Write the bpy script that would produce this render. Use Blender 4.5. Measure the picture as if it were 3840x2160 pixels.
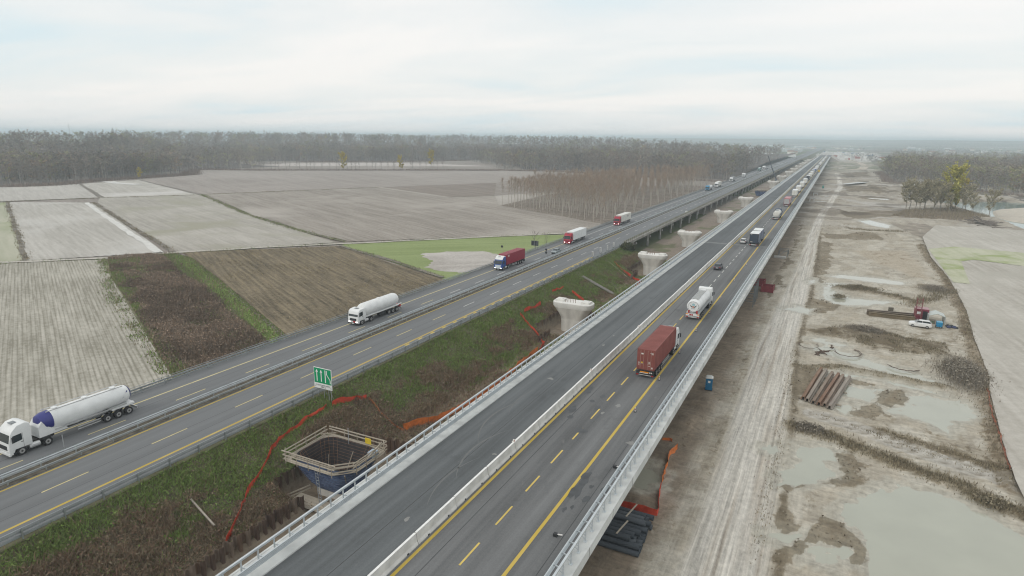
import bpy, bmesh, math, random
import numpy as np
from mathutils import Matrix, Vector
rnd = random.Random(7)
rng = np.random.default_rng(11)
R = math.radians
PI = math.pi
for o in list(bpy.data.objects):
    bpy.data.objects.remove(o, do_unlink=True)
scene = bpy.context.scene
col = scene.collection

# ------------------------------------------------------------------ camera
CAM_Z = 40.5
cam_d = bpy.data.cameras.new('camera'); cam = bpy.data.objects.new('camera', cam_d); col.objects.link(cam)
cam_d.sensor_width = 36.0; cam_d.lens = 36.0 * 2350 / 3840
cam_d.clip_start = 0.5; cam_d.clip_end = 40000
cam.matrix_world = Matrix(((0.8905310, -0.1155058, 0.4400147, 0), (0.4548080, 0.2043501, -0.8668280, 0),
                           (0.0102066, 0.9720594, 0.2345131, CAM_Z), (0, 0, 0, 1)))
scene.camera = cam
scene.render.resolution_x = 1024; scene.render.resolution_y = 576
# ------------------------------------------------------------------ sky (thin high overcast)
SUN_EL, SUN_AZ = R(38), R(215)          # azimuth clockwise from +Y
world = bpy.data.worlds.new('World'); scene.world = world; world.use_nodes = True
nt = world.node_tree; nt.nodes.clear()
def N(t, **kw):
    n = nt.nodes.new(t)
    for k, v in kw.items(): setattr(n, k, v)
    return n
out = N('ShaderNodeOutputWorld'); bg = N('ShaderNodeBackground')
sky = N('ShaderNodeTexSky', sky_type='NISHITA', sun_disc=False); sky.sun_elevation = SUN_EL; sky.sun_rotation = SUN_AZ
sky.air_density = 1.2; sky.dust_density = 3.0; sky.altitude = 50
tc = N('ShaderNodeTexCoord'); sep = N('ShaderNodeSeparateXYZ'); nt.links.new(tc.outputs['Generated'], sep.inputs[0])
zz = N('ShaderNodeMath', operation='ABSOLUTE'); nt.links.new(sep.outputs['Z'], zz.inputs[0])
za = N('ShaderNodeMath', operation='ADD'); za.inputs[1].default_value = 0.10; nt.links.new(zz.outputs[0], za.inputs[0])
dx = N('ShaderNodeMath', operation='DIVIDE'); dy = N('ShaderNodeMath', operation='DIVIDE')
nt.links.new(sep.outputs['X'], dx.inputs[0]); nt.links.new(za.outputs[0], dx.inputs[1])
nt.links.new(sep.outputs['Y'], dy.inputs[0]); nt.links.new(za.outputs[0], dy.inputs[1])
cmb = N('ShaderNodeCombineXYZ'); nt.links.new(dx.outputs[0], cmb.inputs[0]); nt.links.new(dy.outputs[0], cmb.inputs[1])
mp = N('ShaderNodeMapping'); mp.inputs['Rotation'].default_value = (0, 0, R(-28)); mp.inputs['Scale'].default_value = (0.34, 0.62, 1)
mp.inputs['Location'].default_value = (3.1, 1.4, 0)
nt.links.new(cmb.outputs[0], mp.inputs[0])
n1 = N('ShaderNodeTexNoise'); n1.inputs['Scale'].default_value = 1.1; n1.inputs['Detail'].default_value = 7; n1.inputs['Roughness'].default_value = 0.52; n1.inputs['Distortion'].default_value = 0.35
nt.links.new(mp.outputs[0], n1.inputs['Vector'])
cr = N('ShaderNodeValToRGB'); nt.links.new(n1.outputs['Fac'], cr.inputs[0])
cr.color_ramp.elements[0].position = 0.30; cr.color_ramp.elements[0].color = (0.68, 0.79, 0.83, 1)
cr.color_ramp.elements[1].position = 0.62; cr.color_ramp.elements[1].color = (0.91, 0.89, 0.865, 1)
e = cr.color_ramp.elements.new(0.45); e.color = (0.81, 0.835, 0.83, 1)
sm = N('ShaderNodeMixRGB', blend_type='MULTIPLY'); sm.inputs[0].default_value = 1; sm.inputs[2].default_value = (0.10, 0.10, 0.10, 1)
nt.links.new(sky.outputs[0], sm.inputs[1])
mx = N('ShaderNodeMixRGB'); mx.inputs[0].default_value = 0.88
nt.links.new(sm.outputs[0], mx.inputs[1]); nt.links.new(cr.outputs[0], mx.inputs[2])
nt.links.new(mx.outputs[0], bg.inputs[0]); bg.inputs[1].default_value = 1.0
nt.links.new(bg.outputs[0], out.inputs[0])
# ------------------------------------------------------------------ sun behind the overcast
sd = bpy.data.lights.new('sun', 'SUN'); sd.energy = 0.6; sd.angle = R(18); sd.color = (1, 0.95, 0.88)
so = bpy.data.objects.new('sun', sd); col.objects.link(so)
sdir = Vector((math.sin(SUN_AZ) * math.cos(SUN_EL), math.cos(SUN_AZ) * math.cos(SUN_EL), math.sin(SUN_EL)))
so.rotation_euler = sdir.to_track_quat('Z', 'Y').to_euler(); so.location = (0, -60, 120)
scene.view_settings.view_transform = 'Standard'; scene.view_settings.look = 'None'
scene.view_settings.exposure = 0.20; scene.view_settings.gamma = 1.0
scene.view_settings.use_curve_mapping = False
scene.cycles.use_denoising = True; scene.cycles.denoiser = 'OPENIMAGEDENOISE'; scene.cycles.denoising_input_passes = 'RGB_ALBEDO_NORMAL'; scene.cycles.denoising_prefilter = 'ACCURATE'; scene.cycles.denoising_quality = 'HIGH'; scene.cycles.filter_width = 1.15
scene.cycles.use_adaptive_sampling = True; scene.cycles.adaptive_threshold = 0.006
scene.cycles.max_bounces = 5; scene.cycles.diffuse_bounces = 2; scene.cycles.glossy_bounces = 2; scene.cycles.transmission_bounces = 3
scene.cycles.volume_bounces = 3; scene.cycles.transparent_max_bounces = 4

# ------------------------------------------------------------------ numpy noise
def _h(ix, iy, s):
    n = (ix * 374761393 + iy * 668265263 + s * 1442695041) & 0x7fffffff
    n = ((n ^ (n >> 13)) * 1274126177) & 0x7fffffff
    return ((n ^ (n >> 16)) & 0xffff) / 65535.0
def vnoise(x, y, s=0):
    x = np.asarray(x, float); y = np.asarray(y, float)
    ix = np.floor(x).astype(np.int64); iy = np.floor(y).astype(np.int64)
    fx = x - ix; fy = y - iy; fx = fx * fx * (3 - 2 * fx); fy = fy * fy * (3 - 2 * fy)
    a = _h(ix, iy, s); b = _h(ix + 1, iy, s); c = _h(ix, iy + 1, s); d = _h(ix + 1, iy + 1, s)
    return (a * (1 - fx) + b * fx) * (1 - fy) + (c * (1 - fx) + d * fx) * fy
def fbm(x, y, s=0, o=4):
    t = 0; a = 0.5; n = 0
    for i in range(o):
        t = t + a * vnoise(x * 2 ** i, y * 2 ** i, s + i * 17); n += a; a *= 0.5
    return t / n
def sstep(a, b, x):
    t = np.clip((x - a) / (b - a), 0, 1); return t * t * (3 - 2 * t)
def poly_sd(P, x, y):
    """signed distance to polygon (negative inside)"""
    P = np.asarray(P, float); x = np.asarray(x, float); y = np.asarray(y, float)
    if x.size > 20000:
        k = (x > P[:, 0].min() - 12) & (x < P[:, 0].max() + 12) & (y > P[:, 1].min() - 12) & (y < P[:, 1].max() + 12)
        o_ = np.full(x.shape, 12.0); o_[k] = poly_sd(P, x[k][:19999], y[k][:19999]) if k.sum() < 20000 else _psd(P, x[k], y[k]); return o_
    return _psd(P, x, y)
def _psd(P, x, y):
    d = np.full(np.shape(x), 1e9); ins = np.zeros(np.shape(x), bool)
    for i in range(len(P)):
        a = P[i]; b = P[(i + 1) % len(P)]; ex, ey = b - a
        t = np.clip(((x - a[0]) * ex + (y - a[1]) * ey) / (ex * ex + ey * ey + 1e-9), 0, 1)
        d = np.minimum(d, np.hypot(x - a[0] - t * ex, y - a[1] - t * ey))
        c = ((a[1] > y) != (b[1] > y)) & (x < (b[0] - a[0]) * (y - a[1]) / (b[1] - a[1] + 1e-12) + a[0])
        ins ^= c
    return np.where(ins, -d, d)
def line_d(P, x, y):
    d = np.full(np.shape(x), 1e9)
    for a, b in zip(P[:-1], P[1:]):
        ex, ey = b[0] - a[0], b[1] - a[1]
        t = np.clip(((x - a[0]) * ex + (y - a[1]) * ey) / (ex * ex + ey * ey + 1e-9), 0, 1)
        d = np.minimum(d, np.hypot(x - a[0] - t * ex, y - a[1] - t * ey))
    return d

# ------------------------------------------------------------------ materials
MATS = {}
def mat(name, c, rough=0.8, metal=0.0, var=0.12, scale=2.0, bump=0.0, spec=0.3, c2=None, stretch=None, emit=None, detail=4):
    if name in MATS: return MATS[name]
    m = bpy.data.materials.new(name); m.use_nodes = True; t = m.node_tree; b = t.nodes['Principled BSDF']
    b.inputs['Roughness'].default_value = rough; b.inputs['Metallic'].default_value = metal
    b.inputs['Specular IOR Level'].default_value = spec
    c = tuple(c) + (1,)
    if var > 0 or c2:
        tc = t.nodes.new('ShaderNodeTexCoord'); mpn = t.nodes.new('ShaderNodeMapping'); t.links.new(tc.outputs['Object'], mpn.inputs[0])
        if stretch: mpn.inputs['Scale'].default_value = stretch
        n = t.nodes.new('ShaderNodeTexNoise'); n.inputs['Scale'].default_value = scale; n.inputs['Detail'].default_value = detail
        t.links.new(mpn.outputs[0], n.inputs['Vector'])
        r = t.nodes.new('ShaderNodeValToRGB'); t.links.new(n.outputs['Fac'], r.inputs[0])
        r.color_ramp.elements[0].position = 0.28; r.color_ramp.elements[1].position = 0.72
        lo = tuple(v * (1 - var) for v in c[:3]) + (1,); hi = tuple(min(1, v * (1 + var)) for v in c[:3]) + (1,)
        r.color_ramp.elements[0].color = lo; r.color_ramp.elements[1].color = (tuple(c2) + (1,)) if c2 else hi
        t.links.new(r.outputs[0], b.inputs['Base Color'])
        if bump > 0:
            bp = t.nodes.new('ShaderNodeBump'); bp.inputs['Strength'].default_value = bump; bp.inputs['Distance'].default_value = 0.05
            t.links.new(n.outputs['Fac'], bp.inputs['Height']); t.links.new(bp.outputs[0], b.inputs['Normal'])
    else:
        b.inputs['Base Color'].default_value = c
    if emit:
        b.inputs['Emission Color'].default_value = tuple(emit[:3]) + (1,); b.inputs['Emission Strength'].default_value = emit[3]
    MATS[name] = m
    return m
def attr_mat(name, rough=0.9, wet=False, nscale=1.5, namp=0.25, bump=0.4, spec=0.25, trans=0.0, nscale2=None):
    """base colour from the mesh's own colour attribute, broken up by fine procedural noise"""
    if name in MATS: return MATS[name]
    m = bpy.data.materials.new(name); m.use_nodes = True; t = m.node_tree; b = t.nodes['Principled BSDF']
    b.inputs['Specular IOR Level'].default_value = spec
    a = t.nodes.new('ShaderNodeAttribute'); a.attribute_name = 'tint'
    if namp > 0:
        tc = t.nodes.new('ShaderNodeTexCoord'); n = t.nodes.new('ShaderNodeTexNoise'); n.inputs['Scale'].default_value = nscale; n.inputs['Detail'].default_value = 6
        n.inputs['Roughness'].default_value = 0.65
        t.links.new(tc.outputs['Object'], n.inputs['Vector'])
        mr = t.nodes.new('ShaderNodeMapRange'); mr.inputs[1].default_value = 0.3; mr.inputs[2].default_value = 0.7; mr.inputs[3].default_value = 1 - namp; mr.inputs[4].default_value = 1 + namp
        t.links.new(n.outputs['Fac'], mr.inputs[0])
        v = t.nodes.new('ShaderNodeVectorMath'); v.operation = 'SCALE'; t.links.new(a.outputs['Color'], v.inputs[0]); t.links.new(mr.outputs[0], v.inputs['Scale'])
        t.links.new(v.outputs[0], b.inputs['Base Color'])
        if bump > 0:
            bp = t.nodes.new('ShaderNodeBump'); bp.inputs['Strength'].default_value = bump; bp.inputs['Distance'].default_value = 0.12
            t.links.new(n.outputs['Fac'], bp.inputs['Height']); t.links.new(bp.outputs[0], b.inputs['Normal'])
    else:
        t.links.new(a.outputs['Color'], b.inputs['Base Color'])
    if wet:
        w = t.nodes.new('ShaderNodeAttribute'); w.attribute_name = 'wet'
        mr2 = t.nodes.new('ShaderNodeMapRange'); mr2.inputs[3].default_value = rough; mr2.inputs[4].default_value = 0.22
        t.links.new(w.outputs['Fac'], mr2.inputs[0]); t.links.new(mr2.outputs[0], b.inputs['Roughness'])
    else:
        b.inputs['Roughness'].default_value = rough
    MATS[name] = m
    return m
def rows_mat(name, c1, c2, ang, spacing, patch=None, pscale=0.02, amp=1.0, dist=0.8, c3=None, big=1.0, furrow_shade=None):
    """tilled field: long rows in direction ang, broken by clods and by broad drier patches"""
    m = bpy.data.materials.new(name); m.use_nodes = True; t = m.node_tree; b = t.nodes['Principled BSDF']; b.inputs['Roughness'].default_value = 0.95
    b.inputs['Specular IOR Level'].default_value = 0.1
    L = t.links.new
    tc = t.nodes.new('ShaderNodeTexCoord'); mpn = t.nodes.new('ShaderNodeMapping'); mpn.inputs['Rotation'].default_value = (0, 0, -ang)
    mpn.vector_type = 'TEXTURE' if False else 'POINT'; L(tc.outputs['Object'], mpn.inputs[0])
    # streaks along the rows at two widths
    m1 = t.nodes.new('ShaderNodeMapping'); m1.inputs['Scale'].default_value = (0.05 / spacing, 1.0 / spacing, 1); L(mpn.outputs[0], m1.inputs[0])
    n1 = t.nodes.new('ShaderNodeTexNoise'); n1.inputs['Scale'].default_value = 0.9; n1.inputs['Detail'].default_value = 3; L(m1.outputs[0], n1.inputs['Vector'])
    m3 = t.nodes.new('ShaderNodeMapping'); m3.inputs['Scale'].default_value = (0.006, 0.16, 1); L(mpn.outputs[0], m3.inputs[0])
    n3 = t.nodes.new('ShaderNodeTexNoise'); n3.inputs['Scale'].default_value = 1.0; n3.inputs['Detail'].default_value = 3; L(m3.outputs[0], n3.inputs['Vector'])
    n2 = t.nodes.new('ShaderNodeTexNoise'); n2.inputs['Scale'].default_value = 0.8; n2.inputs['Detail'].default_value = 8; n2.inputs['Roughness'].default_value = 0.72; L(tc.outputs['Object'], n2.inputs['Vector'])
    n4 = t.nodes.new('ShaderNodeTexNoise'); n4.inputs['Scale'].default_value = pscale; n4.inputs['Detail'].default_value = 5; n4.inputs['Distortion'].default_value = dist; L(tc.outputs['Object'], n4.inputs['Vector'])
    def scl(o, k):
        q = t.nodes.new('ShaderNodeMath'); q.operation = 'MULTIPLY'; q.inputs[1].default_value = k; L(o, q.inputs[0]); return q.outputs[0]
    def add(a, c):
        q = t.nodes.new('ShaderNodeMath'); q.operation = 'ADD'; L(a, q.inputs[0]); L(c, q.inputs[1]); return q.outputs[0]
    s = add(add(scl(n1.outputs['Fac'], 0.40 * amp), scl(n3.outputs['Fac'], 0.25 * big)), add(scl(n2.outputs['Fac'], 0.50), scl(n4.outputs['Fac'], 0.35 * big)))
    if furrow_shade:  # furrow shade put into the colour: a darker line along each valley
        sx = t.nodes.new('ShaderNodeSeparateXYZ'); L(mpn.outputs[0], sx.inputs[0]); q = t.nodes.new('ShaderNodeMath'); q.operation = 'ADD'; q.inputs[1].default_value = -furrow_shade[1]; L(sx.outputs['Y'], q.inputs[0])
        q2 = t.nodes.new('ShaderNodeMath'); q2.operation = 'MULTIPLY'; q2.inputs[1].default_value = 2 * PI / furrow_shade[0]; L(q.outputs[0], q2.inputs[0]); q3 = t.nodes.new('ShaderNodeMath'); q3.operation = 'COSINE'; L(q2.outputs[0], q3.inputs[0])
        q4 = t.nodes.new('ShaderNodeMath'); q4.operation = 'MAXIMUM'; q4.inputs[1].default_value = .1; L(q3.outputs[0], q4.inputs[0]); s = add(s, scl(q4.outputs[0], -furrow_shade[2]))
    r = t.nodes.new('ShaderNodeValToRGB'); L(s, r.inputs[0])
    mid = 0.5 * (0.40 * amp + .5 + .6 * big)
    r.color_ramp.elements[0].position = mid - 0.15; r.color_ramp.elements[0].color = tuple(c1) + (1,)
    r.color_ramp.elements[1].position = mid + 0.13; r.color_ramp.elements[1].color = tuple(c2) + (1,)
    src = r.outputs[0]
    if patch:
        n5 = t.nodes.new('ShaderNodeTexNoise'); n5.inputs['Scale'].default_value = pscale * 1.7; n5.inputs['Detail'].default_value = 6; n5.inputs['Distortion'].default_value = 0.5; L(tc.outputs['Object'], n5.inputs['Vector'])
        pr = t.nodes.new('ShaderNodeValToRGB'); L(n5.outputs['Fac'], pr.inputs[0]); pr.color_ramp.elements[0].position = 0.50; pr.color_ramp.elements[1].position = 0.66
        mxn = t.nodes.new('ShaderNodeMixRGB'); L(pr.outputs[0], mxn.inputs[0]); L(src, mxn.inputs[1]); mxn.inputs[2].default_value = tuple(patch) + (1,)
        src = mxn.outputs[0]
    L(src, b.inputs['Base Color'])
    bp = t.nodes.new('ShaderNodeBump'); bp.inputs['Strength'].default_value = 0.5; bp.inputs['Distance'].default_value = 0.2; L(s, bp.inputs['Height']); L(bp.outputs[0], b.inputs['Normal'])
    MATS[name] = m
    return m

# ------------------------------------------------------------------ mesh builders
class MB:
    def __init__(s): s.v = []; s.f = []; s.mi = []
    def add(s, v, f, m=0):
        k = len(s.v); s.v += [tuple(p) for p in v]; s.f += [tuple(i + k for i in q) for q in f]; s.mi += [m] * len(f); return s
    def box(s, x0, x1, y0, y1, z0, z1, m=0):
        return s.add([(x0, y0, z0), (x1, y0, z0), (x1, y1, z0), (x0, y1, z0), (x0, y0, z1), (x1, y0, z1), (x1, y1, z1), (x0, y1, z1)],
                     [(0, 3, 2, 1), (4, 5, 6, 7), (0, 1, 5, 4), (1, 2, 6, 5), (2, 3, 7, 6), (3, 0, 4, 7)], m)
    def cbox(s, cx, cy, cz, dx, dy, dz, m=0): return s.box(cx - dx / 2, cx + dx / 2, cy - dy / 2, cy + dy / 2, cz - dz / 2, cz + dz / 2, m)
    def prism(s, pts, axis, a, b, m=0, taper=None):
        """extrude 2D polygon along an axis; axis x: pts are (y,z); y: (x,z); z: (x,y)"""
        n = len(pts)
        def P(p, t): return {'x': (t, p[0], p[1]), 'y': (p[0], t, p[1]), 'z': (p[0], p[1], t)}[axis]
        v = [P(p, a) for p in pts] + [P(p, b) for p in pts]
        area = sum(pts[i][0] * pts[(i + 1) % n][1] - pts[(i + 1) % n][0] * pts[i][1] for i in range(n))
        flip = (area > 0) == (axis == 'y')
        f = [tuple(range(n))[::-1], tuple(range(n, 2 * n))] + [(i, (i + 1) % n, n + (i + 1) % n, n + i) for i in range(n)]
        if flip != (b < a): f = [q[::-1] for q in f]
        return s.add(v, f, m)
    def plate(s, q, t=0.03, m=0):
        """a quad given thickness t along its normal"""
        q = [Vector(p) for p in q]; n = (q[1] - q[0]).cross(q[2] - q[0]).normalized() * t
        v = q + [p + n for p in q]; k = len(q)
        f = [tuple(range(k))[::-1], tuple(range(k, 2 * k))] + [(i, (i + 1) % k, k + (i + 1) % k, k + i) for i in range(k)]
        return s.add(v, f, m)
    def cyl(s, p, q, r, n=10, r2=None, m=0, cap=True):
        p = Vector(p); q = Vector(q); d = (q - p).normalized(); u = d.orthogonal().normalized(); w = d.cross(u)
        r2 = r if r2 is None else r2
        v = [p + (u * math.cos(2 * PI * i / n) + w * math.sin(2 * PI * i / n)) * r for i in range(n)] + [q + (u * math.cos(2 * PI * i / n) + w * math.sin(2 * PI * i / n)) * r2 for i in range(n)]
        f = [(i, (i + 1) % n, n + (i + 1) % n, n + i) for i in range(n)]
        if cap: f += [tuple(range(n))[::-1], tuple(range(n, 2 * n))]
        return s.add(v, f, m)
    def tube(s, pts, r, n=6, m=0):
        for a, b in zip(pts[:-1], pts[1:]): s.cyl(a, b, r, n, m=m)
        return s
    def bar(s, p, q, w, h, m=0):
        """rectangular bar from p to q: w across, h up"""
        p = Vector(p); q = Vector(q); d = (q - p).normalized(); sd_ = d.cross(Vector((0, 0, 1)))
        if sd_.length < 1e-4: sd_ = Vector((1, 0, 0))
        sd_.normalize(); up = sd_.cross(d); a = sd_ * w / 2; c = up * h / 2
        return s.add([p - a - c, p + a - c, p + a + c, p - a + c, q - a - c, q + a - c, q + a + c, q - a + c],
                     [(3, 2, 1, 0), (4, 5, 6, 7), (0, 1, 5, 4), (1, 2, 6, 5), (2, 3, 7, 6), (3, 0, 4, 7)], m)
    def loft(s, rings, m=0, cap=True):
        n = len(rings[0]); v = [p for r_ in rings for p in r_]
        f = [(k * n + i, k * n + (i + 1) % n, (k + 1) * n + (i + 1) % n, (k + 1) * n + i) for k in range(len(rings) - 1) for i in range(n)]
        if cap: f += [tuple(range(n))[::-1], tuple(range((len(rings) - 1) * n, len(rings) * n))]
        return s.add(v, f, m)
    def mesh(s, name, mats, smooth=False):
        me = bpy.data.meshes.new(name); me.from_pydata(s.v, [], s.f)
        for mm in (mats if isinstance(mats, (list, tuple)) else [mats]): me.materials.append(mm)
        if len(set(s.mi)) > 1: me.polygons.foreach_set('material_index', s.mi)
        if smooth:
            me.polygons.foreach_set('use_smooth', [True] * len(s.f))
            me.set_sharp_from_angle(angle=R(35))
        me.update(); return me
    def build(s, name, mats, parent=None, smooth=False, loc=None):
        return link(name, s.mesh(name, mats, smooth), parent, loc)
def link(name, me, parent=None, loc=None, rz=0):
    o = bpy.data.objects.new(name, me); col.objects.link(o)
    if parent: o.parent = parent
    if loc is not None: o.location = loc
    if rz: o.rotation_euler.z = rz
    return o
def tag(o, label=None, cat=None, group=None, kind=None):
    if label: o['label'] = label
    if cat: o['category'] = cat
    if group: o['group'] = group
    if kind: o['kind'] = kind
    return o
def thing(name, loc, label, cat, group=None, rz=0):
    o = link(name, None, None, loc, rz); o.empty_display_size = 0.3
    return tag(o, label, cat, group)
def copy_tree(o, parent=None):
    c = o.copy(); col.objects.link(c); c.parent = parent
    for ch in o.children: copy_tree(ch, c)
    return c
def np_mesh(name, V, F, mats, tint=None, wet=None, smooth=False):
    """V (n,3), F (m,k) with k=3 or 4"""
    V = np.ascontiguousarray(V, np.float32); F = np.ascontiguousarray(F, np.int32); k = F.shape[1]
    me = bpy.data.meshes.new(name); me.vertices.add(len(V)); me.vertices.foreach_set('co', V.ravel())
    me.loops.add(F.size); me.loops.foreach_set('vertex_index', F.ravel())
    me.polygons.add(len(F)); me.polygons.foreach_set('loop_start', np.arange(0, F.size, k, dtype=np.int32))
    if smooth: me.polygons.foreach_set('use_smooth', np.ones(len(F), bool))
    for mm in (mats if isinstance(mats, (list, tuple)) else [mats]): me.materials.append(mm)
    if tint is not None:
        a = me.attributes.new('tint', 'FLOAT_COLOR', 'POINT'); c = np.ones((len(V), 4), np.float32); c[:, :3] = tint; a.data.foreach_set('color', c.ravel())
    if wet is not None:
        a = me.attributes.new('wet', 'FLOAT', 'POINT'); a.data.foreach_set('value', np.ascontiguousarray(wet, np.float32))
    me.update(calc_edges=True); return me
def grid_faces(nx, ny):
    i = np.arange(nx - 1)[None, :] + np.arange(ny - 1)[:, None] * nx
    return np.stack([i, i + 1, i + nx + 1, i + nx], -1).reshape(-1, 4)
def sheet(name, pts, z, m, sub=None):
    mb = MB(); mb.add([(x, y, z) for x, y in pts], [tuple(range(len(pts)))]); o = mb.build(name, m)
    if o.data.polygons[0].normal.z < 0: o.data.flip_normals()
    return tag(o, kind='structure')
def text_mesh(body, size, depth=0.01, align='CENTER'):
    cu = bpy.data.curves.new('lettering', 'FONT'); cu.body = body; cu.size = size; cu.extrude = depth / 2; cu.align_x = align; cu.align_y = 'CENTER'; cu.resolution_u = 2
    o = bpy.data.objects.new('lettering', cu); col.objects.link(o)
    me = bpy.data.meshes.new_from_object(o.evaluated_get(bpy.context.evaluated_depsgraph_get()))
    bpy.data.objects.remove(o, do_unlink=True); return me
# numpy soup of small faces (leaves, grass blades, twigs)
class Soup:
    def __init__(s): s.V = []; s.C = []; s.n = 0; s.F = []
    def tris(s, P, C):
        """P (m,3,3) C (m,3)"""
        m = len(P); s.V.append(P.reshape(-1, 3)); s.C.append(np.repeat(C, 3, 0)); s.F.append(np.arange(m * 3).reshape(-1, 3) + s.n); s.n += m * 3
    def blades(s, base, h, w, lean, C):
        """upright blades: base (m,3), heights, widths"""
        m = len(base); a = rng.uniform(0, 2 * PI, m); d = np.stack([np.cos(a), np.sin(a), np.zeros(m)], 1)
        b = rng.uniform(0, 2 * PI, m); le = (rng.uniform(0.2, 1, m) * lean * h)[:, None] * np.stack([np.cos(b), np.sin(b), np.zeros(m)], 1)
        tip = base + le + np.stack([np.zeros(m), np.zeros(m), h], 1)
        s.tris(np.stack([base - d * w[:, None] / 2, base + d * w[:, None] / 2, tip], 1), C)
    def leaves(s, cen, size, C, flat=0.5):
        m = len(cen); u = rng.normal(size=(m, 3)); u[:, 2] *= flat; u /= np.linalg.norm(u, axis=1)[:, None] + 1e-9
        w = rng.normal(size=(m, 3)); w[:, 2] *= flat; w -= u * (u * w).sum(1)[:, None]; w /= np.linalg.norm(w, axis=1)[:, None] + 1e-9
        sz = size[:, None]
        s.tris(np.stack([cen - u * sz * .6, cen + u * sz * .6 + w * sz * .25, cen + w * sz * .7], 1), C)
    def mesh(s, name, m):
        return np_mesh(name, np.concatenate(s.V), np.concatenate(s.F), m, np.concatenate(s.C))
def jit(c, n, a=0.2):
    c = np.asarray(c, float); return np.clip(c[None, :] * (1 + rng.uniform(-a, a, (n, 1))) * (1 + rng.uniform(-a * .3, a * .3, (n, 3))), 0, 1)
# ================================================================== TERRAIN
def far_ground_mat():
    m = bpy.data.materials.new('far_plain'); m.use_nodes = True; t = m.node_tree; b = t.nodes['Principled BSDF']; b.inputs['Roughness'].default_value = 1; b.inputs['Specular IOR Level'].default_value = 0.05
    L = t.links.new; tc = t.nodes.new('ShaderNodeTexCoord'); mpn = t.nodes.new('ShaderNodeMapping'); mpn.inputs['Scale'].default_value = (1 / 420, 1 / 240, 1); mpn.inputs['Rotation'].default_value = (0, 0, 0.35)
    L(tc.outputs['Object'], mpn.inputs[0]); v = t.nodes.new('ShaderNodeTexVoronoi'); v.inputs['Scale'].default_value = 1; v.distance = 'CHEBYCHEV'; L(mpn.outputs[0], v.inputs['Vector'])
    r = t.nodes.new('ShaderNodeValToRGB'); s = t.nodes.new('ShaderNodeSeparateColor'); L(v.outputs['Color'], s.inputs[0]); L(s.outputs[0], r.inputs[0]); r.color_ramp.interpolation = 'CONSTANT'
    cols = [(0, (.16, .14, .11)), (.2, (.13, .15, .08)), (.42, (.24, .21, .17)), (.6, (.11, .12, .075)), (.75, (.30, .27, .23)), (.9, (.15, .17, .09))]
    r.color_ramp.elements[0].color = cols[0][1] + (1,); r.color_ramp.elements[1].position = .2; r.color_ramp.elements[1].color = cols[1][1] + (1,)
    for p, c in cols[2:]: e = r.color_ramp.elements.new(p); e.color = c + (1,)
    n = t.nodes.new('ShaderNodeTexNoise'); n.inputs['Scale'].default_value = .01; n.inputs['Detail'].default_value = 6; L(tc.outputs['Object'], n.inputs['Vector'])
    mr = t.nodes.new('ShaderNodeMapRange'); mr.inputs[1].default_value = .3; mr.inputs[2].default_value = .7; mr.inputs[3].default_value = .75; mr.inputs[4].default_value = 1.25; L(n.outputs['Fac'], mr.inputs[0])
    q = t.nodes.new('ShaderNodeVectorMath'); q.operation = 'SCALE'; L(r.outputs[0], q.inputs[0]); L(mr.outputs[0], q.inputs['Scale']); L(q.outputs[0], b.inputs['Base Color'])
    return m
sheet('ground', [(-14000, -14000), (14000, -14000), (14000, 14000), (-14000, 14000)], -1.2, far_ground_mat())

def densify(pts, step=8, j=.4):
    r_ = []
    for a, b in zip(pts[:-1], pts[1:]):
        n = max(1, int(math.dist(a, b) / step))
        for k in range(n): t = k / n; r_.append((a[0] + (b[0] - a[0]) * t + rnd.uniform(-j, j), a[1] + (b[1] - a[1]) * t + rnd.uniform(-j, j)))
    return r_ + [pts[-1]]
U_ROW = math.atan2(-0.432, 0.902)
def ridge_field(name, poly, ang, spacing, hgt, m, z=0.0):
    """field of long ploughed ridges: every ridge is a real fold in the sheet"""
    u = np.array([math.cos(ang), math.sin(ang)]); w = np.array([-u[1], u[0]])
    P = np.array(poly, float); S = P @ u; T = P @ w
    ts = np.arange(T.min(), T.max(), spacing / 2)
    V = []; Fc = []; last = None
    for k, t in enumerate(ts):
        xs = []
        for i in range(len(P)):
            t0, t1 = T[i], T[(i + 1) % len(P)]
            if (t0 > t) != (t1 > t): xs.append(S[i] + (S[(i + 1) % len(P)] - S[i]) * (t - t0) / (t1 - t0))
        if len(xs) < 2: last = None; continue
        a, b = min(xs), max(xs); zz_ = z + (hgt * rnd.uniform(.6, 1.1) if k % 2 else 0)
        n = len(V)
        for q in (0, .33, .66, 1): p = u * (a + (b - a) * q) + w * (t + rnd.uniform(-.05, .05) * spacing); V.append((p[0], p[1], zz_))
        if last is not None:
            for q in range(3): Fc.append((last + q, last + q + 1, n + q + 1, n + q))
        last = n
    o = link(name, np_mesh(name, V, Fc, m)); 
    return tag(o, kind='structure')
# --- left of the old motorway
sheet('meadow', [(-1600, -400), (-86, -400), (-86, 1500), (-1600, 1500)], -0.10, rows_mat('plain_soil', (.20, .175, .15), (.33, .295, .265), U_ROW, 2.5, pscale=.012))
F1 = [(-211.3, 118.8), (-232, 99.4), (-300, 32), (-400, -66), (-88, -66), (-88, 58.5), (-99, 64.3), (-134.5, 79.9), (-162, 92.8)]
T0 = min(x * -math.sin(U_ROW) + y * math.cos(U_ROW) for x, y in F1)
ridge_field('field', F1, U_ROW, .76, .10, rows_mat('stubble_grey', (.25, .235, .19), (.50, .475, .415), U_ROW, 0.6, pscale=.02, amp=1.2, big=.6, furrow_shade=(.76, T0, .11)), 0.0)
F0 = [(-231, 106.5), (-341, 154.4), (-399, 180), (-432, 195), (-480, 120), (-330, 20), (-236, 98)]
sheet('field', F0, 0.01, rows_mat('green_grey', (.33, .34, .24), (.46, .45, .36), -.41, 2, patch=(.27, .31, .16), pscale=.012))
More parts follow.
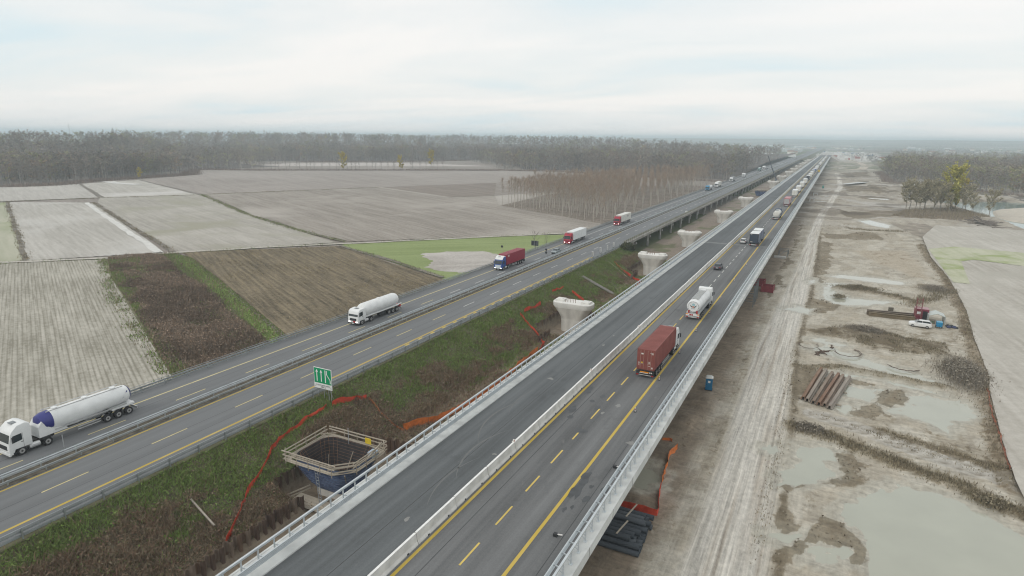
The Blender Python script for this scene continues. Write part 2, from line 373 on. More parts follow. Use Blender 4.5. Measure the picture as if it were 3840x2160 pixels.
F2 = [(-229, 106), (-341, 155), (-432, 195.5), (-390.7, 219), (-283, 171.5), (-206, 137.5)]
ridge_field('field', F2, -.37, 2.4, .14, rows_mat('ash_field', (.33, .31, .275), (.52, .50, .46), -.37, 1.2, patch=(.55, .535, .505), pscale=.012), 0.01)
F3 = [(-203, 139.5), (-281, 173), (-389, 221), (-417, 239), (-384, 286), (-269, 226), (-208.4, 199.5), (-168.5, 184)]
ridge_field('field', F3, -.37, 2.4, .14, rows_mat('ash_field_2', (.285, .265, .23), (.465, .44, .395), -.37, 1.2, patch=(.335, .32, .255), pscale=.02), 0.01)
F4 = [(-166.5, 187), (-207, 201), (-268, 228), (-381, 288), (-325, 404), (-233, 362), (-212, 390), (-180, 336), (-99, 290), (-90, 262), (-108, 244.5), (-126.5, 225)]
ridge_field('field', F4, -.45, 2.6, .16, rows_mat('brown_plough', (.21, .185, .158), (.385, .35, .31), -.45, 1.3, patch=(.42, .385, .345), pscale=.009), 0.01)
F5 = [(-325, 405), (-234, 363.5), (-214, 393), (-272, 502)]
sheet('field', F5, 0.02, rows_mat('dark_plough', (.17, .143, .122), (.30, .26, .225), -.45, 1.3, pscale=.01))
F6 = [(-384, 287), (-417, 240), (-542, 297), (-549, 350)]
sheet('field', F6, 0.01, rows_mat('ash_field_3', (.34, .32, .285), (.52, .50, .455), -.4, 1.6, patch=(.55, .53, .50), pscale=.012))
F7 = [(-418, 238.5), (-440, 194), (-480, 190), (-580, 215), (-558, 246), (-545, 274), (-543, 296)]
sheet('field', F7, 0.02, rows_mat('ash_field_4', (.36, .34, .31), (.52, .50, .46), -.4, 1.6, pscale=.012))
F8 = [(-383, 289), (-549, 351), (-575, 420), (-655, 480), (-592, 516), (-430, 645), (-300, 712), (-272, 504), (-326, 405)]
sheet('field', F8, 0.015, rows_mat('brown_plough_2', (.25, .22, .195), (.385, .35, .32), -.45, 1.5, pscale=.008))
F9 = [(-211, 392), (-233, 362), (-170, 334), (-150, 332), (-96, 470), (-96, 560), (-160, 500), (-205, 408)]
sheet('field', F9, 0.03, rows_mat('pale_plough', (.33, .30, .265), (.45, .42, .38), -.45, 1.5, pscale=.015))
BR = [(-203, 137.8), (-189.5, 134.5), (-116, 97.6), (-98, 89), (-90, 100), (-90, 146), (-99.5, 149.7), (-163.2, 177.5)]
ridge_field('field', [(-189.5, 150.5), (-200, 139.5), (-186, 133.5), (-142.7, 112.2), (-96, 88.5), (-88, 92), (-88, 145), (-99.5, 149.7), (-163.2, 177)], -.5, 1.7, .2, rows_mat('maize_stubble', (.08, .068, .05), (.26, .215, .145), -.5, .8, pscale=.03, amp=1.3, big=.6), 0.02)
GR = [(-165.5, 184.5), (-126.5, 223), (-108, 242), (-90, 255), (-90, 146), (-99.5, 150.5), (-163, 178.5)]
sheet('field', GR, 0.02, rows_mat('winter_green', (.205, .255, .10), (.285, .335, .155), .7, 2.0, pscale=.03))
PP = [(-128, 180), (-121.8, 187.3), (-110.2, 195.4), (-97, 190), (-93, 165), (-98.7, 160), (-107.5, 159), (-112.6, 161), (-115, 168.7)]
PPd = densify(PP + PP[:1], 1.6, .9)[:-1]
sheet('field', PPd, 0.045, rows_mat('washed_silt', (.33, .30, .27), (.55, .52, .485), .75, 3, pscale=.05))
sheet('meadow', [(-213, 121), (-232, 100), (-225, 98), (-163, 90), (-135, 78), (-99, 62), (-88, 57), (-88, 68), (-101, 68), (-141, 89), (-181.5, 108)], -.02, mat('margin_grass', (.20, .195, .115), .95, var=.35, scale=.25, c2=(.27, .25, .165)))
# farm tracks and ditches: slightly raised or sunk strips
def strip(name, pts, w, z, m):
    mb = MB(); P = [Vector((x, y, 0)) for x, y in pts]; Lp = []; Rp = []
    for i, p in enumerate(P):
        d = (P[min(i + 1, len(P) - 1)] - P[max(i - 1, 0)]).normalized(); n = Vector((-d.y, d.x, 0)); ww = w * rnd.uniform(.8, 1.15) / 2
        Lp.append(p + n * ww); Rp.append(p - n * ww)
    for i in range(len(P) - 1): mb.add([(q.x, q.y, z) for q in (Rp[i], Rp[i + 1], Lp[i + 1], Lp[i])], [(0, 1, 2, 3)])
    o = mb.build(name, m)
    if o.data.polygons[0].normal.z < 0: o.data.flip_normals()
    return tag(o, kind='structure')
TRK = densify([(-400, -62), (-300, 34), (-232, 101), (-211.7, 121), (-202.8, 137.5), (-186, 158.5), (-165.9, 181), (-126.5, 223.5), (-109.7, 242), (-92, 262)])
strip('farm_track', TRK, 2.6, .19, rows_mat('track_silt', (.40, .37, .32), (.55, .52, .47), .8, 1, pscale=.1))
strip('ditch', densify([(-392, 220), (-283, 172.8), (-204, 139.2)]), 1.5, .18, mat('ditch_mud', (.20, .18, .15), .95, var=.35, scale=.4))
strip('farm_track', densify([(-393, 217), (-285, 169.6), (-207, 136)]), 2.6, .16, mat('pale_silt', (.62, .61, .58), .9, var=.12, scale=.3))
strip('ditch', densify([(-384, 287), (-269, 226.6), (-208.4, 200), (-167, 185.6)]), 1.5, .19, mat('ditch_grass', (.19, .18, .12), .95, var=.4, scale=.3))
strip('ditch', densify([(-230, 106), (-341, 154.6), (-400, 180), (-433, 195)]), 1.4, .19, MATS['ditch_mud'])
strip('farm_track', densify([(-440, 194), (-417, 239), (-384, 286), (-349, 353), (-325, 404)]), 2.2, .12, MATS['ditch_grass'])
strip('farm_track', densify([(-543, 297), (-417, 241)]), 2.0, .13, MATS['ditch_mud'])
strip('farm_track', densify([(-549, 350.5), (-384, 285.5)]), 2.0, .13, MATS['ditch_mud'])
strip('farm_track', densify([(-326, 404), (-233, 362)]), 4, .14, MATS['pale_plough'])
strip('puddle', densify([(-552, 325), (-530, 318), (-500, 318)]), 9, .15, MATS['pale_silt'])
strip('farm_track', densify([(-163, 178), (-130, 165), (-99.5, 151)]), 1.8, .20, MATS['ditch_mud'])
strip('farm_track', densify([(-627, 500), (-520, 577), (-430, 647), (-372, 690)]), 10, .03, mat('verge_brown', (.16, .13, .11), .95, var=.3, scale=.1))
# light strip of field behind the sparse tree row
sheet('field', [(-690, 590), (-548, 690), (-445, 775), (-430, 790), (-560, 800), (-640, 760), (-710, 680)], 0.01, rows_mat('far_ash', (.40, .36, .33), (.52, .48, .45), -.45, 3, pscale=.01))
sheet('field', [(-1180, 760), (-1000, 900), (-1040, 950), (-1230, 800)], 0.05, mat('far_green', (.24, .30, .15), .95, var=.15, scale=.02))

# --- wooded terrace behind the fields
CBACK = [(-1000, 560), (-727, 716), (-628, 805), (-566, 946), (-430, 790), (-373, 700), (-299, 716), (-97, 640)]
def terrace(x, y):
    d = line_d(CBACK, x, y); beh = (y > np.interp(x, [p[0] for p in sorted(CBACK)], [p[1] for p in sorted(CBACK)]))
    a = np.where(beh, sstep(20, 420, d), 0) * (7 + 13 * sstep(-150, -620, x))
    d2 = np.hypot(np.maximum(0, -640 - x), 0) ; b = sstep(0, 330, d2) * sstep(30, 200, y) * 19
    return np.maximum(a, b * (y < 600))
gx = np.linspace(-1600, -96, 120); gy = np.linspace(-100, 1700, 120); GX, GY = np.meshgrid(gx, gy); GZ = terrace(GX, GY)
o = link('wood_floor', np_mesh('wood_floor', np.stack([GX, GY, GZ - .14], -1).reshape(-1, 3), grid_faces(120, 120), mat('leaf_litter', (.115, .098, .085), .95, var=.3, scale=.05), smooth=True)); tag(o, kind='structure')

def site_mat():
    m = bpy.data.materials.new('site_earth'); m.use_nodes = True; t = m.node_tree; b = t.nodes['Principled BSDF']; b.inputs['Specular IOR Level'].default_value = .25; L = t.links.new
    a = t.nodes.new('ShaderNodeAttribute'); a.attribute_name = 'tint'; w = t.nodes.new('ShaderNodeAttribute'); w.attribute_name = 'wet'; rt = t.nodes.new('ShaderNodeAttribute'); rt.attribute_name = 'rut'; tc = t.nodes.new('ShaderNodeTexCoord')
    def nz(sx, sy, rot, det, ro=.65, dis=0.0):
        q = t.nodes.new('ShaderNodeMapping'); q.inputs['Scale'].default_value = (sx, sy, 1); q.inputs['Rotation'].default_value = (0, 0, rot); L(tc.outputs['Object'], q.inputs[0]); n = t.nodes.new('ShaderNodeTexNoise'); n.inputs['Scale'].default_value = 1; n.inputs['Detail'].default_value = det; n.inputs['Roughness'].default_value = ro; n.inputs['Distortion'].default_value = dis; L(q.outputs[0], n.inputs['Vector']); return n.outputs['Fac']
    def rng_(o, lo, hi, a0=.32, a1=.68):
        q = t.nodes.new('ShaderNodeMapRange'); q.inputs[1].default_value = a0; q.inputs[2].default_value = a1; q.inputs[3].default_value = lo; q.inputs[4].default_value = hi; L(o, q.inputs[0]); return q.outputs[0]
    def op(o, x, y):
        q = t.nodes.new('ShaderNodeMath'); q.operation = o; L(x, q.inputs[0]); (L(y, q.inputs[1]) if not isinstance(y, float) else setattr(q.inputs[1], 'default_value', y)); return q.outputs[0]
    rut = nz(2.6, .045, 0, 4); rut2 = nz(5.5, .12, .05, 3); clod = nz(1.6, 1.1, .3, 8, .72, .4); drag = nz(.25, 1.3, .25, 5, .6, .6)
    r1 = op('MULTIPLY', op('SUBTRACT', rng_(rut, -.26, .26), rng_(rut2, -.12, .12)), rt.outputs['Fac'])
    inv = op('SUBTRACT', op('ADD', rt.outputs['Fac'], 0.0), 1.0); r2 = op('MULTIPLY', rng_(drag, .2, -.2), inv)
    tot = op('ADD', op('ADD', r1, r2), rng_(clod, .80, 1.20))
    ca = t.nodes.new('ShaderNodeAttribute'); ca.attribute_name = 'crumb'; cn = nz(.42, .27, .2, 10, .70, .9)
    thr = op('SUBTRACT', cn, op('MULTIPLY', op('SUBTRACT', op('ADD', ca.outputs['Fac'], 0.0), 1.0), -.62)); edge = rng_(thr, 0.0, 1.0, .13, .25)
    mixn = t.nodes.new('ShaderNodeMixRGB'); L(edge, mixn.inputs[0]); L(a.outputs['Color'], mixn.inputs[1])
    dk = t.nodes.new('ShaderNodeMixRGB'); dk.blend_type = 'MULTIPLY'; dk.inputs[0].default_value = 1; L(a.outputs['Color'], dk.inputs[1]); dk.inputs[2].default_value = (.57, .53, .465, 1); L(dk.outputs[0], mixn.inputs[2])
    v = t.nodes.new('ShaderNodeVectorMath'); v.operation = 'SCALE'; L(mixn.outputs[0], v.inputs[0]); L(tot, v.inputs['Scale']); L(v.outputs[0], b.inputs['Base Color'])
    bp = t.nodes.new('ShaderNodeBump'); bp.inputs['Strength'].default_value = .8; bp.inputs['Distance'].default_value = .15; L(tot, bp.inputs['Height']); L(bp.outputs[0], b.inputs['Normal'])
    mr2 = t.nodes.new('ShaderNodeMapRange'); mr2.inputs[3].default_value = .92; mr2.inputs[4].default_value = .25; L(w.outputs['Fac'], mr2.inputs[0]); L(mr2.outputs[0], b.inputs['Roughness']); return m
RIVER = [(64, 545), (72, 480), (77, 446), (79, 426), (83.5, 374), (120, 330), (600, 380), (600, 640), (160, 548), (117, 545), (97, 540), (78, 527)]
# --- middle strip, embankment and building site on the right
PITS = [(-53.6, -38, 45.5, 59.8), (-53.2, -38, 116.5, 131.2), (-53.6, -38, 183, 199), (-49.0, -38, 8, 46)]
def mid_h(x, y):
    x = np.asarray(x, float); y = np.asarray(y, float)
    z = np.clip(4.75 * (-50.0 - x) / 11.2, 0, 4.75) * (1 - sstep(203, 215, y))
    z = z + (fbm(x / 2.2, y / 2.2, 5) - .5) * .5 * sstep(0.05, .8, z) * (x > -61)
    for a, b, c, d in PITS: z = np.where((x > a) & (x < b) & (y > c) & (y < d), -.85 + .25 * fbm(x / 2, y / 2, 8), z)
    return z
PONDS = {
 'big': [(10.8, 55), (7.8, 62.2), (7.5, 65.4), (7.2, 68.7), (4.8, 72), (6.9, 77), (11, 82.0), (14.5, 82.4), (17.5, 81.0), (19.2, 79.5), (20.6, 77.6), (22.3, 76), (26, 70), (26, 50), (18, 46)],
 'a': [(-1.9, 75.8), (-1.8, 78.9), (.2, 83), (-.6, 84.5), (.4, 87.7), (3.4, 88.6), (4, 86.5), (3, 83.6), (4.6, 82.3), (3.9, 80.6), (1.7, 78.2)],
 'b': [(11.1, 106.9), (12.9, 107.8), (15.1, 111.4), (14.9, 114.9), (17.5, 116.2), (22.5, 115.6), (23.3, 113.9), (23.3, 111), (19.7, 106.8), (18.3, 101.9), (16.7, 104.5)],
 'c': [(6, 114.6), (10.7, 115.6), (8.6, 109.3), (5.5, 110.5)], 'c2': [(4.4, 103.7), (5.7, 107), (6.9, 105.5), (5, 102.8)],
 'd': [(2, 64.4), (2.9, 64.6), (3.9, 64.3), (5.5, 65.7), (4.8, 63.8), (3.4, 61.7), (2.1, 62.1)], 'e': [(-1.9, 64.5), (-.8, 65.7), (.9, 65.9), (-.2, 63.7)],
 'f': [(-4.6, 84.4), (-3.1, 86.2), (-2.7, 83.0), (-3.9, 83.3)],
 'bean': [(.7, 211.8), (5.4, 216), (15.1, 216), (21.4, 213.6), (20.9, 209.5), (14.8, 209), (6.1, 210.2)],
 'g': [(.5, 186.6), (1.2, 201.7), (6.1, 202.5), (2.4, 194.7), (4.7, 187.2), (7.5, 183.9), (11.5, 184.5), (18.2, 185.4), (11.9, 179), (6.8, 175.4), (3.2, 174.8), (1, 178.6)],
 'h': [(12, 374), (18.3, 378), (27.4, 360), (24.4, 347), (18.6, 354)], 'i': [(-.7, 140), (1, 141.6), (5.4, 139.4), (4.5, 137.5)],
 'j': [(-8.7, 162.8), (-4.5, 168.4), (-1.1, 167.3), (-2.4, 161.2), (-5.4, 162.9)], 'k': [(-4, 200.7), (-1.7, 206.3), (-1.7, 199.6), (-3.5, 196.7)],
 'l': [(-17.6, 66), (-15.4, 67), (-15.2, 71), (-17.5, 72.5), (-19, 69)],
 'm': [(23, 519), (35, 518), (35, 527), (24, 528)], 'n': [(2, 118.2), (9, 121.0), (15, 119), (21, 117.5), (18, 119.6), (12, 121.6), (7, 122.2)],
 'o': [(-1, 134), (3, 137), (10, 131.5), (18, 127), (20, 123.5), (13, 125.5), (5, 129)],
}
HAUL = [(-5, 20), (-5.2, 60), (-6.2, 105), (-7, 130), (-6.5, 155), (-5.8, 190), (-5.6, 240), (-6, 300), (-5, 380), (-3, 425), (-1, 475), (.5, 528), (2, 560), (4.5, 636), (3, 760), (0, 900)]
HAULW = [(20, 7.5), (120, 6.6), (200, 5), (330, 3.4), (640, 4)]
TRACK2 = [(1.5, 99.8), (8.2, 96.8), (13.7, 93.6), (18.7, 91.4), (24.5, 88.9), (34, 86)]
HEDGE1 = [(-1.2, 93.4), (3.4, 92.6), (8, 90), (13.2, 87.4), (17.9, 85.2), (20.6, 83), (26, 80)]
HEDGE2 = [(-2.5, 120.2), (4, 124), (10.3, 123.4), (16.2, 122.3), (21, 122)]
EDGE = [(23, 88), (23.4, 92.5), (24, 99), (25.2, 111), (26.2, 121.8), (27.6, 130.4), (29.2, 155), (31.7, 182), (32.8, 208), (33.4, 228), (32.6, 262), (33.5, 296)]
MOUND = [(-1, 147), (5.8, 154), (11, 155.6), (17, 150), (24, 150), (24, 141), (14, 138.5), (4.5, 142.5)]
GBANK = [(2.7, 195.5), (9.3, 195.2), (15.5, 192), (20.7, 188.4)]
GRASS2 = [(10.2, 97.9), (14, 96.5), (19.1, 94.3), (23, 92)]
ISLE = [(30, 405), (40, 446), (52, 455), (67, 470), (78, 440), (77, 420), (62, 392), (45, 395)]
def site_h(x, y):
    z = (fbm(x / 3, y / 5, 31) - .5) * .22 + (fbm(x / .9, y / 1.4, 33, 3) - .5) * .10
    dc = line_d(HAUL, x, y); hw = np.interp(y, [a for a, b in HAULW], [b for a, b in HAULW]) / 2
    road = 1 - sstep(hw * .8, hw * 1.25, dc)
    rut = (vnoise(x / .35 + .3 * vnoise(x * 0 + 3, y / 9, 4), y / 26, 51) - .5)
    z = z * (1 - .75 * road) + road * (rut * .10 - .02)
    z = z + .28 * np.exp(-((dc - hw - .8) / .7) ** 2) * fbm(x / 1.1, y / 1.5, 40) * (y < 420)
    z = z + .5 * (1 - sstep(0, 2.0, line_d(HEDGE1, x, y))) * fbm(x / 1.5, y / 1.5, 41) + .4 * (1 - sstep(0, 1.6, line_d(HEDGE2, x, y)))
    z = z + .45 * (1 - sstep(0, 1.6, line_d(EDGE, x, y))) + .8 * sstep(1.0, -3.0, poly_sd(MOUND, x, y)) * (.4 + fbm(x / 4, y / 4, 44)) + .6 * (1 - sstep(.3, 2.2, line_d(GBANK, x, y)))
    t2 = line_d(TRACK2, x, y); z = z - .14 * np.exp(-((t2 - .9) / .3) ** 2) + .05 * np.exp(-(t2 / .5) ** 2)
    z = z + .4 * sstep(2, -6, poly_sd(ISLE, x, y))
    for name, (a, b, r_, h_) in {'s1': (-16.2, 65.5, 2.2, .7), 's2': (-16.4, 75.5, 2.2, .6), 's3': (-15.8, 88, 2.4, .8), 's4': (-14.6, 96, 2, .8), 's5': (2.5, 176, 2.4, .5), 's6': (14, 318, 7, 1.0), 's7': (24, 322, 6, .9), 's8': (2, 335, 4, .9), 's9': (5, 212, 2, .3), 's10': (-12, 330, 4, .8)}.items():
        z = z + h_ * np.exp(-(((x - a) / r_) ** 2 + ((y - b) / (r_ * 1.4)) ** 2) ** 1.5) * (.6 + .8 * fbm(x / .8, y / .8, 45))
    # far part: bulldozed banks running across the site
    far = sstep(330, 430, y); bank = sstep(.55, .75, fbm(x / 16 + 5, y / 34, 47))
    z = z + far * bank * 1.6 + far * .7 * (fbm(x / 9, y / 12, 48) - .5)
    rv = sstep(1.5, -1.5, poly_sd(RIVER, x, y)); z = z * (1 - rv) - 1.1 * rv
    wet = np.zeros_like(z)
    for k, P in PONDS.items():
        sdv = poly_sd(P, x, y) + (fbm(x / 1.1, y / 1.1, 60, 5) - .5) * 2.6
        dip = sstep(1.1, -.8, sdv); z = z * (1 - dip) - .26 * dip; wet = np.maximum(wet, sstep(3.2, .2, sdv))
    return z, wet, road
ny = []; yy = 6.0
while yy < 1420: ny.append(yy); yy += .36 + .0062 * max(0, yy - 25)
ny = np.array(ny); nx = np.concatenate([np.linspace(-61.2, -20, 84), np.linspace(-19.5, 36, 150), np.linspace(37, 62, 26)])
XG, YG = np.meshgrid(nx, ny)
sp = 1 + np.clip((YG - 120) / 500, 0, 1.6)                    # the site widens with distance on the right
XG = np.where(XG > -19, -19 + (XG + 19) * sp, XG)
zs_, wetG, roadG = site_h(XG, YG); mh = mid_h(XG, YG)
wm = sstep(-40, -36, XG); ZG = mh * (1 - wm) + zs_ * wm
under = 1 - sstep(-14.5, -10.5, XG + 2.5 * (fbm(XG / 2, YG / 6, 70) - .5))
br = .75 + .5 * fbm(XG / 4, YG / 7, 71)
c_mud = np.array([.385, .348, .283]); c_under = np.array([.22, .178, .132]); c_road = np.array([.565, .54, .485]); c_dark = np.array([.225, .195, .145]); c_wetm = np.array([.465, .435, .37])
C = c_mud * br[..., None]
def mixc(C, c, w): w = np.clip(w, 0, 1)[..., None]; return C * (1 - w) + np.asarray(c) * w
blot = sstep(.50, .58, fbm(XG / 3.2, YG / 5, 72, 6)); C = mixc(C, c_wetm * 1.05, blot * .8)
blot2 = sstep(.545, .60, fbm(XG / 2.1 + 9, YG / 3.2, 73, 6)); C = mixc(C, c_dark * 1.5, blot2 * .35)
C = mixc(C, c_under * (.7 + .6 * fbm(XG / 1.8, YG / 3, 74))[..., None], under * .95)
streak = fbm(XG / .55, YG / 30, 75, 3); C = mixc(C, c_road, roadG * (.5 + .8 * streak)); C = mixc(C, c_under * 1.3, roadG * sstep(.55, .75, fbm(XG / .5 + 4, YG / 40, 76, 3)) * .55)
dcl = line_d(HAUL, XG, YG); hwl = np.interp(YG, [a for a, b in HAULW], [b for a, b in HAULW]) / 2
C = mixc(C, c_dark, np.exp(-((dcl - hwl - .9) / .6) ** 2) * (XG > -6) * (YG < 300) * .8 * fbm(XG, YG, 77) * 1.6)
C = mixc(C, (.45, .43, .365), sstep(.25, .75, wetG) * .85); C = mixc(C, (.30, .27, .215), np.exp(-((wetG - .84) / .10) ** 2) * .55)
for P, w_, c_ in ((HEDGE1, 1.8, (.25, .215, .15)), (HEDGE2, 1.3, (.27, .235, .17)), (EDGE, 1.6, (.26, .215, .155)), (GBANK, 1.8, (.24, .20, .145)), (GRASS2, 1.3, (.28, .24, .175))):
    C = mixc(C, c_, (1 - sstep(w_ * .5, w_ * 1.2, line_d(P, XG, YG) + (fbm(XG, YG, 80) - .5) * 2)) * .9)
C = mixc(C, (.23, .195, .14), sstep(1.0, -2, poly_sd(MOUND, XG, YG) + (fbm(XG / 2, YG / 2, 81) - .5) * 5) * .85)
t2 = line_d(TRACK2, XG, YG); C = mixc(C, (.46, .44, .40), (1 - sstep(1.6, 2.2, t2)) * .8); C = mixc(C, c_dark, np.exp(-((t2 - .9) / .3) ** 2) * .7)
C = mixc(C, (.21, .17, .135), sstep(2, -4, poly_sd(ISLE, XG, YG)) * .9)
C = mixc(C, (.40, .345, .265), sstep(1, -2, poly_sd([(8.3, 267.0), (26.7, 277.8), (29.2, 249.7), (28.8, 217.3), (22.8, 226.6), (12.6, 251.1)], XG, YG)) * .8)
C = mixc(C, (.12, .105, .07), ((XG > -62) & (XG < -47)) * sstep(.1, .5, mh) * .95)
fr = sstep(300, 420, YG); C = mixc(C, (.27, .235, .195), fr * .45 * (1 - roadG)); C = mixc(C, (.45, .43, .40), fr * sstep(.55, .66, fbm(XG / 26, YG / 13, 83, 5)) * .7); C = mixc(C, (.155, .13, .10), fr * sstep(.56, .66, fbm(XG / 30 + 7, YG / 15, 84, 5)) * .75)
C = mixc(C, (.14, .155, .09), sstep(940, 1050, YG) * sstep(.45, .6, fbm(XG / 20, YG / 30, 85)) * .8)
C = mixc(C, (.24, .20, .165), (YG > 205) * (XG < -36) * .7); C = mixc(C, (.12, .13, .06), (YG > 205) * (XG < -36) * sstep(.6, .7, fbm(XG / 6, YG / 10, 86)) * .8)
nyy, nxx = XG.shape
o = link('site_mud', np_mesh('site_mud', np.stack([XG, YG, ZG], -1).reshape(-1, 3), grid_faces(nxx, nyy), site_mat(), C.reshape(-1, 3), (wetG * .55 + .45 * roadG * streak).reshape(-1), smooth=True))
crumb = .36 + .25 * (fbm(XG / 6, YG / 9, 210) - .5) * 2
crumb = np.where(roadG > .3, .02, crumb); crumb = crumb + .32 * np.exp(-((dcl - hwl - 1.0) / .6) ** 2) * (XG > -6) * (YG < 330)
for P_, w_ in ((HEDGE1, 2.2), (HEDGE2, 1.6), (EDGE, 2.0), (GBANK, 1.8), (GRASS2, 1.6)): crumb = crumb + .22 * (1 - sstep(w_ * .3, w_ * 1.2, line_d(P_, XG, YG)))
CRUMBS = [[(-2.0, 68.7), (-0.4, 69.2), (1.3, 67.8), (1.7, 66.4), (-0.1, 65.2), (-1.5, 66.3)], [(1.6, 67.3), (2.8, 70.2), (5.1, 70.8), (5.8, 68.6), (6.7, 66.7), (7.5, 64.9), (5.8, 63.4), (4.4, 64.0), (3.3, 65.5), (2.3, 64.4), (1.5, 62.8), (-0.4, 60.7), (-0.9, 63.5), (1.2, 65.9)], [(3.3, 86.1), (5.2, 88.6), (6.8, 86.6), (7.1, 82.3), (6.6, 79.2), (4.3, 77.9), (2.6, 77.8), (-1.5, 75.3), (0.8, 77.7), (4.3, 80.4), (4.8, 82.8)], [(10.7, 116.0), (13.5, 117.1), (15.3, 114.4), (15.0, 110.7), (12.9, 107.8), (10.3, 107.4), (8.6, 109.3)], [(5.2, 104.0), (8.6, 107.9), (10.7, 107.7), (11.1, 104.6), (9.4, 102.5), (6.7, 101.6)], [(-2.6, 118.3), (-0.6, 120.3), (2.2, 121.0), (-0.5, 107.2), (-1.4, 104.6), (-2.2, 110.9)], [(6.5, 119.8), (10.1, 117.6), (10.4, 115.4), (6.5, 115.6)], [(-1.1, 307.6), (9.4, 313.9), (16.7, 318.2), (22.1, 304.3), (14.1, 299.6), (-0.9, 296.9)], [(24.6, 211.0), (33.1, 214.9), (31.7, 204.1), (28.8, 202.5)], [(-0.5, 200.7), (0.7, 233.3), (0.8, 253.1), (1.3, 280.5), (-1.1, 282.8), (-1.9, 257.8), (-2.0, 216.9)], [(3.2, 410.5), (35.6, 438.8), (36.8, 409.3), (10.3, 379.4)], [(-1.8, 177.1), (1.3, 177.2), (4.4, 173.0), (1.6, 164.4), (-2.6, 160.7), (-3.4, 171.5)], [(-14.6, 196.7), (-14.0, 260.7), (-12.3, 352.9), (-11.3, 262.3), (-11.5, 194.4), (-12.1, 169.7)], [(12.1, 528.0), (26.1, 544.5), (39.2, 518.2), (24.7, 508.8)], [(4.5, 658.2), (30.3, 654.1), (47.8, 607.7), (32.0, 563.7), (11.2, 583.0)], [(6.2, 907.9), (33.7, 974.0), (34.8, 851.2), (9.8, 798.3)]]
cm_ = np.zeros_like(XG)
for P_ in CRUMBS: k_ = 1 + P_[0][1] / 150; cm_ = np.maximum(cm_, sstep(.6 * k_, -.5 * k_, poly_sd(P_, XG, YG) + (fbm(XG / 1.2 / k_, YG / 1.6 / k_, 222, 5) - .5) * 2.4 * k_))
crumb = crumb - .08 + .62 * cm_ * (wetG < .98)
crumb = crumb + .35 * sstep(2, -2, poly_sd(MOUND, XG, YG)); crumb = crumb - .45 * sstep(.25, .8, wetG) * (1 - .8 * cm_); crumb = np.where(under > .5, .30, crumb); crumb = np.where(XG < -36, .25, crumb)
a = o.data.attributes.new('crumb', 'FLOAT', 'POINT'); a.data.foreach_set('value', np.ascontiguousarray(np.clip(crumb, 0, 1).reshape(-1), np.float32))
a = o.data.attributes.new('rut', 'FLOAT', 'POINT'); a.data.foreach_set('value', np.ascontiguousarray(np.clip(.15 + .85 * roadG + .2 * (1 - sstep(1, 5, dcl - hwl)), 0, 1).reshape(-1), np.float32))
tag(o, kind='structure')
water = mat('silty_water', (.40, .40, .33), .05, var=.06, scale=.15, spec=.5)
for ip_, (k, P) in enumerate(PONDS.items()):
    wz_ = -.13 - .004 * ip_
    xs_ = [p[0] for p in P]; ys_ = [p[1] for p in P]; x0_, x1_, y0_, y1_ = min(xs_) - 1.2, max(xs_) + 1.2, min(ys_) - 1.5, max(ys_) + 1.5
    o = MB().add([(x0_, y0_, wz_), (x1_, y0_, wz_), (x1_, y1_, wz_), (x0_, y1_, wz_)], [(0, 1, 2, 3)]).build('pond' if k == 'big' else 'puddle', water)
    o.data.update()
    if o.data.polygons[0].normal.z < 0: o.data.flip_normals()
    tag(o, kind='structure')
# field on the far right, beyond the weedy edge, rows running along the road
RF = [(24, 40), (23.6, 88), (24.4, 99), (25.6, 111), (26.6, 121.8), (28, 130.4), (29.6, 155), (32.1, 182), (33.2, 208), (33.8, 228), (33.2, 262), (36, 318), (46, 366), (84, 368), (150, 330), (150, 40)]
rf = rows_mat('pale_drill', (.37, .345, .30), (.52, .495, .445), R(97), 1.0, patch=(.41, .39, .34), pscale=.03)
ridge_field('field', RF, R(97), 1.3, .08, rf, .52)
GB = [(34.5, 282), (44.5, 294), (66, 290), (110, 282), (104, 258), (59.7, 258), (46, 264), (41.5, 258), (38, 217), (34, 217)]
sheet('field', GB, .64, rows_mat('green_drill', (.37, .385, .25), (.50, .50, .38), R(97), 1.2, patch=(.29, .34, .15), pscale=.05))
# river and its gravel bar
sheet('river', RIVER, -.05, mat('river_water', (.16, .24, .22), .08, var=.1, scale=.02, spec=.5))
mbk = MB(); SB = [(83.6, 455), (86, 468), (89.5, 477), (108, 501), (160, 505), (400, 470), (400, 400), (140, 390), (100, 395), (90, 402), (83, 414), (80.6, 431)]
gcx, gcy = 110, 440; n = len(SB); mbk.add([(gcx, gcy, 1.2)] + [(gcx + (x - gcx) * .93, gcy + (y - gcy) * .93, .7) for x, y in SB] + [(x, y, -.3) for x, y in SB], [(0, 1 + i, 1 + (i + 1) % n) for i in range(n)] + [(1 + i, 1 + n + i, 1 + n + (i + 1) % n, 1 + (i + 1) % n) for i in range(n)])
o = mbk.build('gravel_bar', mat('river_gravel', (.50, .455, .385), .95, var=.12, scale=.3)); tag(o, kind='structure')
# far bank rising to the right-hand wood
sheet('meadow', [(60, 560), (99, 541), (118, 547), (200, 560), (600, 642), (900, 1100), (500, 2200), (70, 2200), (52, 1000), (50, 700)], .12, mat('bank_earth', (.14, .12, .095), .95, var=.3, scale=.05))
sheet('meadow', [(36, 318), (46, 366), (84, 368), (78, 440), (40, 445), (30, 405), (26, 372), (33, 332)], .05, MATS['site_earth'] if False else mat('bank_scrub', (.27, .235, .19), .95, var=.3, scale=.2))
sheet('meadow', [(60, 500), (74, 545), (64, 560), (50, 690), (46, 720), (30, 640), (34, 540), (44, 470)], .04, MATS['bank_scrub'])
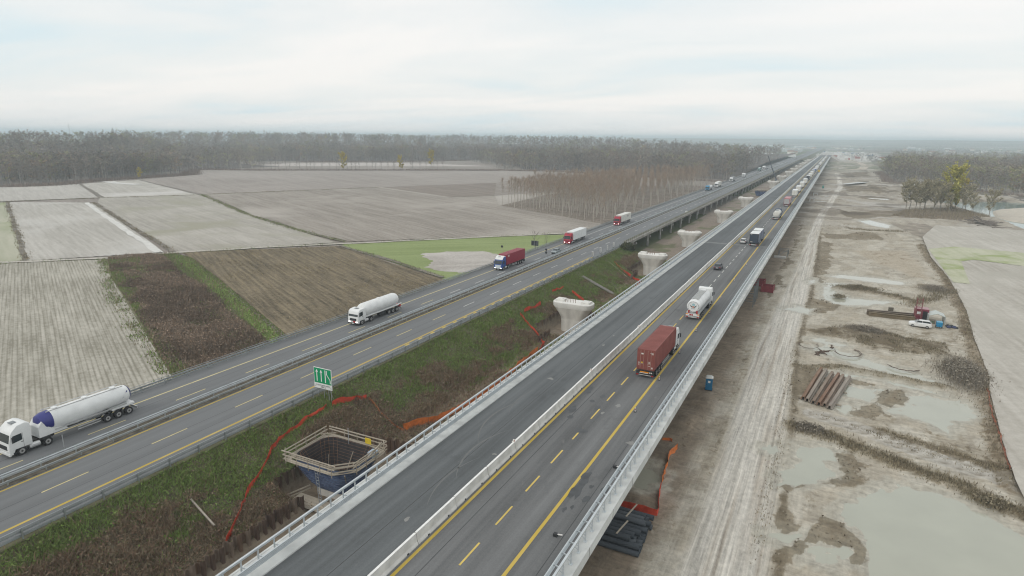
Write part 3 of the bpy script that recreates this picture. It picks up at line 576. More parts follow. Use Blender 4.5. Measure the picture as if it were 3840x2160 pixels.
# hazy hills on the skyline
gx = np.linspace(-14000, 14000, 160); gy = np.linspace(3600, 13500, 24); GX, GY = np.meshgrid(gx, gy)
GZ = -1.5 + sstep(3600, 7500, GY) * (40 + 16 * fbm(GX / 1500, GY / 3000, 91)) + sstep(-3000, -9000, GX) * sstep(3600, 6500, GY) * 6
o = link('hills', np_mesh('hills', np.stack([GX, GY, GZ], -1).reshape(-1, 3), grid_faces(160, 24), far_ground_mat(), smooth=True)); tag(o, kind='structure')
# ================================================================== ROADS AND VIADUCTS
def asphalt(name, c, var=.22, dark=None, stain=0.35):
    m = bpy.data.materials.new(name); m.use_nodes = True; t = m.node_tree; b = t.nodes['Principled BSDF']; b.inputs['Roughness'].default_value = .82; b.inputs['Specular IOR Level'].default_value = .25
    L = t.links.new; tc = t.nodes.new('ShaderNodeTexCoord')
    def nz(scale, sx, sy, det=4, off=0.0):
        q = t.nodes.new('ShaderNodeMapping'); q.inputs['Scale'].default_value = (sx, sy, 1); q.inputs['Location'].default_value = (off, off * 1.7, 0); L(tc.outputs['Object'], q.inputs[0])
        n = t.nodes.new('ShaderNodeTexNoise'); n.inputs['Scale'].default_value = scale; n.inputs['Detail'].default_value = det; n.inputs['Roughness'].default_value = .6; L(q.outputs[0], n.inputs['Vector']); return n.outputs['Fac']
    a = nz(1, .9, .012, 4)          # wheel tracks and paver lanes
    bb = nz(1, .12, .03, 5, 4)      # broad dusty and damp lengths
    d = nz(9, 1, 1, 5, 2)           # grain
    def mul(o, k):
        q = t.nodes.new('ShaderNodeMath'); q.operation = 'MULTIPLY'; q.inputs[1].default_value = k; L(o, q.inputs[0]); return q.outputs[0]
    def add(x, y):
        q = t.nodes.new('ShaderNodeMath'); q.operation = 'ADD'; L(x, q.inputs[0]); L(y, q.inputs[1]); return q.outputs[0]
    s = add(add(mul(a, .5), mul(bb, .4)), mul(d, .22))
    r = t.nodes.new('ShaderNodeValToRGB'); L(s, r.inputs[0]); r.color_ramp.elements[0].position = .40; r.color_ramp.elements[1].position = .72
    r.color_ramp.elements[0].color = tuple(v * (1 - var) for v in c) + (1,); r.color_ramp.elements[1].color = tuple(v * (1 + var) for v in c) + (1,)
    st = nz(1, .45, .22, 6, 9); rr_ = t.nodes.new('ShaderNodeValToRGB'); L(st, rr_.inputs[0]); rr_.color_ramp.elements[0].position = .60; rr_.color_ramp.elements[1].position = .70
    q = t.nodes.new('ShaderNodeMath'); q.operation = 'MULTIPLY'; q.inputs[1].default_value = stain; L(rr_.outputs[0], q.inputs[0])
    mxn = t.nodes.new('ShaderNodeMixRGB'); L(q.outputs[0], mxn.inputs[0]); L(r.outputs[0], mxn.inputs[1]); mxn.inputs[2].default_value = tuple(v * .55 for v in c) + (1,)
    sp_ = nz(1, 1.3, .5, 7, 21); r3 = t.nodes.new('ShaderNodeValToRGB'); L(sp_, r3.inputs[0]); r3.color_ramp.elements[0].position = .66; r3.color_ramp.elements[1].position = .80
    q3 = t.nodes.new('ShaderNodeMath'); q3.operation = 'MULTIPLY'; q3.inputs[1].default_value = .45; L(r3.outputs[0], q3.inputs[0])
    mx2 = t.nodes.new('ShaderNodeMixRGB'); L(q3.outputs[0], mx2.inputs[0]); L(mxn.outputs[0], mx2.inputs[1]); mx2.inputs[2].default_value = (.27, .265, .25, 1)
    L(mx2.outputs[0], b.inputs['Base Color']); MATS[name] = m; return m
A_OLD = asphalt('old_asphalt', (.168, .174, .178), .18, stain=.12); A_NEW = asphalt('deck_asphalt', (.145, .148, .149), .42, stain=.40)
concrete = mat('concrete', (.46, .455, .43), .9, var=.16, scale=.35, bump=.15, detail=7)
concrete_w = mat('pale_concrete', (.57, .585, .57), .85, var=.17, scale=.6, detail=6)
concrete_d = mat('old_concrete', (.30, .29, .265), .92, var=.25, scale=.3, detail=7, stretch=(1, 1, .3))
galv = mat('galvanised_steel', (.56, .60, .62), .42, .55, var=.10, scale=.8, spec=.5)
galv_old = mat('weathered_galvanised', (.33, .355, .36), .5, .4, var=.18, scale=.6, spec=.4)
yellow = mat('yellow_paint', (.62, .44, .06), .8, var=.18, scale=1.2, c2=(.56, .42, .12), stretch=(2, .3, 1))
white_p = mat('white_paint', (.60, .60, .56), .8, var=.18, scale=1.2)
pale_y = mat('worn_yellow_paint', (.60, .52, .27), .8, var=.18, scale=1.0)
def extr(name, prof, y0, y1, m, parent=None, kind=None, seg=None):
    mb = MB(); mb.prism(prof, 'y', y0, y1); o = mb.build(name, m, parent)
    if kind: o['kind'] = kind
    return o
ZO, ZN = 5.0, 8.5
Y0, YE = -30, 1400
# --- old motorway: bank, carriageway, painted lines
o = extr('embankment', [(-93, -1), (-84.4, 4.84), (-61.1, 4.84), (-61.1, -1)], Y0, 206, mat('bank_grass', (.13, .125, .075), .95, var=.35, scale=.4)); tag(o, kind='structure')
o = extr('road', [(-84.0, 4.80), (-84.0, ZO), (-61.95, ZO), (-61.95, 4.80)], Y0, 206, A_OLD); tag(o, kind='structure')
o = extr('verge', [(-74.35, 4.9), (-74.35, 5.06), (-73.2, 5.12), (-72.15, 5.06), (-72.15, 4.9)], Y0, 2600, mat('median_dirt', (.13, .115, .09), .95, var=.45, scale=1.0)); tag(o, kind='structure')
def lines(name, x, w, y0, y1, z, m, dash=None):
    mb = MB()
    if dash:
        y = dash[2]
        while y < y1:
            if y >= y0: mb.add([(x - w / 2, y, z), (x + w / 2, y, z), (x + w / 2, y + dash[0], z), (x - w / 2, y + dash[0], z)], [(0, 1, 2, 3)])
            y += dash[1]
    else:
        mb.add([(x - w / 2, y0, z), (x + w / 2, y0, z), (x + w / 2, y1, z), (x - w / 2, y1, z)], [(0, 1, 2, 3)])
    o = mb.build(name, m); return tag(o, kind='structure')
zl = ZO + .006
lines('road_marking', -63.9, .30, Y0, 178, zl, yellow); lines('road_marking', -71.75, .26, Y0, 235, zl, yellow); lines('road_marking', -71.75, .2, 235, 1300, zl, white_p)
lines('road_marking', -80.55, .24, Y0, 205, zl, pale_y); lines('road_marking', -80.55, .2, 205, 1300, zl, white_p)
lines('road_marking', -74.9, .15, Y0, 1300, zl, white_p)
lines('road_marking', -67.95, .17, Y0, 100, zl, pale_y, (4.6, 11.7, 29.1 - 5 * 11.7)); lines('road_marking', -67.95, .17, 100, 1300, zl, white_p, (4.6, 11.7, 29.1))
lines('road_marking', -76.85, .17, Y0, 115, zl, pale_y, (4.6, 11.55, 61.8 - 7 * 11.55)); lines('road_marking', -76.85, .17, 115, 1300, zl, white_p, (4.6, 11.55, 61.8))
lines('road_marking', -63.35, .45, 82, 178, zl + .004, yellow, (1.2, 3.9, 84))
# --- old viaduct
via = thing('road_viaduct', (-73, 206, 0), 'old grey motorway viaduct on rows of concrete columns beside the poplar plantation', 'viaduct')
def vp(name, mb, m, parent=via, smooth=False):
    o = mb.build(name, m, parent, smooth); o.matrix_parent_inverse = Matrix.Identity(4)
    for_p = Vector((-73, 206, 0)); o.location = -for_p; return o
vp('deck', MB().prism([(-84.35, 4.55), (-84.35, 4.98), (-62.2, 4.98), (-62.2, 4.55)], 'y', 206, 1335), concrete_d)
vp('edge_beam', MB().prism([(-62.75, 4.2), (-62.75, 5.1), (-62.0, 5.1), (-62.0, 4.2)], 'y', 206, 1335), concrete_d); vp('edge_beam', MB().prism([(-84.6, 4.2), (-84.6, 5.1), (-83.9, 5.1), (-83.9, 4.2)], 'y', 206, 1335), concrete_d)
for gxx in (-64.2, -67.8, -71.4, -75, -78.6, -82.2): vp('girder', MB().prism([(gxx - .3, 3.3), (gxx - .3, 4.6), (gxx + .3, 4.6), (gxx + .3, 3.3)], 'y', 206, 1335), concrete_d)
o = extr('road', [(-83.95, 4.9), (-83.95, ZO), (-62.8, ZO), (-62.8, 4.9)], 206.02, 1335, A_OLD); tag(o, kind='structure')
o = extr('road', [(-83.95, 4.0), (-83.95, ZO), (-62.8, ZO), (-62.8, 4.0)], 1335.02, 3200, A_OLD); tag(o, kind='structure')
o = extr('embankment', [(-95, -1.2), (-84.4, 4.85), (-62, 4.85), (-54, -1.2)], 1334, 3200, MATS['bank_grass']); tag(o, kind='structure')
cm = MB().cyl((0, 0, -.9), (0, 0, 2.6), .5, 8).mesh('column', concrete_d, True); capm = MB().box(-10.6, 10.6, -.6, .6, 2.5, 3.35).mesh('cap_beam', concrete_d)
pipem = MB().cyl((0, 0, 1.9), (0, 0, 4.3), .11, 6).mesh('drain_pipe', mat('pvc_pipe', (.62, .63, .61), .6, var=.05))
yv = 224.0
while yv < 1330:
    link('cap_beam', capm, via, (-.2, yv - 206, 0))
    for xx in ((-63.6, -70, -76.6, -83) if yv < 700 else (-63.6, -83)): link('column', cm, via, (xx + 73, yv - 206, 0))
    if yv < 620: link('drain_pipe', pipem, via, (-61.85 + 73, yv - 206 - 6.5, 0))
    yv += 19.6
# --- guardrails
def wbeam(x, z, s):          # W profile facing +x when s=1
    o_ = [(0, -.13), (.05, -.10), (.05, -.04), (-.01, 0), (.05, .04), (.05, .10), (0, .13)]
    return [(x + s * a, z + b) for a, b in o_] + [(x + s * (a - .035), z + b) for a, b in o_[::-1]]
def guardrail(label, x, y0, y1, beams, post, step, near, m=galv_old, zbase=ZO, tubes=(), ztop=None):
    t = thing('guardrail', (x, y0, zbase), label, 'guardrail')
    for (dxx, dz, s) in beams:
        MB().prism(wbeam(dxx, dz, s), 'y', 0, y1 - y0).build('rail', m, t)
    for (dxx, dz, r_) in tubes: MB().cyl((dxx, 0, dz), (dxx, y1 - y0, dz), r_, 8).build('top_rail', m, t, True)
    pm = post.mesh('post', m); y = .6; far = MB()
    while y < y1 - y0:
        if y + y0 < near and y + y0 > 5: link('post', pm, t, (0, y, 0))
        else: far.add([(a, b + y, c) for a, b, c in post.v], post.f)
        y += step
    if far.v: tag(far.build('distant_posts', m, t), kind='stuff')
    return t
pst = MB().box(.06, .16, -.06, .06, -.7, .95).box(-.06, .1, -.1, .1, .42, .58)
guardrail('grey steel guardrail on the verge above the bramble bank, outside the yellow line', -61.55, Y0, 204, [(0, .62, -1), (.0, .20, -1)], pst, 3.58, 205, galv_old, tubes=[(.02, .88, .05)])
pst2 = MB().box(-.05, .05, -.06, .06, -.3, .85)
guardrail('guardrail of the old motorway along the edge of the fields', -83.7, Y0, 1334, [(.06, .70, 1), (.06, .30, 1)], pst2, 3.6, 180, galv_old, tubes=[(-.1, 1.0, .04)])
guardrail('median guardrail beside the outbound lanes of the old motorway', -72.3, Y0, 1334, [(.06, .48, 1)], MB().box(-.05, .05, -.06, .06, -.1, .62), 3.6, 120, galv_old)
guardrail('tall bright median guardrail with a tube rail in the middle of the old motorway', -73.25, Y0, 1334, [(.08, .66, 1), (-.08, .66, -1)], MB().box(-.05, .05, -.06, .06, -.1, 1.0), 3.6, 120, galv, tubes=[(0, .98, .07)])
guardrail('median guardrail beside the lanes of the oncoming lorries', -74.2, Y0, 1334, [(-.06, .55, -1)], MB().box(-.05, .05, -.06, .06, -.1, .7), 3.6, 60, galv_old)
guardrail('parapet rail along the edge of the old viaduct deck', -62.3, 207, 1334, [(0, .62, -1), (0, .98, -1)], MB().box(.03, .15, -.07, .07, 0, 1.2), 2.4, 420, mat('rusty_galvanised', (.30, .295, .22), .6, .3, var=.25, scale=.7))
# --- new viaduct
nv = thing('road_viaduct', (-25.4, 0, 0), 'new viaduct deck with pale concrete kerbs carrying the queue of lorries', 'viaduct')
def np_(name, mb, m, smooth=False): o = mb.build(name, m, nv, smooth); o.location = (25.4, 0, 0); return o
np_('deck', MB().prism([(-36.45, 7.95), (-36.45, 8.4), (-14.25, 8.4), (-14.25, 7.95), (-18.5, 7.4), (-31.8, 7.4)], 'y', Y0, YE), concrete)
np_('kerb', MB().prism([(-36.5, 8.3), (-36.5, 8.63), (-34.62, 8.60), (-34.55, 8.3)], 'y', Y0, YE), concrete_w)
np_('kerb', MB().prism([(-15.35, 8.3), (-15.3, 8.60), (-14.32, 8.63), (-14.32, 8.3)], 'y', Y0, YE), concrete_w)
np_('fascia', MB().prism([(-14.32, 7.72), (-14.32, 8.66), (-14.12, 8.66), (-14.12, 7.72)], 'y', Y0, YE), concrete_w); np_('fascia', MB().prism([(-36.7, 7.72), (-36.7, 8.66), (-36.5, 8.66), (-36.5, 7.72)], 'y', Y0, YE), concrete_w)
jm = MB().box(-.006, .012, -.03, .03, 7.73, 8.65).mesh('fascia_joint', mat('joint_dark', (.16, .16, .155), .9, var=.1))
for k in range(70): link('fascia_joint', jm, nv, (25.4 - 14.12, -6 + k * 6.0, 0)); link('fascia_joint', jm, nv, (25.4 - 36.706, -6 + k * 6.0, 0))
for gxx in (-30.4, -20.2): np_('box_girder', MB().prism([(gxx - 1.3, 5.9), (gxx - 1.9, 7.5), (gxx + 1.9, 7.5), (gxx + 1.3, 5.9)], 'y', Y0, YE), mat('corten_girder', (.33, .32, .29), .8, var=.2, scale=.3))
o = extr('road', [(-34.58, 8.35), (-34.58, ZN), (-15.33, ZN), (-15.33, 8.35)], Y0, YE, A_NEW); tag(o, kind='structure')
PIERS = [49.6, 123.5, 189.5, 244, 325, 409.5, 494, 587, 680, 779, 866, 960, 1056, 1127, 1215, 1300]
for yp in PIERS: np_('pier', MB().box(-30.5, -20.1, yp - 1.3, yp + 1.3, -1.1, 5.1).box(-31.6, -19, yp - 1.5, yp + 1.5, 5.1, 5.95), concrete)
A_LANE = asphalt('fresh_asphalt', (.118, .127, .131), .38, stain=.35)
o = MB().add([(-34.5, Y0, ZN + .003), (-27.15, Y0, ZN + .003), (-27.15, YE, ZN + .003), (-34.5, YE, ZN + .003)], [(0, 1, 2, 3)]).build('lane_surface', A_LANE); tag(o, kind='structure')
zd = ZN + .008
lines('road_marking', -26.12, .30, Y0, YE, zd, yellow); lines('road_marking', -18.75, .30, Y0, 560, zd, yellow); lines('road_marking', -18.75, .30, 560, YE, zd, pale_y)
lines('road_marking', -22.3, .17, Y0, 140, zd, mat('amber_paint', (.62, .47, .13), .8, var=.15, scale=1), (3.1, 5.84, 64.7 - 16 * 5.84)); lines('road_marking', -22.3, .17, 140, 330, zd, white_p, (3.1, 5.84, 64.7))
# seams between paver runs, expansion joints
tar = mat('tar_joint', (.05, .05, .052), .7, var=.1)
for x_, w_, a_, b_ in ((-30.4, .07, Y0, 700), (-24.6, .06, Y0, 200), (-16.6, .05, Y0, 200), (-65.9, .05, Y0, 205), (-68.05, .06, Y0, 205), (-78.7, .05, Y0, 205)):
    lines('tar_seam', x_, w_, a_, b_, (zd if x_ > -40 else zl) - .002, tar)
for yj in (204.4, 396, 562, 760, 960):
    mb = MB(); mb.add([(-34.5, yj - .35, zd + .004), (-15.4, yj - .35, zd + .004), (-15.4, yj + .05, zd + .004), (-34.5, yj + .05, zd + .004)], [(0, 1, 2, 3)]); tag(mb.build('expansion_joint', tar), kind='structure')
    for a, b in ((-1.2, -.4), (.1, .8)):
        mb = MB(); mb.add([(-34.5, yj + a, zd + .002), (-15.4, yj + a, zd + .002), (-15.4, yj + b, zd + .002), (-34.5, yj + b, zd + .002)], [(0, 1, 2, 3)]); tag(mb.build('joint_mortar', mat('joint_mortar', (.25, .255, .25), .9, var=.2, scale=.8)), kind='structure')
# curved scuff marks in the empty lane and spilled patches
chalk = mat('chalky_scuff', (.155, .16, .158), .9, var=.1)
def arc_mark(x0, y0, r_, a0, a1, w_):
    mb = MB(); n = 24; v = []
    for i in range(n + 1):
        a = R(a0 + (a1 - a0) * i / n); ww = w_ * math.sin(PI * (i + .3) / (n + .6))
        for q in (-ww / 2, ww / 2): v.append((x0 + (r_ + q) * math.cos(a), y0 + (r_ + q) * math.sin(a), zd - .001))
    mb.add(v, [(2 * i, 2 * i + 1, 2 * i + 3, 2 * i + 2) for i in range(n)]); tag(mb.build('tyre_scuff', chalk), kind='structure')
arc_mark(-20.5, 60, 12.4, 150, 215, .20); arc_mark(-19.0, 52, 11.8, 150, 212, .22); arc_mark(-18.6, 46, 11.6, 155, 208, .16); arc_mark(-20, 66, 12.3, 160, 205, .14)
wetp = mat('damp_asphalt', (.062, .066, .07), .45, var=.25, scale=1.5)
def blotch(x, y, rx, ry, m, z, n=13, kind_name='oil_stain'):
    mb = MB(); v = [(x, y, z)] + [(x + rx * rnd.uniform(.45, 1.2) * math.cos(2 * PI * i / n), y + ry * rnd.uniform(.45, 1.2) * math.sin(2 * PI * i / n), z) for i in range(n)]
    mb.add(v, [(0, 1 + i, 1 + (i + 1) % n) for i in range(n)]); tag(mb.build(kind_name, m), kind='structure')
for x, y, a, b in ((-18.1, 50.0, .55, 2.4), (-18.2, 52.2, .5, 1.6), (-16.9, 48.6, .42, .65), (-17.2, 50.8, .25, .4), (-17.5, 46.8, .18, .35), (-18.0, 46.1, .2, .5), (-15.9, 51, .35, 1.2), (-22.1, 61.3, .75, .8), (-22.7, 67.9, .4, .8), (-23.2, 71.6, .3, .9), (-25.2, 66.2, .5, 1.3), (-25.4, 72.6, .4, 1.4), (-23.9, 69.6, .35, .5), (-24.6, 64.0, .4, .7)):
    bz_ = globals().get('bz_', zd + .003) + .0008; blotch(x, y, a, b, wetp, bz_)
for x, y, a, b in ((-29.4, 38.4, .25, .45), (-21.6, 66.8, .25, .5), (-20.6, 69.7, .35, .55), (-28.2, 52, .3, .25), (-16.4, 61, .5, .5), (-29.8, 91, .2, .5), (-31.5, 74, .5, .5), (-29.9, 96.5, .15, .4)):
    blotch(x, y, a, b, mat('lime_splash', (.25, .25, .24), .9, var=.1), zd + .0025, 9, 'lime_splash')
# --- railings of the new viaduct
def parapet(label, x, inner, near):
    t = thing('parapet_railing', (x, Y0, 8.62), label, 'railing')
    MB().box(-.09, .09, 0, YE - Y0, 1.17, 1.33).build('top_rail', galv, t)
    MB().prism(wbeam(inner * .78, .52, inner), 'y', 0, YE - Y0).build('guard_beam', galv, t); MB().prism(wbeam(inner * .78, .80, inner), 'y', 0, YE - Y0).build('guard_beam', galv, t)
    post = MB().box(-.05, .05, -.05, .05, 0, 1.18).plate([(-.14, -.16, 0), (.14, -.16, 0), (.14, .16, 0), (-.14, .16, 0)], .03).bar((0, 0, .62), (inner * .74, 0, .70), .07, .12)
    post.bar((0, 0, .15), (inner * .45, 0, .64), .05, .06)
    pm = post.mesh('post', galv); far = MB(); y = .4
    while y < YE - Y0:
        if 8 < y + Y0 < near: link('post', pm, t, (0, y, 0))
        elif y + Y0 >= near and y < 700: far.add([(a, b + y, c) for a, b, c in post.v], post.f)
        y += 1.57
    tag(far.build('distant_posts', galv, t), kind='stuff'); return t
parapet('pale steel railing on the left kerb of the new viaduct, facing the bramble bank', -35.95, 1, 300)
parapet('pale steel railing on the outer kerb of the new viaduct, above the muddy site', -14.72, -1, 300)
# --- concrete barrier blocks
nj = [(-.31, 0), (-.31, .08), (-.17, .30), (-.09, 1.0), (.09, 1.0), (.17, .30), (.31, .08), (.31, 0)]
njm = MB().prism(nj, 'y', .03, 5.82).mesh('jersey_barrier', mat('barrier_concrete', (.60, .595, .57), .88, var=.16, scale=.9, detail=7))
njc = MB().box(-.1, .1, .06, 5.8, .998, 1.014).mesh('lit_top', mat('lit_top_tone', (.80, .80, .78), .8, var=.08))  # light on the block tops put into a thin paler strip
njr = MB().box(.27, .33, 1.3, 1.5, .02, .12).box(.27, .33, 4.3, 4.5, .02, .12).mesh('lifting_slot', mat('slot_shadow', (.05, .05, .05), .9, var=0))
y = 59.5 - 15 * 5.85; nb = 0
while y < YE - 60:
    b_ = link('jersey_barrier', njm, None, (-26.8 + rnd.uniform(-.02, .02), y, ZN)); tag(b_, 'pale concrete barrier block standing in the long row between the empty lane and the queue', 'barrier', 'concrete barrier blocks on the new viaduct')
    if y < 330: link('lit_top', njc, b_); link('lifting_slot', njr, b_)
    y += 5.85; nb += 1

# ================================================================== PIERS
def rr(w, d, r_, z, n=4):
    pts = []
    for cx, cy, a0 in ((w / 2 - r_, d / 2 - r_, 0), (-w / 2 + r_, d / 2 - r_, 90), (-w / 2 + r_, -d / 2 + r_, 180), (w / 2 - r_, -d / 2 + r_, 270)):
        for k in range(n + 1): a = R(a0 + 90 * k / n); pts.append((cx + r_ * math.cos(a), cy + r_ * math.sin(a), z))
    return pts
pc = mat('pier_concrete', (.56, .545, .505), .9, var=.24, scale=.6, bump=.1, detail=8, stretch=(1, 1, .35)); pct = mat('pier_concrete_pale', (.70, .69, .655), .88, var=.10, scale=.6, detail=7)
stem_m = MB().loft([rr(5.3, 2.9, 1.4, -1.2), rr(5.3, 2.9, 1.4, 1.35)], cap=True).loft([rr(5.36, 2.96, 1.42, 1.45), rr(5.36, 2.96, 1.42, 2.12)]).loft([rr(5.28, 2.88, 1.4, 1.3), rr(5.28, 2.88, 1.4, 1.5)]).mesh('stem', pc, True)
flare_m = MB().loft([rr(5.4, 2.96, 1.42, 2.1), rr(5.7, 3.05, 1.45, 2.45), rr(6.5, 3.35, 1.5, 3.15), rr(7.6, 3.7, 1.55, 3.95), rr(8.6, 3.95, 1.6, 4.60)]).mesh('flare', pc, True)
cap_m = MB().loft([rr(8.6, 3.95, 1.6, 4.602), rr(8.95, 4.1, 1.6, 4.85), rr(9.0, 4.15, 1.6, 5.7), rr(8.85, 4.0, 1.55, 5.8)]).mesh('cap', pct, True)
ped_m = MB().box(-.95, .95, -1.0, 1.0, 0, .42).box(-.5, .5, -.55, .55, .42, .5).mesh('bearing_block', pct)
bar_m = MB().cyl((0, 0, 0), (0, 0, .6), .05, 5).mesh('rebar_stub', mat('rust', (.21, .12, .08), .9, var=.3, scale=3))
labels = ['pale concrete hammerhead pier standing among the brambles by the red net', 'second finished hammerhead pier, where the bank ends at the old viaduct', 'hammerhead pier on bare earth just past the end of the bramble bank', 'hammerhead pier on bare earth with a green patch beside it', 'hammerhead pier next before the blue-shuttered one']
li = 0
for i, yp in enumerate(PIERS[1:], 1):
    if yp == 494: continue
    lab = labels[li] if li < 5 else 'small far hammerhead pier in the row beyond the crane'
    t = thing('bridge_pier', (-47.6, yp, 0), lab, 'pier', None if li < 5 else 'far hammerhead piers'); li += 1
    link('stem', stem_m, t); link('flare', flare_m, t); c_ = link('cap', cap_m, t)
    for s in (-1, 1): link('bearing_block', ped_m, c_, (s * 2.95, 0, 5.79))
    if yp < 330:
        for q in range(9): link('rebar_stub', bar_m, c_, (-1.5 + .55 * (q % 5) + rnd.uniform(-.1, .1), (-.9 if q < 5 else .8), 5.78))
# --- the pier still in its shuttering
timber = mat('weathered_timber', (.56, .50, .41), .9, var=.2, scale=1.2, c2=(.48, .43, .35), stretch=(1, 1, 1)); timber_d = mat('old_timber', (.33, .29, .235), .92, var=.25, scale=1.5)
tarp = mat('blue_shuttering', (.05, .09, .23), .4, var=.45, scale=.9, bump=.6, c2=(.15, .22, .38), detail=6, spec=.5); rust = MATS['rust']
def shuttering(label, X, Y, detailed):
    t = thing('pier_shuttering', (X, Y, 0), label, 'formwork')
    nrib = 7
    prof = [(5.4, 3.3, 1.4, .35), (6.3, 4.3, 1.5, 1.2), (7.1, 5.2, 1.6, 2.2), (7.9, 6.0, 1.6, 3.2), (8.3, 6.3, 1.6, 4.35)]
    rings = [rr(*p) for p in prof] + [rr(p[0] - .3, p[1] - .3, p[2] - .15, p[3]) for p in prof[::-1]]
    MB().loft(rings[:5], cap=False).build('mould', tarp, t, True); MB().loft(rings[4:], cap=False).build('mould_lining', mat('dark_lining', (.045, .043, .045), .6, var=.35, scale=1.5), t, True)  # darkness of the mould's interior put into the lining colour
    for k in range(1, 8):
        zf = .5 + k * .46; w_ = np.interp(zf, [p[3] for p in prof], [p[0] for p in prof]); d_ = np.interp(zf, [p[3] for p in prof], [p[1] for p in prof])
        if detailed: MB().loft([rr(w_ + .02, d_ + .02, 1.3, zf), rr(w_ + .14, d_ + .14, 1.35, zf + .04), rr(w_ + .05, d_ + .05, 1.3, zf + .09)], cap=False).build('waling', mat('navy_waling', (.04, .06, .12), .5, var=.3), t, True)
    MB().loft([rr(5.1, 2.8, 1.3, -1.3), rr(5.1, 2.8, 1.3, .5)]).build('stem', pc, t, True)
    MB().loft([rr(5.2, 3, 1.3, .51), rr(5.2, 3.0, 1.3, .56)]).build('inner_floor', mat('dark_inside', (.05, .05, .06), .6, var=.3), t)  # floor carries the same interior darkness in its colour
    # rebar cage inside
    rb = MB()
    for k in range(0, 20):
        p = rr(7.5, 5.5, 1.4, 0)[k % 20]; q_ = rr(5.0, 3.0, 1.2, 0)[k % 20]; rb.cyl((q_[0], q_[1], 1.0), (p[0], p[1], 4.7), .02, 4)
    for zf in np.arange(1.4, 4.7, .35):
        w_ = np.interp(zf, [1, 4.7], [5.0, 7.5]); d_ = np.interp(zf, [1, 4.7], [3.0, 5.5]); P = rr(w_, d_, 1.3, zf); rb.tube(P + P[:1], .016, 4)
    rb.build('rebar_cage', rust, t)
    # working platform: octagon walkway with boards and three-board guard rails
    W, D, ch = 9.2, 7.4, 1.9
    octo = [(W / 2 - ch, -D / 2), (W / 2, -D / 2 + ch), (W / 2, D / 2 - .6), (W / 2 - .6, D / 2), (-W / 2 + .6, D / 2), (-W / 2, D / 2 - .6), (-W / 2, -D / 2 + .4), (-W / 2 + .4, -D / 2)]
    inn = [(x * .90, y * .86) for x, y in octo]
    for i in range(8):
        a, b, c, d = octo[i], octo[(i + 1) % 8], inn[(i + 1) % 8], inn[i]
        for s0, s1 in ((0, .48), (.52, 1)):
            q = [(a[0] + (d[0] - a[0]) * s0, a[1] + (d[1] - a[1]) * s0, 4.02), (b[0] + (c[0] - b[0]) * s0, b[1] + (c[1] - b[1]) * s0, 4.02), (b[0] + (c[0] - b[0]) * s1, b[1] + (c[1] - b[1]) * s1, 4.02), (a[0] + (d[0] - a[0]) * s1, a[1] + (d[1] - a[1]) * s1, 4.02)]
            MB().plate(q, .06).build('walkway_board', timber, t)
        if i == 4 and not detailed: continue
        for zf in (4.30, 4.78, 5.26):
            if i == 4 and zf > 4.6: continue
            e = rnd.uniform(.2, .6) if detailed else 0
            d_ = Vector((b[0] - a[0], b[1] - a[1], 0)).normalized() * e
            MB().bar(Vector((a[0], a[1], zf)) - d_, Vector((b[0], b[1], zf + rnd.uniform(-.14, .14))) + d_, .05, .13).build('guard_board', timber, t)
        for zf in ((4.62,) if i < 3 or i > 5 else (4.4,)):
            MB().bar((d[0], d[1], zf), (c[0], c[1], zf), .05, .15).build('inner_board', timber, t)
        n = max(1, int(math.dist(a, b) / 1.6))
        for k in range(n): q = k / n; MB().bar((a[0] + (b[0] - a[0]) * q, a[1] + (b[1] - a[1]) * q, 3.75), (a[0] + (b[0] - a[0]) * q, a[1] + (b[1] - a[1]) * q, 5.25), .07, .07).build('guard_post', timber_d, t)
    for q in ((-3.4, -2.6), (3.4, -2.6), (-3.4, 2.6), (3.4, 2.6), (0, -3.0), (0, 3.0)): MB().bar((q[0] * .8, q[1] * .55, 1.4), (q[0] * 1.15, q[1] * 1.15, 4.0), .1, .12).build('strut', timber_d, t)
    if detailed:
        MB().box(1.9, 2.75, 2.92, 3.0, 4.75, 5.45).build('warning_board', mat('sign_yellow', (.70, .52, .04), .6, var=.1), t)
        l = MB()
        for s in (-.2, .2): l.bar((.2 + s, -3.1, -.4), (.2 + s, -3.5, 4.1), .05, .06)
        for k in range(9): l.cyl((.0, -3.08 - .045 * k, -.1 + .45 * k), (.4, -3.08 - .045 * k, -.1 + .45 * k), .03, 5)
        l.build('ladder', mat('ladder_steel', (.42, .45, .48), .5, .4, var=.1), t)
        # lower staging
        for k in range(5): MB().plate([(-3.4, -4.6 + k * .42, -.45), (4.0, -4.6 + k * .42, -.45), (4.0, -4.22 + k * .42, -.45), (-3.4, -4.22 + k * .42, -.45)], .06).build('staging_board', timber, t)
        for k in range(4): MB().plate([(4.05 + k * .42, -4.4, -.45), (4.43 + k * .42, -4.4, -.45), (4.43 + k * .42, 3.2, -.1), (4.05 + k * .42, 3.2, -.1)], .06).build('staging_board', timber, t)
        for zf in (0, .4):
            MB().bar((-3.5, -4.65, zf), (3.9, -4.65, zf + .04), .05, .16).build('guard_board', timber, t)
            MB().bar((-3.5, -4.65, zf), (-2.4, -2.0, zf + .2), .05, .16).build('guard_board', timber, t)
            MB().bar((5.75, -4.4, zf), (5.75, 3.4, zf + .25), .05, .16).build('guard_board', timber, t)
        for x_ in (-3.5, -1.6, .3, 2.1, 3.9): MB().bar((x_, -4.6, -1.2), (x_, -4.6, .6), .08, .08).build('guard_post', timber_d, t)
        for y_ in (-4.2, -1.6, 1, 3.3): MB().bar((5.75, y_, -1.2), (5.75, y_, .8), .08, .08).build('guard_post', timber_d, t)
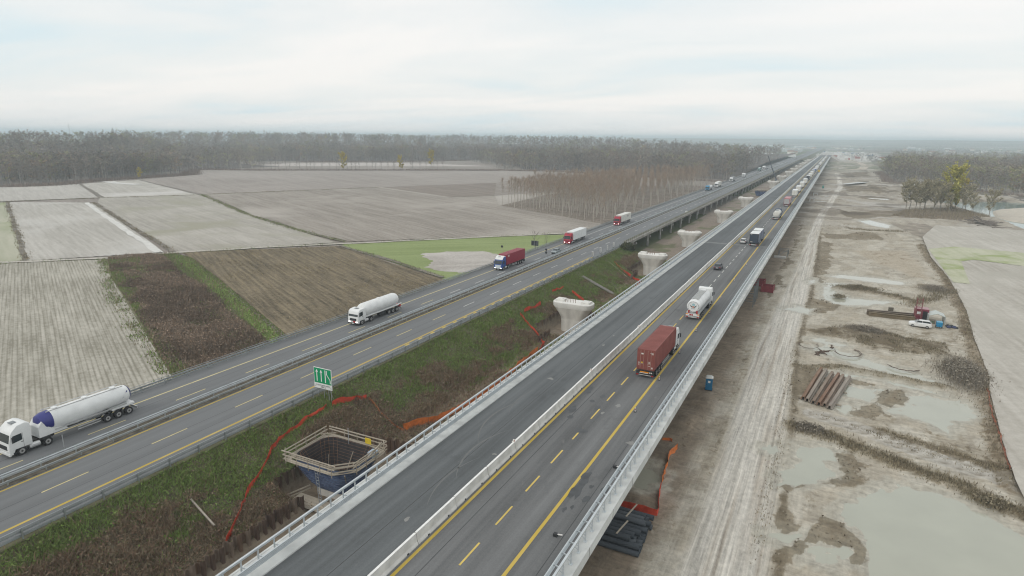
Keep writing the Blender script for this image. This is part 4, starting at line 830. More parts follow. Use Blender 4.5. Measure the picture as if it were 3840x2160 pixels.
        MB().bar((-.7, 2.95, 4), (-.7, 2.95, 6.1), .06, .06).build('scaffold_pole', MATS['ladder_steel'], t); MB().bar((4.0, -.2, 4.05), (4.7, 2.6, 5.7), .08, .2).build('loose_plank', timber, t)
        MB().box(3.55, 4.35, 1.3, 2.3, 4.1, 4.75).build('bundled_sheet', mat('pale_blue_sheet', (.36, .43, .50), .6, var=.2, scale=2), t)
    return t
shuttering('half-built pier in dark blue shuttering ringed by a timber walkway with guard boards', -48.3, 50.2, True)
shuttering('far blue-shuttered pier with a working platform, below the crane', -47.8, 494, False)
# --- sheet piles round the excavations
prof = [(0, 0), (.12, .2), (.38, .2), (.5, 0), (.5, .03), (.40, .23), (.10, .23), (0, .03)]
def pile_wall(label, pts, ztop, zbot):
    t = thing('sheet_pile_wall', (pts[0][0], pts[0][1], 0), label, 'sheet piles')
    for a, b in zip(pts[:-1], pts[1:]):
        d = Vector((b[0] - a[0], b[1] - a[1], 0)); n = int(d.length / .52); an = math.atan2(d.y, d.x)
        for k in range(n):
            q = Vector((a[0], a[1], 0)) + d * (k / n) - Vector((pts[0][0], pts[0][1], 0))
            o = link('sheet_pile', pile_ms[rnd.randrange(3)], t, q, an + (PI if k % 2 else 0)); 
            if k % 2: o.location = q + d.normalized() * .5
            o.location.z = ztop + rnd.uniform(-.18, .18)
    return t
pile_ms = []
for k, c in enumerate(((.165, .115, .085), (.12, .085, .068), (.21, .165, .13))):
    pile_ms.append(MB().prism(prof, 'z', -4.2, 0).mesh('sheet_pile', mat('pile_rust_%d' % k, c, .92, var=.3, scale=1.2, stretch=(1, 1, .25))))
pile_wall('rusty sheet-pile wall holding the bramble bank, running up to the half-built pier', [(-49.2, 9), (-49.2, 45.6)], 1.35, -3)
pile_wall('rusty sheet piles round the pit of the half-built pier', [(-53.7, 45.6), (-53.7, 59.9), (-44.5, 59.9)], 1.9, -3)
pile_wall('rusty sheet piles round the pit of the hammerhead pier among the brambles', [(-49.9, 110.5), (-49.9, 116.4)], 1.3, -3)
pile_wall('dark sheet piles behind the hammerhead pier among the brambles', [(-53.3, 116.5), (-53.3, 131.3), (-45, 131.3)], 1.8, -3)
pile_wall('sheet piles by the pier where the bank meets the old viaduct', [(-50.2, 176), (-50.2, 183), (-53.7, 183), (-53.7, 199)], 1.5, -3)
# ================================================================== VEGETATION
leafm = attr_mat('foliage', .85, namp=0, spec=.15); twigm = attr_mat('twigs', .9, namp=0, spec=.1)
GREEN = [(.155, .225, .065), (.20, .285, .08), (.175, .21, .08), (.145, .19, .075)]; BRAM = [(.215, .155, .105), (.235, .19, .13), (.185, .15, .105), (.225, .15, .105)]; STRAW = [(.25, .205, .12), (.19, .155, .095), (.14, .12, .08)]
def pick(cs, n, a=.25): cs = np.array(cs)[rng.integers(0, len(cs), n)]; return np.clip(cs * (1 + rng.uniform(-a, a, (n, 1))), 0, 1)
def stuff(name, soup, m, label, cat): o = link(name, soup.mesh(name, m)); return tag(o, label, cat, kind='stuff')
def rnd_in(poly, n):
    P = np.array(poly); o_ = np.zeros((0, 2))
    while len(o_) < n:
        q = np.stack([rng.uniform(P[:, 0].min(), P[:, 0].max(), n * 2), rng.uniform(P[:, 1].min(), P[:, 1].max(), n * 2)], 1); o_ = np.concatenate([o_, q[poly_sd(P, q[:, 0], q[:, 1]) < 0]])
    return o_[:n]
# bramble bank between the two roads
n = 250000; x = rng.uniform(-61.2, -46.5, n); y = 8 + (rng.uniform(0, 1, n) ** 1.35) * 202
z = mid_h(x, y); ok = (z > -.3)
for a, b, c, d in PITS: ok &= ~((x > a - .2) & (x < b) & (y > c - .2) & (y < d + .2))
top = sstep(-56.5, -60.5, x); bushy = fbm(x / 2.4, y / 2.4, 101)
ok &= ~((x > -50) & (rng.uniform(0, 1, n) > .55))
x, y, z, top, bushy = x[ok], y[ok], z[ok], top[ok], bushy[ok]; n = len(x)
gm = .08 + .9 * sstep(.50, .60, .55 * fbm(x / 5, y / 9, 102) + .22 * fbm(x / 1.4, y / 1.4, 103) + (.32 * top) + .11 + .10 * sstep(70, 110, y))
isg = rng.uniform(0, 1, n) < gm
hgt = np.where(isg, .40, .62) * (.2 + 1.9 * np.clip(bushy - .25, 0, 1))
CC = np.where(isg[:, None], pick(GREEN, n, .18), pick(BRAM, n, .2))
yel = (rng.uniform(0, 1, n) < .10 * sstep(.5, .65, fbm(x / 4, y / 4, 107))); CC = np.where(yel[:, None], pick(STRAW, n, .3), CC)
s = Soup(); lf = rng.uniform(0, 1, n) < np.where(isg, .2, .4)
cen = np.stack([x, y, z + hgt * rng.uniform(.1, 1, n)], 1)
s.leaves(cen[lf], rng.uniform(.08, .34, lf.sum()), CC[lf], .6)
s.blades(np.stack([x, y, z - .03], 1)[~lf], (hgt * rng.uniform(.8, 1.5, n))[~lf] + .1, rng.uniform(.05, .14, (~lf).sum()), 1.2, CC[~lf] * 1.1)
stuff('bramble_bank', s, leafm, 'tangled green and brown brambles covering the bank below the old motorway', 'brambles')
# bigger dark bush where the bank meets the old viaduct
s = Soup(); n = 5000; a = rng.normal(size=(n, 3)); a /= np.linalg.norm(a, axis=1)[:, None]; r_ = rng.uniform(.55, 1, n)[:, None]
cen = np.array([-60.3, 204, 4.2]) + a * r_ * np.array([2.6, 5.5, 2.0]); cen = cen[cen[:, 2] > 2.5]; s.leaves(cen, rng.uniform(.2, .5, len(cen)), pick([(.05, .065, .035), (.07, .085, .04), (.085, .075, .045)], len(cen)))
o = link('evergreen_bush', s.mesh('evergreen_bush', leafm)); tag(o, 'rounded dark green bush at the corner where the old viaduct begins', 'bush')
# verge weeds on the field side of the old motorway
s = Soup(); n = 9000; x = rng.uniform(-92, -84.3, n); y = rng.uniform(10, 204, n); z = np.interp(x, [-93, -84.4], [-1, 4.84]); s.blades(np.stack([x, y, z], 1), rng.uniform(.3, .9, n), rng.uniform(.06, .14, n), .5, pick(STRAW + GREEN, n))
stuff('verge_weeds', s, leafm, 'dry weeds on the far slope of the old motorway bank', 'weeds')
# scrub parcel between the fields
SCR = [(-212.5, 123.2), (-201.8, 136.8), (-189.5, 134.2), (-166, 122.6), (-116, 97.5), (-98, 88), (-90, 80), (-90, 61), (-101, 66.1), (-141, 86.9), (-181.5, 106.4)]
sheet('scrub_ground', SCR, .06, mat('scrub_soil', (.13, .11, .08), .95, var=.35, scale=.3)); sheet('scrub_ground', [(-203, 137.5), (-189.5, 134.2), (-166, 122.6), (-116, 97.5), (-98, 88), (-92, 84), (-92, 81.5), (-100, 86), (-118, 95), (-168, 120), (-191, 131)], .075, mat('grass_strip', (.20, .27, .085), .95, var=.25, scale=.5))
SCR = [(-213.5, 122), (-203, 138.2), (-189, 135.2), (-165.5, 123.8), (-115.5, 98.5), (-97, 89), (-90, 80), (-90, 60), (-100.5, 65), (-141.5, 85.2), (-182, 104.4)]
P = rnd_in(SCR, 75000); x, y = P[:, 0], P[:, 1]
u = (x + 212) * .9 - (y - 123) * .43; v = (x + 212) * .43 + (y - 123) * .9          # along and across the parcel
wv = v + 3 * (fbm(x / 9, y / 9, 111) - .5); gz = (sstep(13.2, 15.2, wv) + sstep(.1, -2.2, wv) * .6) + sstep(60, 22, u) * sstep(.42, .55, fbm(x / 7, y / 5, 112)) * .8 + sstep(.60, .68, fbm(x / 8, y / 6, 113)) * .5
isg = rng.uniform(0, 1, len(x)) < np.clip(gz, 0, .95); n = len(x)
dk = sstep(.45, .6, fbm(x / 12, y / 8, 114)); CC = pick([(.19, .145, .11), (.225, .17, .125), (.15, .125, .10)], n) * (1 + .45 * (1 - dk[:, None])); CC = np.where(isg[:, None], pick([(.22, .29, .095), (.18, .25, .075), (.21, .235, .11)], n), CC)
h_ = np.where(isg, .22, (.35 + 1.0 * fbm(x / 2.5, y / 2.5, 115)) * rng.uniform(.5, 1.2, n))
s = Soup(); s.blades(np.stack([x, y, np.full(n, .05)], 1), h_, np.where(isg, .22, .16) * rng.uniform(.6, 1.4, n), .55, CC)
k = ~isg & (rng.uniform(0, 1, n) < .6); s.leaves(np.stack([x[k], y[k], h_[k] * rng.uniform(.3, .95, k.sum()) + .05], 1), rng.uniform(.2, .45, k.sum()), CC[k] * 1.1, .7)
stuff('scrub', s, leafm, 'dark brown scrub with green grass margins between the grey stubble field and the maize stubble', 'scrub')
# maize stubble litter
BRP = [(-189.5, 150.5), (-200, 139.5), (-186, 133.5), (-142.7, 112.2), (-96, 88.5), (-90, 92), (-90, 145), (-99.5, 149.7), (-163.2, 177)]
P = rnd_in(BRP, 26000); n = len(P); s = Soup(); w = fbm(P[:, 0] / 14, P[:, 1] / 14, 120) ; k = rng.uniform(0, 1, n) < .25 + 1.2 * sstep(.45, .65, w); P = P[k]; n = len(P)
s.blades(np.c_[P, np.full(n, .06)], rng.uniform(.12, .5, n), rng.uniform(.05, .13, n), 1.3, pick([(.30, .24, .12), (.24, .19, .11), (.17, .13, .085), (.36, .30, .17)], n))
stuff('maize_litter', s, leafm, 'straw-coloured stalk litter strewn over the brown maize stubble field', 'straw')
# ragged weeds along the tracks, ditches and field corners
s = Soup()
def sp_(line, n, w):
    L_ = np.array(line, float); seg = np.hypot(*(L_[1:] - L_[:-1]).T); c = np.r_[0, np.cumsum(seg)]; t = rng.uniform(0, c[-1], n)
    return np.stack([np.interp(t, c, L_[:, 0]), np.interp(t, c, L_[:, 1])], 1) + rng.normal(size=(n, 2)) * w
for line, n, w, h0, cs in (([(-392, 220), (-283, 172.8), (-204, 139.2)], 2600, .8, .5, STRAW), ([(-384, 287), (-269, 226.6), (-208.4, 200), (-167, 185.6)], 3600, 1.0, .6, STRAW + GREEN), ([(-230, 106), (-341, 154.6), (-433, 195)], 2600, .8, .5, STRAW), ([(-300, 35), (-232, 100), (-211.7, 120), (-186, 158.5), (-165.9, 181), (-126.5, 223.5), (-92, 262)], 4200, 1.3, .35, STRAW + GREEN), ([(-440, 194), (-384, 286), (-325, 404)], 2600, 1.2, .5, STRAW), ([(-211, 119), (-162, 92.6), (-134.5, 79.8), (-90, 60)], 4200, 1.1, .4, STRAW + GREEN), ([(-163, 178), (-130, 165), (-99.5, 151)], 1800, .7, .4, STRAW + GREEN)):
    P = sp_(line, n, w); P = P[rng.uniform(0, 1, n) < .2 + 1.2 * sstep(.42, .6, fbm(P[:, 0] / 5, P[:, 1] / 5, 141))]; m_ = len(P); s.blades(np.c_[P, np.full(m_, .08)], h0 * rng.uniform(.4, 1.4, m_), rng.uniform(.1, .28, m_), .6, pick(cs, m_, .3) * 1.15)
stuff('field_margin_weeds', s, leafm, 'ragged weeds along the farm tracks, ditches and field margins', 'weeds')
# grass and weeds round the muddy site
def strip_pts(line, n, w):
    L_ = np.array(line, float); seg = np.hypot(*(L_[1:] - L_[:-1]).T); c = np.r_[0, np.cumsum(seg)]; t = rng.uniform(0, c[-1], n)
    return np.stack([np.interp(t, c, L_[:, 0]), np.interp(t, c, L_[:, 1])], 1) + rng.normal(size=(n, 2)) * w
OLIVE = [(.25, .215, .15), (.29, .25, .175), (.215, .185, .135), (.33, .29, .205), (.20, .18, .125)]
s = Soup()
for line, n, w, h0 in ((HEDGE1, 5200, 1.0, .42), (HEDGE2, 1500, .8, .28), (EDGE, 7000, 1.0, .42), (GBANK, 2200, .9, .5), (GRASS2, 1500, .8, .28), (TRACK2, 900, .5, .25), ([(-2.8, 58), (-2.9, 87), (-3.4, 130)], 1500, .5, .25), ([(20, 182), (27, 196), (33, 206)], 2500, 1.2, .9), ([(8, 335), (20, 330), (30, 338)], 2000, 2, .8)):
    P = strip_pts(line, n, w); z, _, _ = site_h(P[:, 0], P[:, 1]); ok = (z > -.1) & (rng.uniform(0, 1, len(P)) < .25 + 1.1 * sstep(.4, .6, fbm(P[:, 0] / 1.8, P[:, 1] / 1.8, 133))); P = P[ok]; z = z[ok]; m_ = len(P)
    s.blades(np.c_[P, z - .03], h0 * rng.uniform(.4, 1.3, m_) * (.5 + fbm(P[:, 0] / 1.5, P[:, 1] / 1.5, 130)), rng.uniform(.06, .16, m_), .5, pick(OLIVE, m_, .35))
P = rnd_in(MOUND, 7000); z, _, _ = site_h(P[:, 0], P[:, 1]); w = fbm(P[:, 0] / 3, P[:, 1] / 3, 131) > .47; P = P[w]; s.blades(np.c_[P, z[w] - .03], rng.uniform(.15, .6, len(P)), rng.uniform(.06, .16, len(P)), .6, pick(OLIVE, len(P), .35))
stuff('dry_grass', s, leafm, 'olive and brown dry grass in strips along the tracks and puddles of the site', 'grass')
def bush(name, label, cx, cy, z0, rx, ry, rz_, n, cs, cat='bush', group=None, w=.07, leafy=.35):
    s = Soup(); a = rng.uniform(0, 2 * PI, n); rr_ = np.abs(rng.normal(size=n)) * .55 * (.7 + .6 * fbm(np.cos(a) * 2 + cx, np.sin(a) * 2 + cy, 139)); bx, by = rx * rr_ * np.cos(a), ry * rr_ * np.sin(a)
    lump = .55 + .75 * fbm(bx / rx * 2.2 + cx, by / ry * 2.2 + cy, 140); dome = np.sqrt(np.clip(1.05 - rr_ ** 2, .12, 1)) * lump
    s.blades(np.stack([bx, by, np.zeros(n)], 1), rz_ * dome * rng.uniform(.5, 1.1, n), np.full(n, w) * rng.uniform(.6, 1.6, n), .35, pick(cs, n, .3))
    k = int(n * leafy); i = rng.integers(0, n, k); s.leaves(np.stack([bx[i], by[i], rz_ * dome[i] * rng.uniform(.2, 1, k)], 1), rng.uniform(.15, .4, k), pick(cs, k, .3))
    o = link(name, s.mesh(name, leafm), None, (cx, cy, z0)); return tag(o, label, cat, group)
GREYB = [(.26, .235, .195), (.30, .265, .22), (.23, .21, .18), (.32, .285, .225)]
bush('bramble_bush', 'large grey bramble bush beside the weedy edge of the pale field', 24.2, 130, .3, 4.2, 9.5, 1.9, 9000, GREYB)
bush('bramble_bush', 'low dark bramble on the mound near the white car', 9.5, 150.5, .6, 4.2, 2.6, 1.1, 3000, GREYB)
bush('bramble_bush', 'grey bramble at the end of the grass strip by the haul road', .8, 93.2, .2, 2.4, 1.6, .9, 2000, GREYB)
bush('bramble_bush', 'brown bramble on the bank between the two arms of the puddle', 9, 195, .5, 6.5, 2.2, 1.1, 2600, OLIVE)
bush('bramble_bush', 'small round weed clump in the elbow of the puddle', 4.4, 183, .1, 1.9, 2.2, 1.0, 1000, OLIVE)
bush('bramble_bush', 'dark weed patch against the pale field edge, past the white car', 28, 205, .3, 4.0, 5, 1.2, 2500, GREYB)
bush('bramble_bush', 'weed clump on the corner of the grass bank near the pond', 20.2, 82.4, .2, 2.2, 1.6, .9, 1500, OLIVE)
# loose clods on the crumbly earth
s = Soup(); K = 60000; i_ = rng.integers(0, nyy, K); j_ = rng.integers(0, nxx, K); ok = (crumb[i_, j_] > .55) & (YG[i_, j_] < 330) & (XG[i_, j_] > -19) & (ZG[i_, j_] > -.12); i_, j_ = i_[ok], j_[ok]; m_ = len(i_)
px, py = XG[i_, j_] + rng.uniform(-.3, .3, m_), YG[i_, j_] + rng.uniform(-.4, .4, m_); zc, _, _ = site_h(px, py); ok = zc > -.11; px, py, zc = px[ok], py[ok], zc[ok]; m_ = len(px)
s.leaves(np.stack([px, py, zc + rng.uniform(-.02, .1, m_)], 1), rng.uniform(.12, .42, m_) * (1 + py / 400), pick([(.19, .16, .12), (.225, .19, .14), (.15, .125, .092), (.27, .235, .18)], m_, .25), .55)
stuff('earth_clods', s, leafm, 'loose dark clods of churned earth between the puddles of the site', 'earth clods')
# ---------- trees
def bare_tree(seed, h, spread, trunk_r, nl, nt, tw, c_bark, c_twig, start=.3, up=.6, leaf=None, nleaf=0, lsize=.5, droop=0.0, lod=False):
    """trunk soup and crown soup of one deciduous tree"""
    r_ = np.random.default_rng(seed); T = Soup(); Cn = Soup()
    def cone(S, p, q, r0, r1, c, k=4):
        d = q - p; d = d / (np.linalg.norm(d) + 1e-9); u = np.cross(d, [.3, .5, .8]); u /= np.linalg.norm(u); w = np.cross(d, u); A = []
        for i in range(k):
            a0, a1 = 2 * PI * i / k, 2 * PI * (i + 1) / k; e0 = u * math.cos(a0) + w * math.sin(a0); e1 = u * math.cos(a1) + w * math.sin(a1)
            A += [[p + e0 * r0, p + e1 * r0, q + e1 * r1], [p + e0 * r0, q + e1 * r1, q + e0 * r1]]
        S.tris(np.array(A), np.repeat(np.array([c]) * r_.uniform(.85, 1.15), len(A), 0))
    ax = [np.array([0, 0, -.3])]; nseg = 2 if lod else 4
    for i in range(nseg): ax.append(np.array([r_.normal() * spread * .05 * (i + 1), r_.normal() * spread * .05 * (i + 1), h * (i + 1) / nseg * (.92 if i == nseg - 1 else 1)]))
    for i in range(nseg): cone(T, ax[i], ax[i + 1], trunk_r * (1 - i / nseg) + .02, trunk_r * (1 - (i + 1) / nseg) + .02, c_bark, 3 if lod else 6)
    def at(t): k = min(nseg - 1, int(t * nseg)); f_ = t * nseg - k; return ax[k] * (1 - f_) + ax[k + 1] * f_
    ends = []
    for i in range(nl):
        t = start + (1 - start) * (i + .5) / nl * .95; a = i * 2.4 + r_.uniform(-.5, .5); ln = spread * (1.15 - .75 * abs(t - .55) / .55) * r_.uniform(.65, 1.15)
        p = at(t); d = np.array([math.cos(a), math.sin(a), up * r_.uniform(.6, 1.5)]); d /= np.linalg.norm(d); q = p + d * ln * .55; q2 = q + (d + np.array([r_.normal() * .3, r_.normal() * .3, .25])) * ln * .5
        cone(T, p, q, trunk_r * .38, trunk_r * .2, c_bark, 2 if lod else 3)
        if not lod: cone(T, q, q2, trunk_r * .2, .015, c_bark, 3)
        ends += [(p, q), (q, q2), (q, q2)]
    ends.append((at(.8), at(1.0)))
    E0 = np.array([e[0] for e in ends]); E1 = np.array([e[1] for e in ends]); k = r_.integers(0, len(ends), nt); f_ = r_.uniform(.1, 1.05, nt)[:, None]
    b = E0[k] + (E1[k] - E0[k]) * f_; d = (E1[k] - E0[k]); d = d / (np.linalg.norm(d, axis=1)[:, None] + 1e-9) * .6 + r_.normal(size=(nt, 3)) * .55; d[:, 2] += up * .35 - droop
    ln = (spread * .12 + h * .035) * r_.uniform(.5, 1.5, nt); tip = b + d * ln[:, None]; side = np.cross(d, r_.normal(size=(nt, 3))); side /= np.linalg.norm(side, axis=1)[:, None] + 1e-9
    Cn.tris(np.stack([b - side * tw, b + side * tw, tip], 1), np.array(c_twig)[None, :] * r_.uniform(.7, 1.3, (nt, 1)))
    if nleaf:
        k = r_.integers(0, nt, nleaf); c = b[k] + (tip[k] - b[k]) * r_.uniform(.2, 1.2, nleaf)[:, None]; Cn.leaves(c, lsize * r_.uniform(.6, 1.4, nleaf), np.array(leaf)[r_.integers(0, len(leaf), nleaf)] * r_.uniform(.7, 1.3, (nleaf, 1)), .8)
    return T, Cn
def tree_mesh(*a, **k):
    T, Cn = bare_tree(*a, **k); return T.mesh('trunk', twigm), Cn.mesh('crown', leafm)
def plant_tree(tm, loc, label, name='bare_tree', cat='tree', group=None, s=1.0, rz=None):
    t = thing(name, loc, label, cat, group, rnd.uniform(0, 6.28) if rz is None else rz); t.scale = (s, s, s * rnd.uniform(.94, 1.06)); link('trunk', tm[0], t); link('crown', tm[1], t); return t
BARK = (.20, .185, .165); TW = (.175, .135, .11)
# poplar plantation in rows
popl = [tree_mesh(200 + i, 16.5 + i * .5, 2.5, .17, 28, 560, .026, (.43, .395, .35), c, start=.42, up=1.7) for i, c in enumerate(((.38, .295, .225), (.35, .28, .22), (.39, .30, .23), (.36, .285, .23)))]
PLOT = [(-179, 336), (-98, 289), (-95.5, 560), (-112, 580), (-150, 540), (-185, 420)]
pa = math.atan2(-45, 80); pu = np.array([math.cos(pa), math.sin(pa)]); pw = np.array([-pu[1], pu[0]]); pts = []
for i in range(-60, 70):
    for j in range(-10, 60):
        p = np.array([-179, 336]) + pu * (i * 6.4 + 1) + pw * (j * 6.6 + 1) + rng.normal(size=2) * .25
        if poly_sd(PLOT, np.array([p[0]]), np.array([p[1]]))[0] < 0: pts.append(p)
pts.sort(key=lambda p: p[0] * -.44 + p[1] * .87); 
sheet('plantation_floor', PLOT, .05, rows_mat('plantation_soil', (.155, .13, .105), (.30, .26, .22), pa, 2.2, pscale=.05))
for i, p in enumerate(pts[:300]): plant_tree(popl[i % 4], (p[0], p[1], 0), 'slim leafless poplar in the rows of the plantation beside the old motorway', 'poplar_tree', 'tree', 'poplars of the plantation', rnd.uniform(.86, 1.1))
def merged(name, items, m, label, cat):
    """items: list of (mesh, loc, scale, rot) joined into one mass"""
    V = []; F = []; Cc = []; n0 = 0; cache = {}; LX = np.array([i[1] for i in items]); TN = .55 + .9 * fbm(LX[:, 0] / 28, LX[:, 1] / 28, 501)
    for (me, loc, sc, rz), tn in zip(items, TN):
        if me.name not in cache:
            v = np.empty(len(me.vertices) * 3, np.float32); me.vertices.foreach_get('co', v); f_ = np.empty(len(me.loops), np.int32); me.loops.foreach_get('vertex_index', f_)
            c = np.empty(len(me.vertices) * 4, np.float32); me.attributes['tint'].data.foreach_get('color', c); cache[me.name] = (v.reshape(-1, 3), f_.reshape(-1, 3), c.reshape(-1, 4)[:, :3])
        v, f_, c = cache[me.name]; cs, sn = math.cos(rz), math.sin(rz); q = v * np.array(sc if np.ndim(sc) else (sc,) * 3)
        V.append(np.stack([q[:, 0] * cs - q[:, 1] * sn, q[:, 0] * sn + q[:, 1] * cs, q[:, 2]], 1) + np.array(loc)); F.append(f_ + n0); Cc.append(c * rnd.uniform(.85, 1.15) * tn); n0 += len(v)
    o = link(name, np_mesh(name, np.concatenate(V), np.concatenate(F), m, np.concatenate(Cc))); return tag(o, label, cat, kind='stuff')
rest = pts[300:]
if rest:
    items = []
    for i, p in enumerate(rest): sc = rnd.uniform(.9, 1.1); rz = rnd.uniform(0, 6); items += [(popl[i % 4][0], (p[0], p[1], 0), sc, rz), (popl[i % 4][1], (p[0], p[1], 0), sc, rz)]
    merged('distant_poplars', items, twigm, 'far rows of the leafless poplar plantation merging into one mass', 'trees')
P = rnd_in(PLOT, 9000); s = Soup(); s.blades(np.c_[P, np.full(len(P), .04)], rng.uniform(.1, .45, len(P)), rng.uniform(.08, .25, len(P)), 1.0, pick([(.12, .10, .08), (.17, .145, .11), (.10, .10, .06)], len(P))); stuff('leaf_litter', s, leafm, 'dead leaves and low weeds under the poplars', 'litter')
# woods: low-cost trees joined into masses
def far_tree(seed, c_tw, leaf=None, nt=120, nleaf=0, w=.13, h=21, sp=7.0, st=.15):
    T, Cn = bare_tree(seed, h, sp, .26, 6, nt, w, (.30, .28, .26), c_tw, start=st, up=.55, leaf=leaf, nleaf=nleaf, lsize=1.0, lod=True)
    S = Soup(); S.V = T.V + Cn.V; S.C = T.C + Cn.C; S.F = T.F + [f_ + T.n for f_ in Cn.F]; S.n = T.n + Cn.n; return S.mesh('wood_tree', twigm)
WOODC = [(.22, .20, .185), (.25, .215, .19), (.205, .20, .185), (.25, .205, .17), (.225, .22, .175)]
woods = [far_tree(300 + i, WOODC[i % 5], leaf=[WOODC[i % 5], (.30, .245, .20)], nleaf=55) for i in range(9)] + [far_tree(330, (.28, .27, .17), leaf=[(.33, .32, .16), (.29, .28, .14)], nleaf=130), far_tree(331, (.29, .21, .15), leaf=[(.36, .25, .15), (.31, .22, .15)], nleaf=80)]
def wood(name, poly, n, label, hs=(.75, 1.15), hfun=None, olive=.30):
    P = rnd_in(poly, n); items = []; ZB = hfun(P[:, 0], P[:, 1]) if hfun else np.zeros(len(P)); HN = fbm(P[:, 0] / 35, P[:, 1] / 35, 502); ON = sstep(.5, .6, fbm(P[:, 0] / 30, P[:, 1] / 30, 503))
    for p, zb, hn, on in zip(P, ZB, HN, ON):
        sc = rnd.uniform(*hs) * (.72 + .55 * hn); k = rnd.randrange(9) if rnd.random() > olive * on else (9 if rnd.random() < .7 else 10)
        items.append((woods[k], (p[0], p[1], zb), (sc * rnd.uniform(1.0, 1.5), sc * rnd.uniform(1.0, 1.5), sc), rnd.uniform(0, 6)))
    return merged(name, items, twigm, label, 'wood')
wood('bare_wood', [(-562, 250), (-549, 277), (-571, 323), (-578, 376), (-582, 418), (-680, 455), (-720, 330), (-700, 215), (-600, 205)], 800, 'nearer mass of bare woodland behind the pale fields', (.7, 1.05))
wood('bare_wood', [(-670, 210), (-720, 460), (-900, 560), (-1250, 420), (-1300, 150), (-900, 120)], 1300, 'bare woodland climbing the terrace behind the nearer wood', (.8, 1.15), terrace)
wood('bare_wood', [(-727, 716), (-628, 805), (-566, 946), (-440, 800), (-376, 706), (-299, 720), (-99, 645), (-97, 900), (-320, 960), (-560, 1040), (-800, 900), (-950, 720)], 2000, 'broad belt of bare woodland beyond the ploughed fields', (.75, 1.1), terrace)
wood('bare_wood', [(-97, 905), (-320, 960), (-560, 1040), (-800, 900), (-1000, 640), (-1500, 900), (-1400, 1300), (-900, 1500), (-400, 1560), (-96, 1420)], 1800, 'hazy far woodland filling the skyline behind the belt', (.85, 1.2), terrace)
wood('bare_wood', [(-585, 425), (-650, 500), (-600, 540), (-690, 570), (-727, 712), (-950, 720), (-1000, 560), (-720, 460)], 620, 'thin bare woodland filling the gap between the nearer wood and the belt', (.6, 1.0), terrace)
wood('bare_wood', [(52, 960), (51, 726), (74, 698), (106, 660), (132, 610), (250, 590), (300, 800), (200, 1000), (70, 1050)], 1400, 'mixed bare and olive wood on the far bank of the river', (.68, 1.0), None, 1.0)
wood('bare_wood', [(62, 1050), (200, 1000), (300, 800), (420, 800), (600, 1100), (420, 1700), (110, 1700)], 700, 'hazy far part of the riverside wood', (.7, 1.0), None, .9)
# undergrowth skirts at the wood edges
s = Soup()
for line, n, w, h0 in (([(-557, 250), (-543, 277), (-565, 323), (-572, 376), (-577, 421), (-640, 470)], 9000, 4, 2.6), ([(-660, 486), (-592, 519), (-520, 577), (-430, 650), (-373, 693), (-299, 716), (-97, 640)], 12000, 3, 2.2), ([(50, 965), (48, 726), (72, 694), (104, 655), (131, 606), (250, 588)], 6000, 3, 2.5), ([(-727, 716), (-628, 805), (-566, 946)], 4000, 4, 3)):
    P = strip_pts(line, n, w); m_ = len(P); s.blades(np.c_[P, np.zeros(m_)], h0 * rng.uniform(.3, 1.2, m_), rng.uniform(.15, .5, m_), .5, pick([(.25, .195, .16), (.21, .17, .145), (.28, .225, .19)], m_))
stuff('undergrowth', s, leafm, 'reddish-brown undergrowth along the edges of the woods', 'undergrowth')
# sparse tree row on the field boundary
rowt = [tree_mesh(400 + i, 13 + i, 3.6, .2, 11, 190, .07, (.25, .23, .21), (.22, .185, .165), start=.3, up=1.0) for i in range(4)]
L_ = np.array([(-655, 500), (-592, 530), (-520, 588), (-432, 662)]); tt = 0.0
while tt < 1:
    k = int(tt * 3); q = L_[k] + (L_[k + 1] - L_[k]) * (tt * 3 - k); plant_tree(rowt[rnd.randrange(4)], (q[0] + rnd.uniform(-4, 4), q[1] + rnd.uniform(-4, 4), 0), 'thin leafless tree in the sparse row on the boundary of the ploughed field', 'bare_tree', 'tree', 'sparse tree row on the field boundary', rnd.uniform(.6, 1.15)); tt += rnd.uniform(.012, .03)
YEL = [(.52, .43, .09), (.45, .38, .08), (.56, .43, .10)]
yt = [tree_mesh(420 + i, 20, 4.6, .22, 12, 160, .06, (.22, .20, .17), (.22, .18, .09), start=.12, up=.7, leaf=YEL, nleaf=2600, lsize=1.0) for i in range(2)]
plant_tree(yt[0], (-517, 578, 0), 'tall narrow yellow-leaved tree in the sparse row, apart from the wood', 'yellow_tree', s=1.0); plant_tree(yt[1], (-466, 620, 0), 'rounded yellow-leaved tree beside the taller yellow one', 'yellow_tree', s=.85); plant_tree(yt[0], (-455, 668, 3), 'yellow-leaved treetop rising inside the wood behind the tree row', 'yellow_tree', s=1.05)
plant_tree(yt[1], (-560, 358, 0), 'small yellow-green tree at the foot of the nearer wood', 'yellow_tree', s=.5)
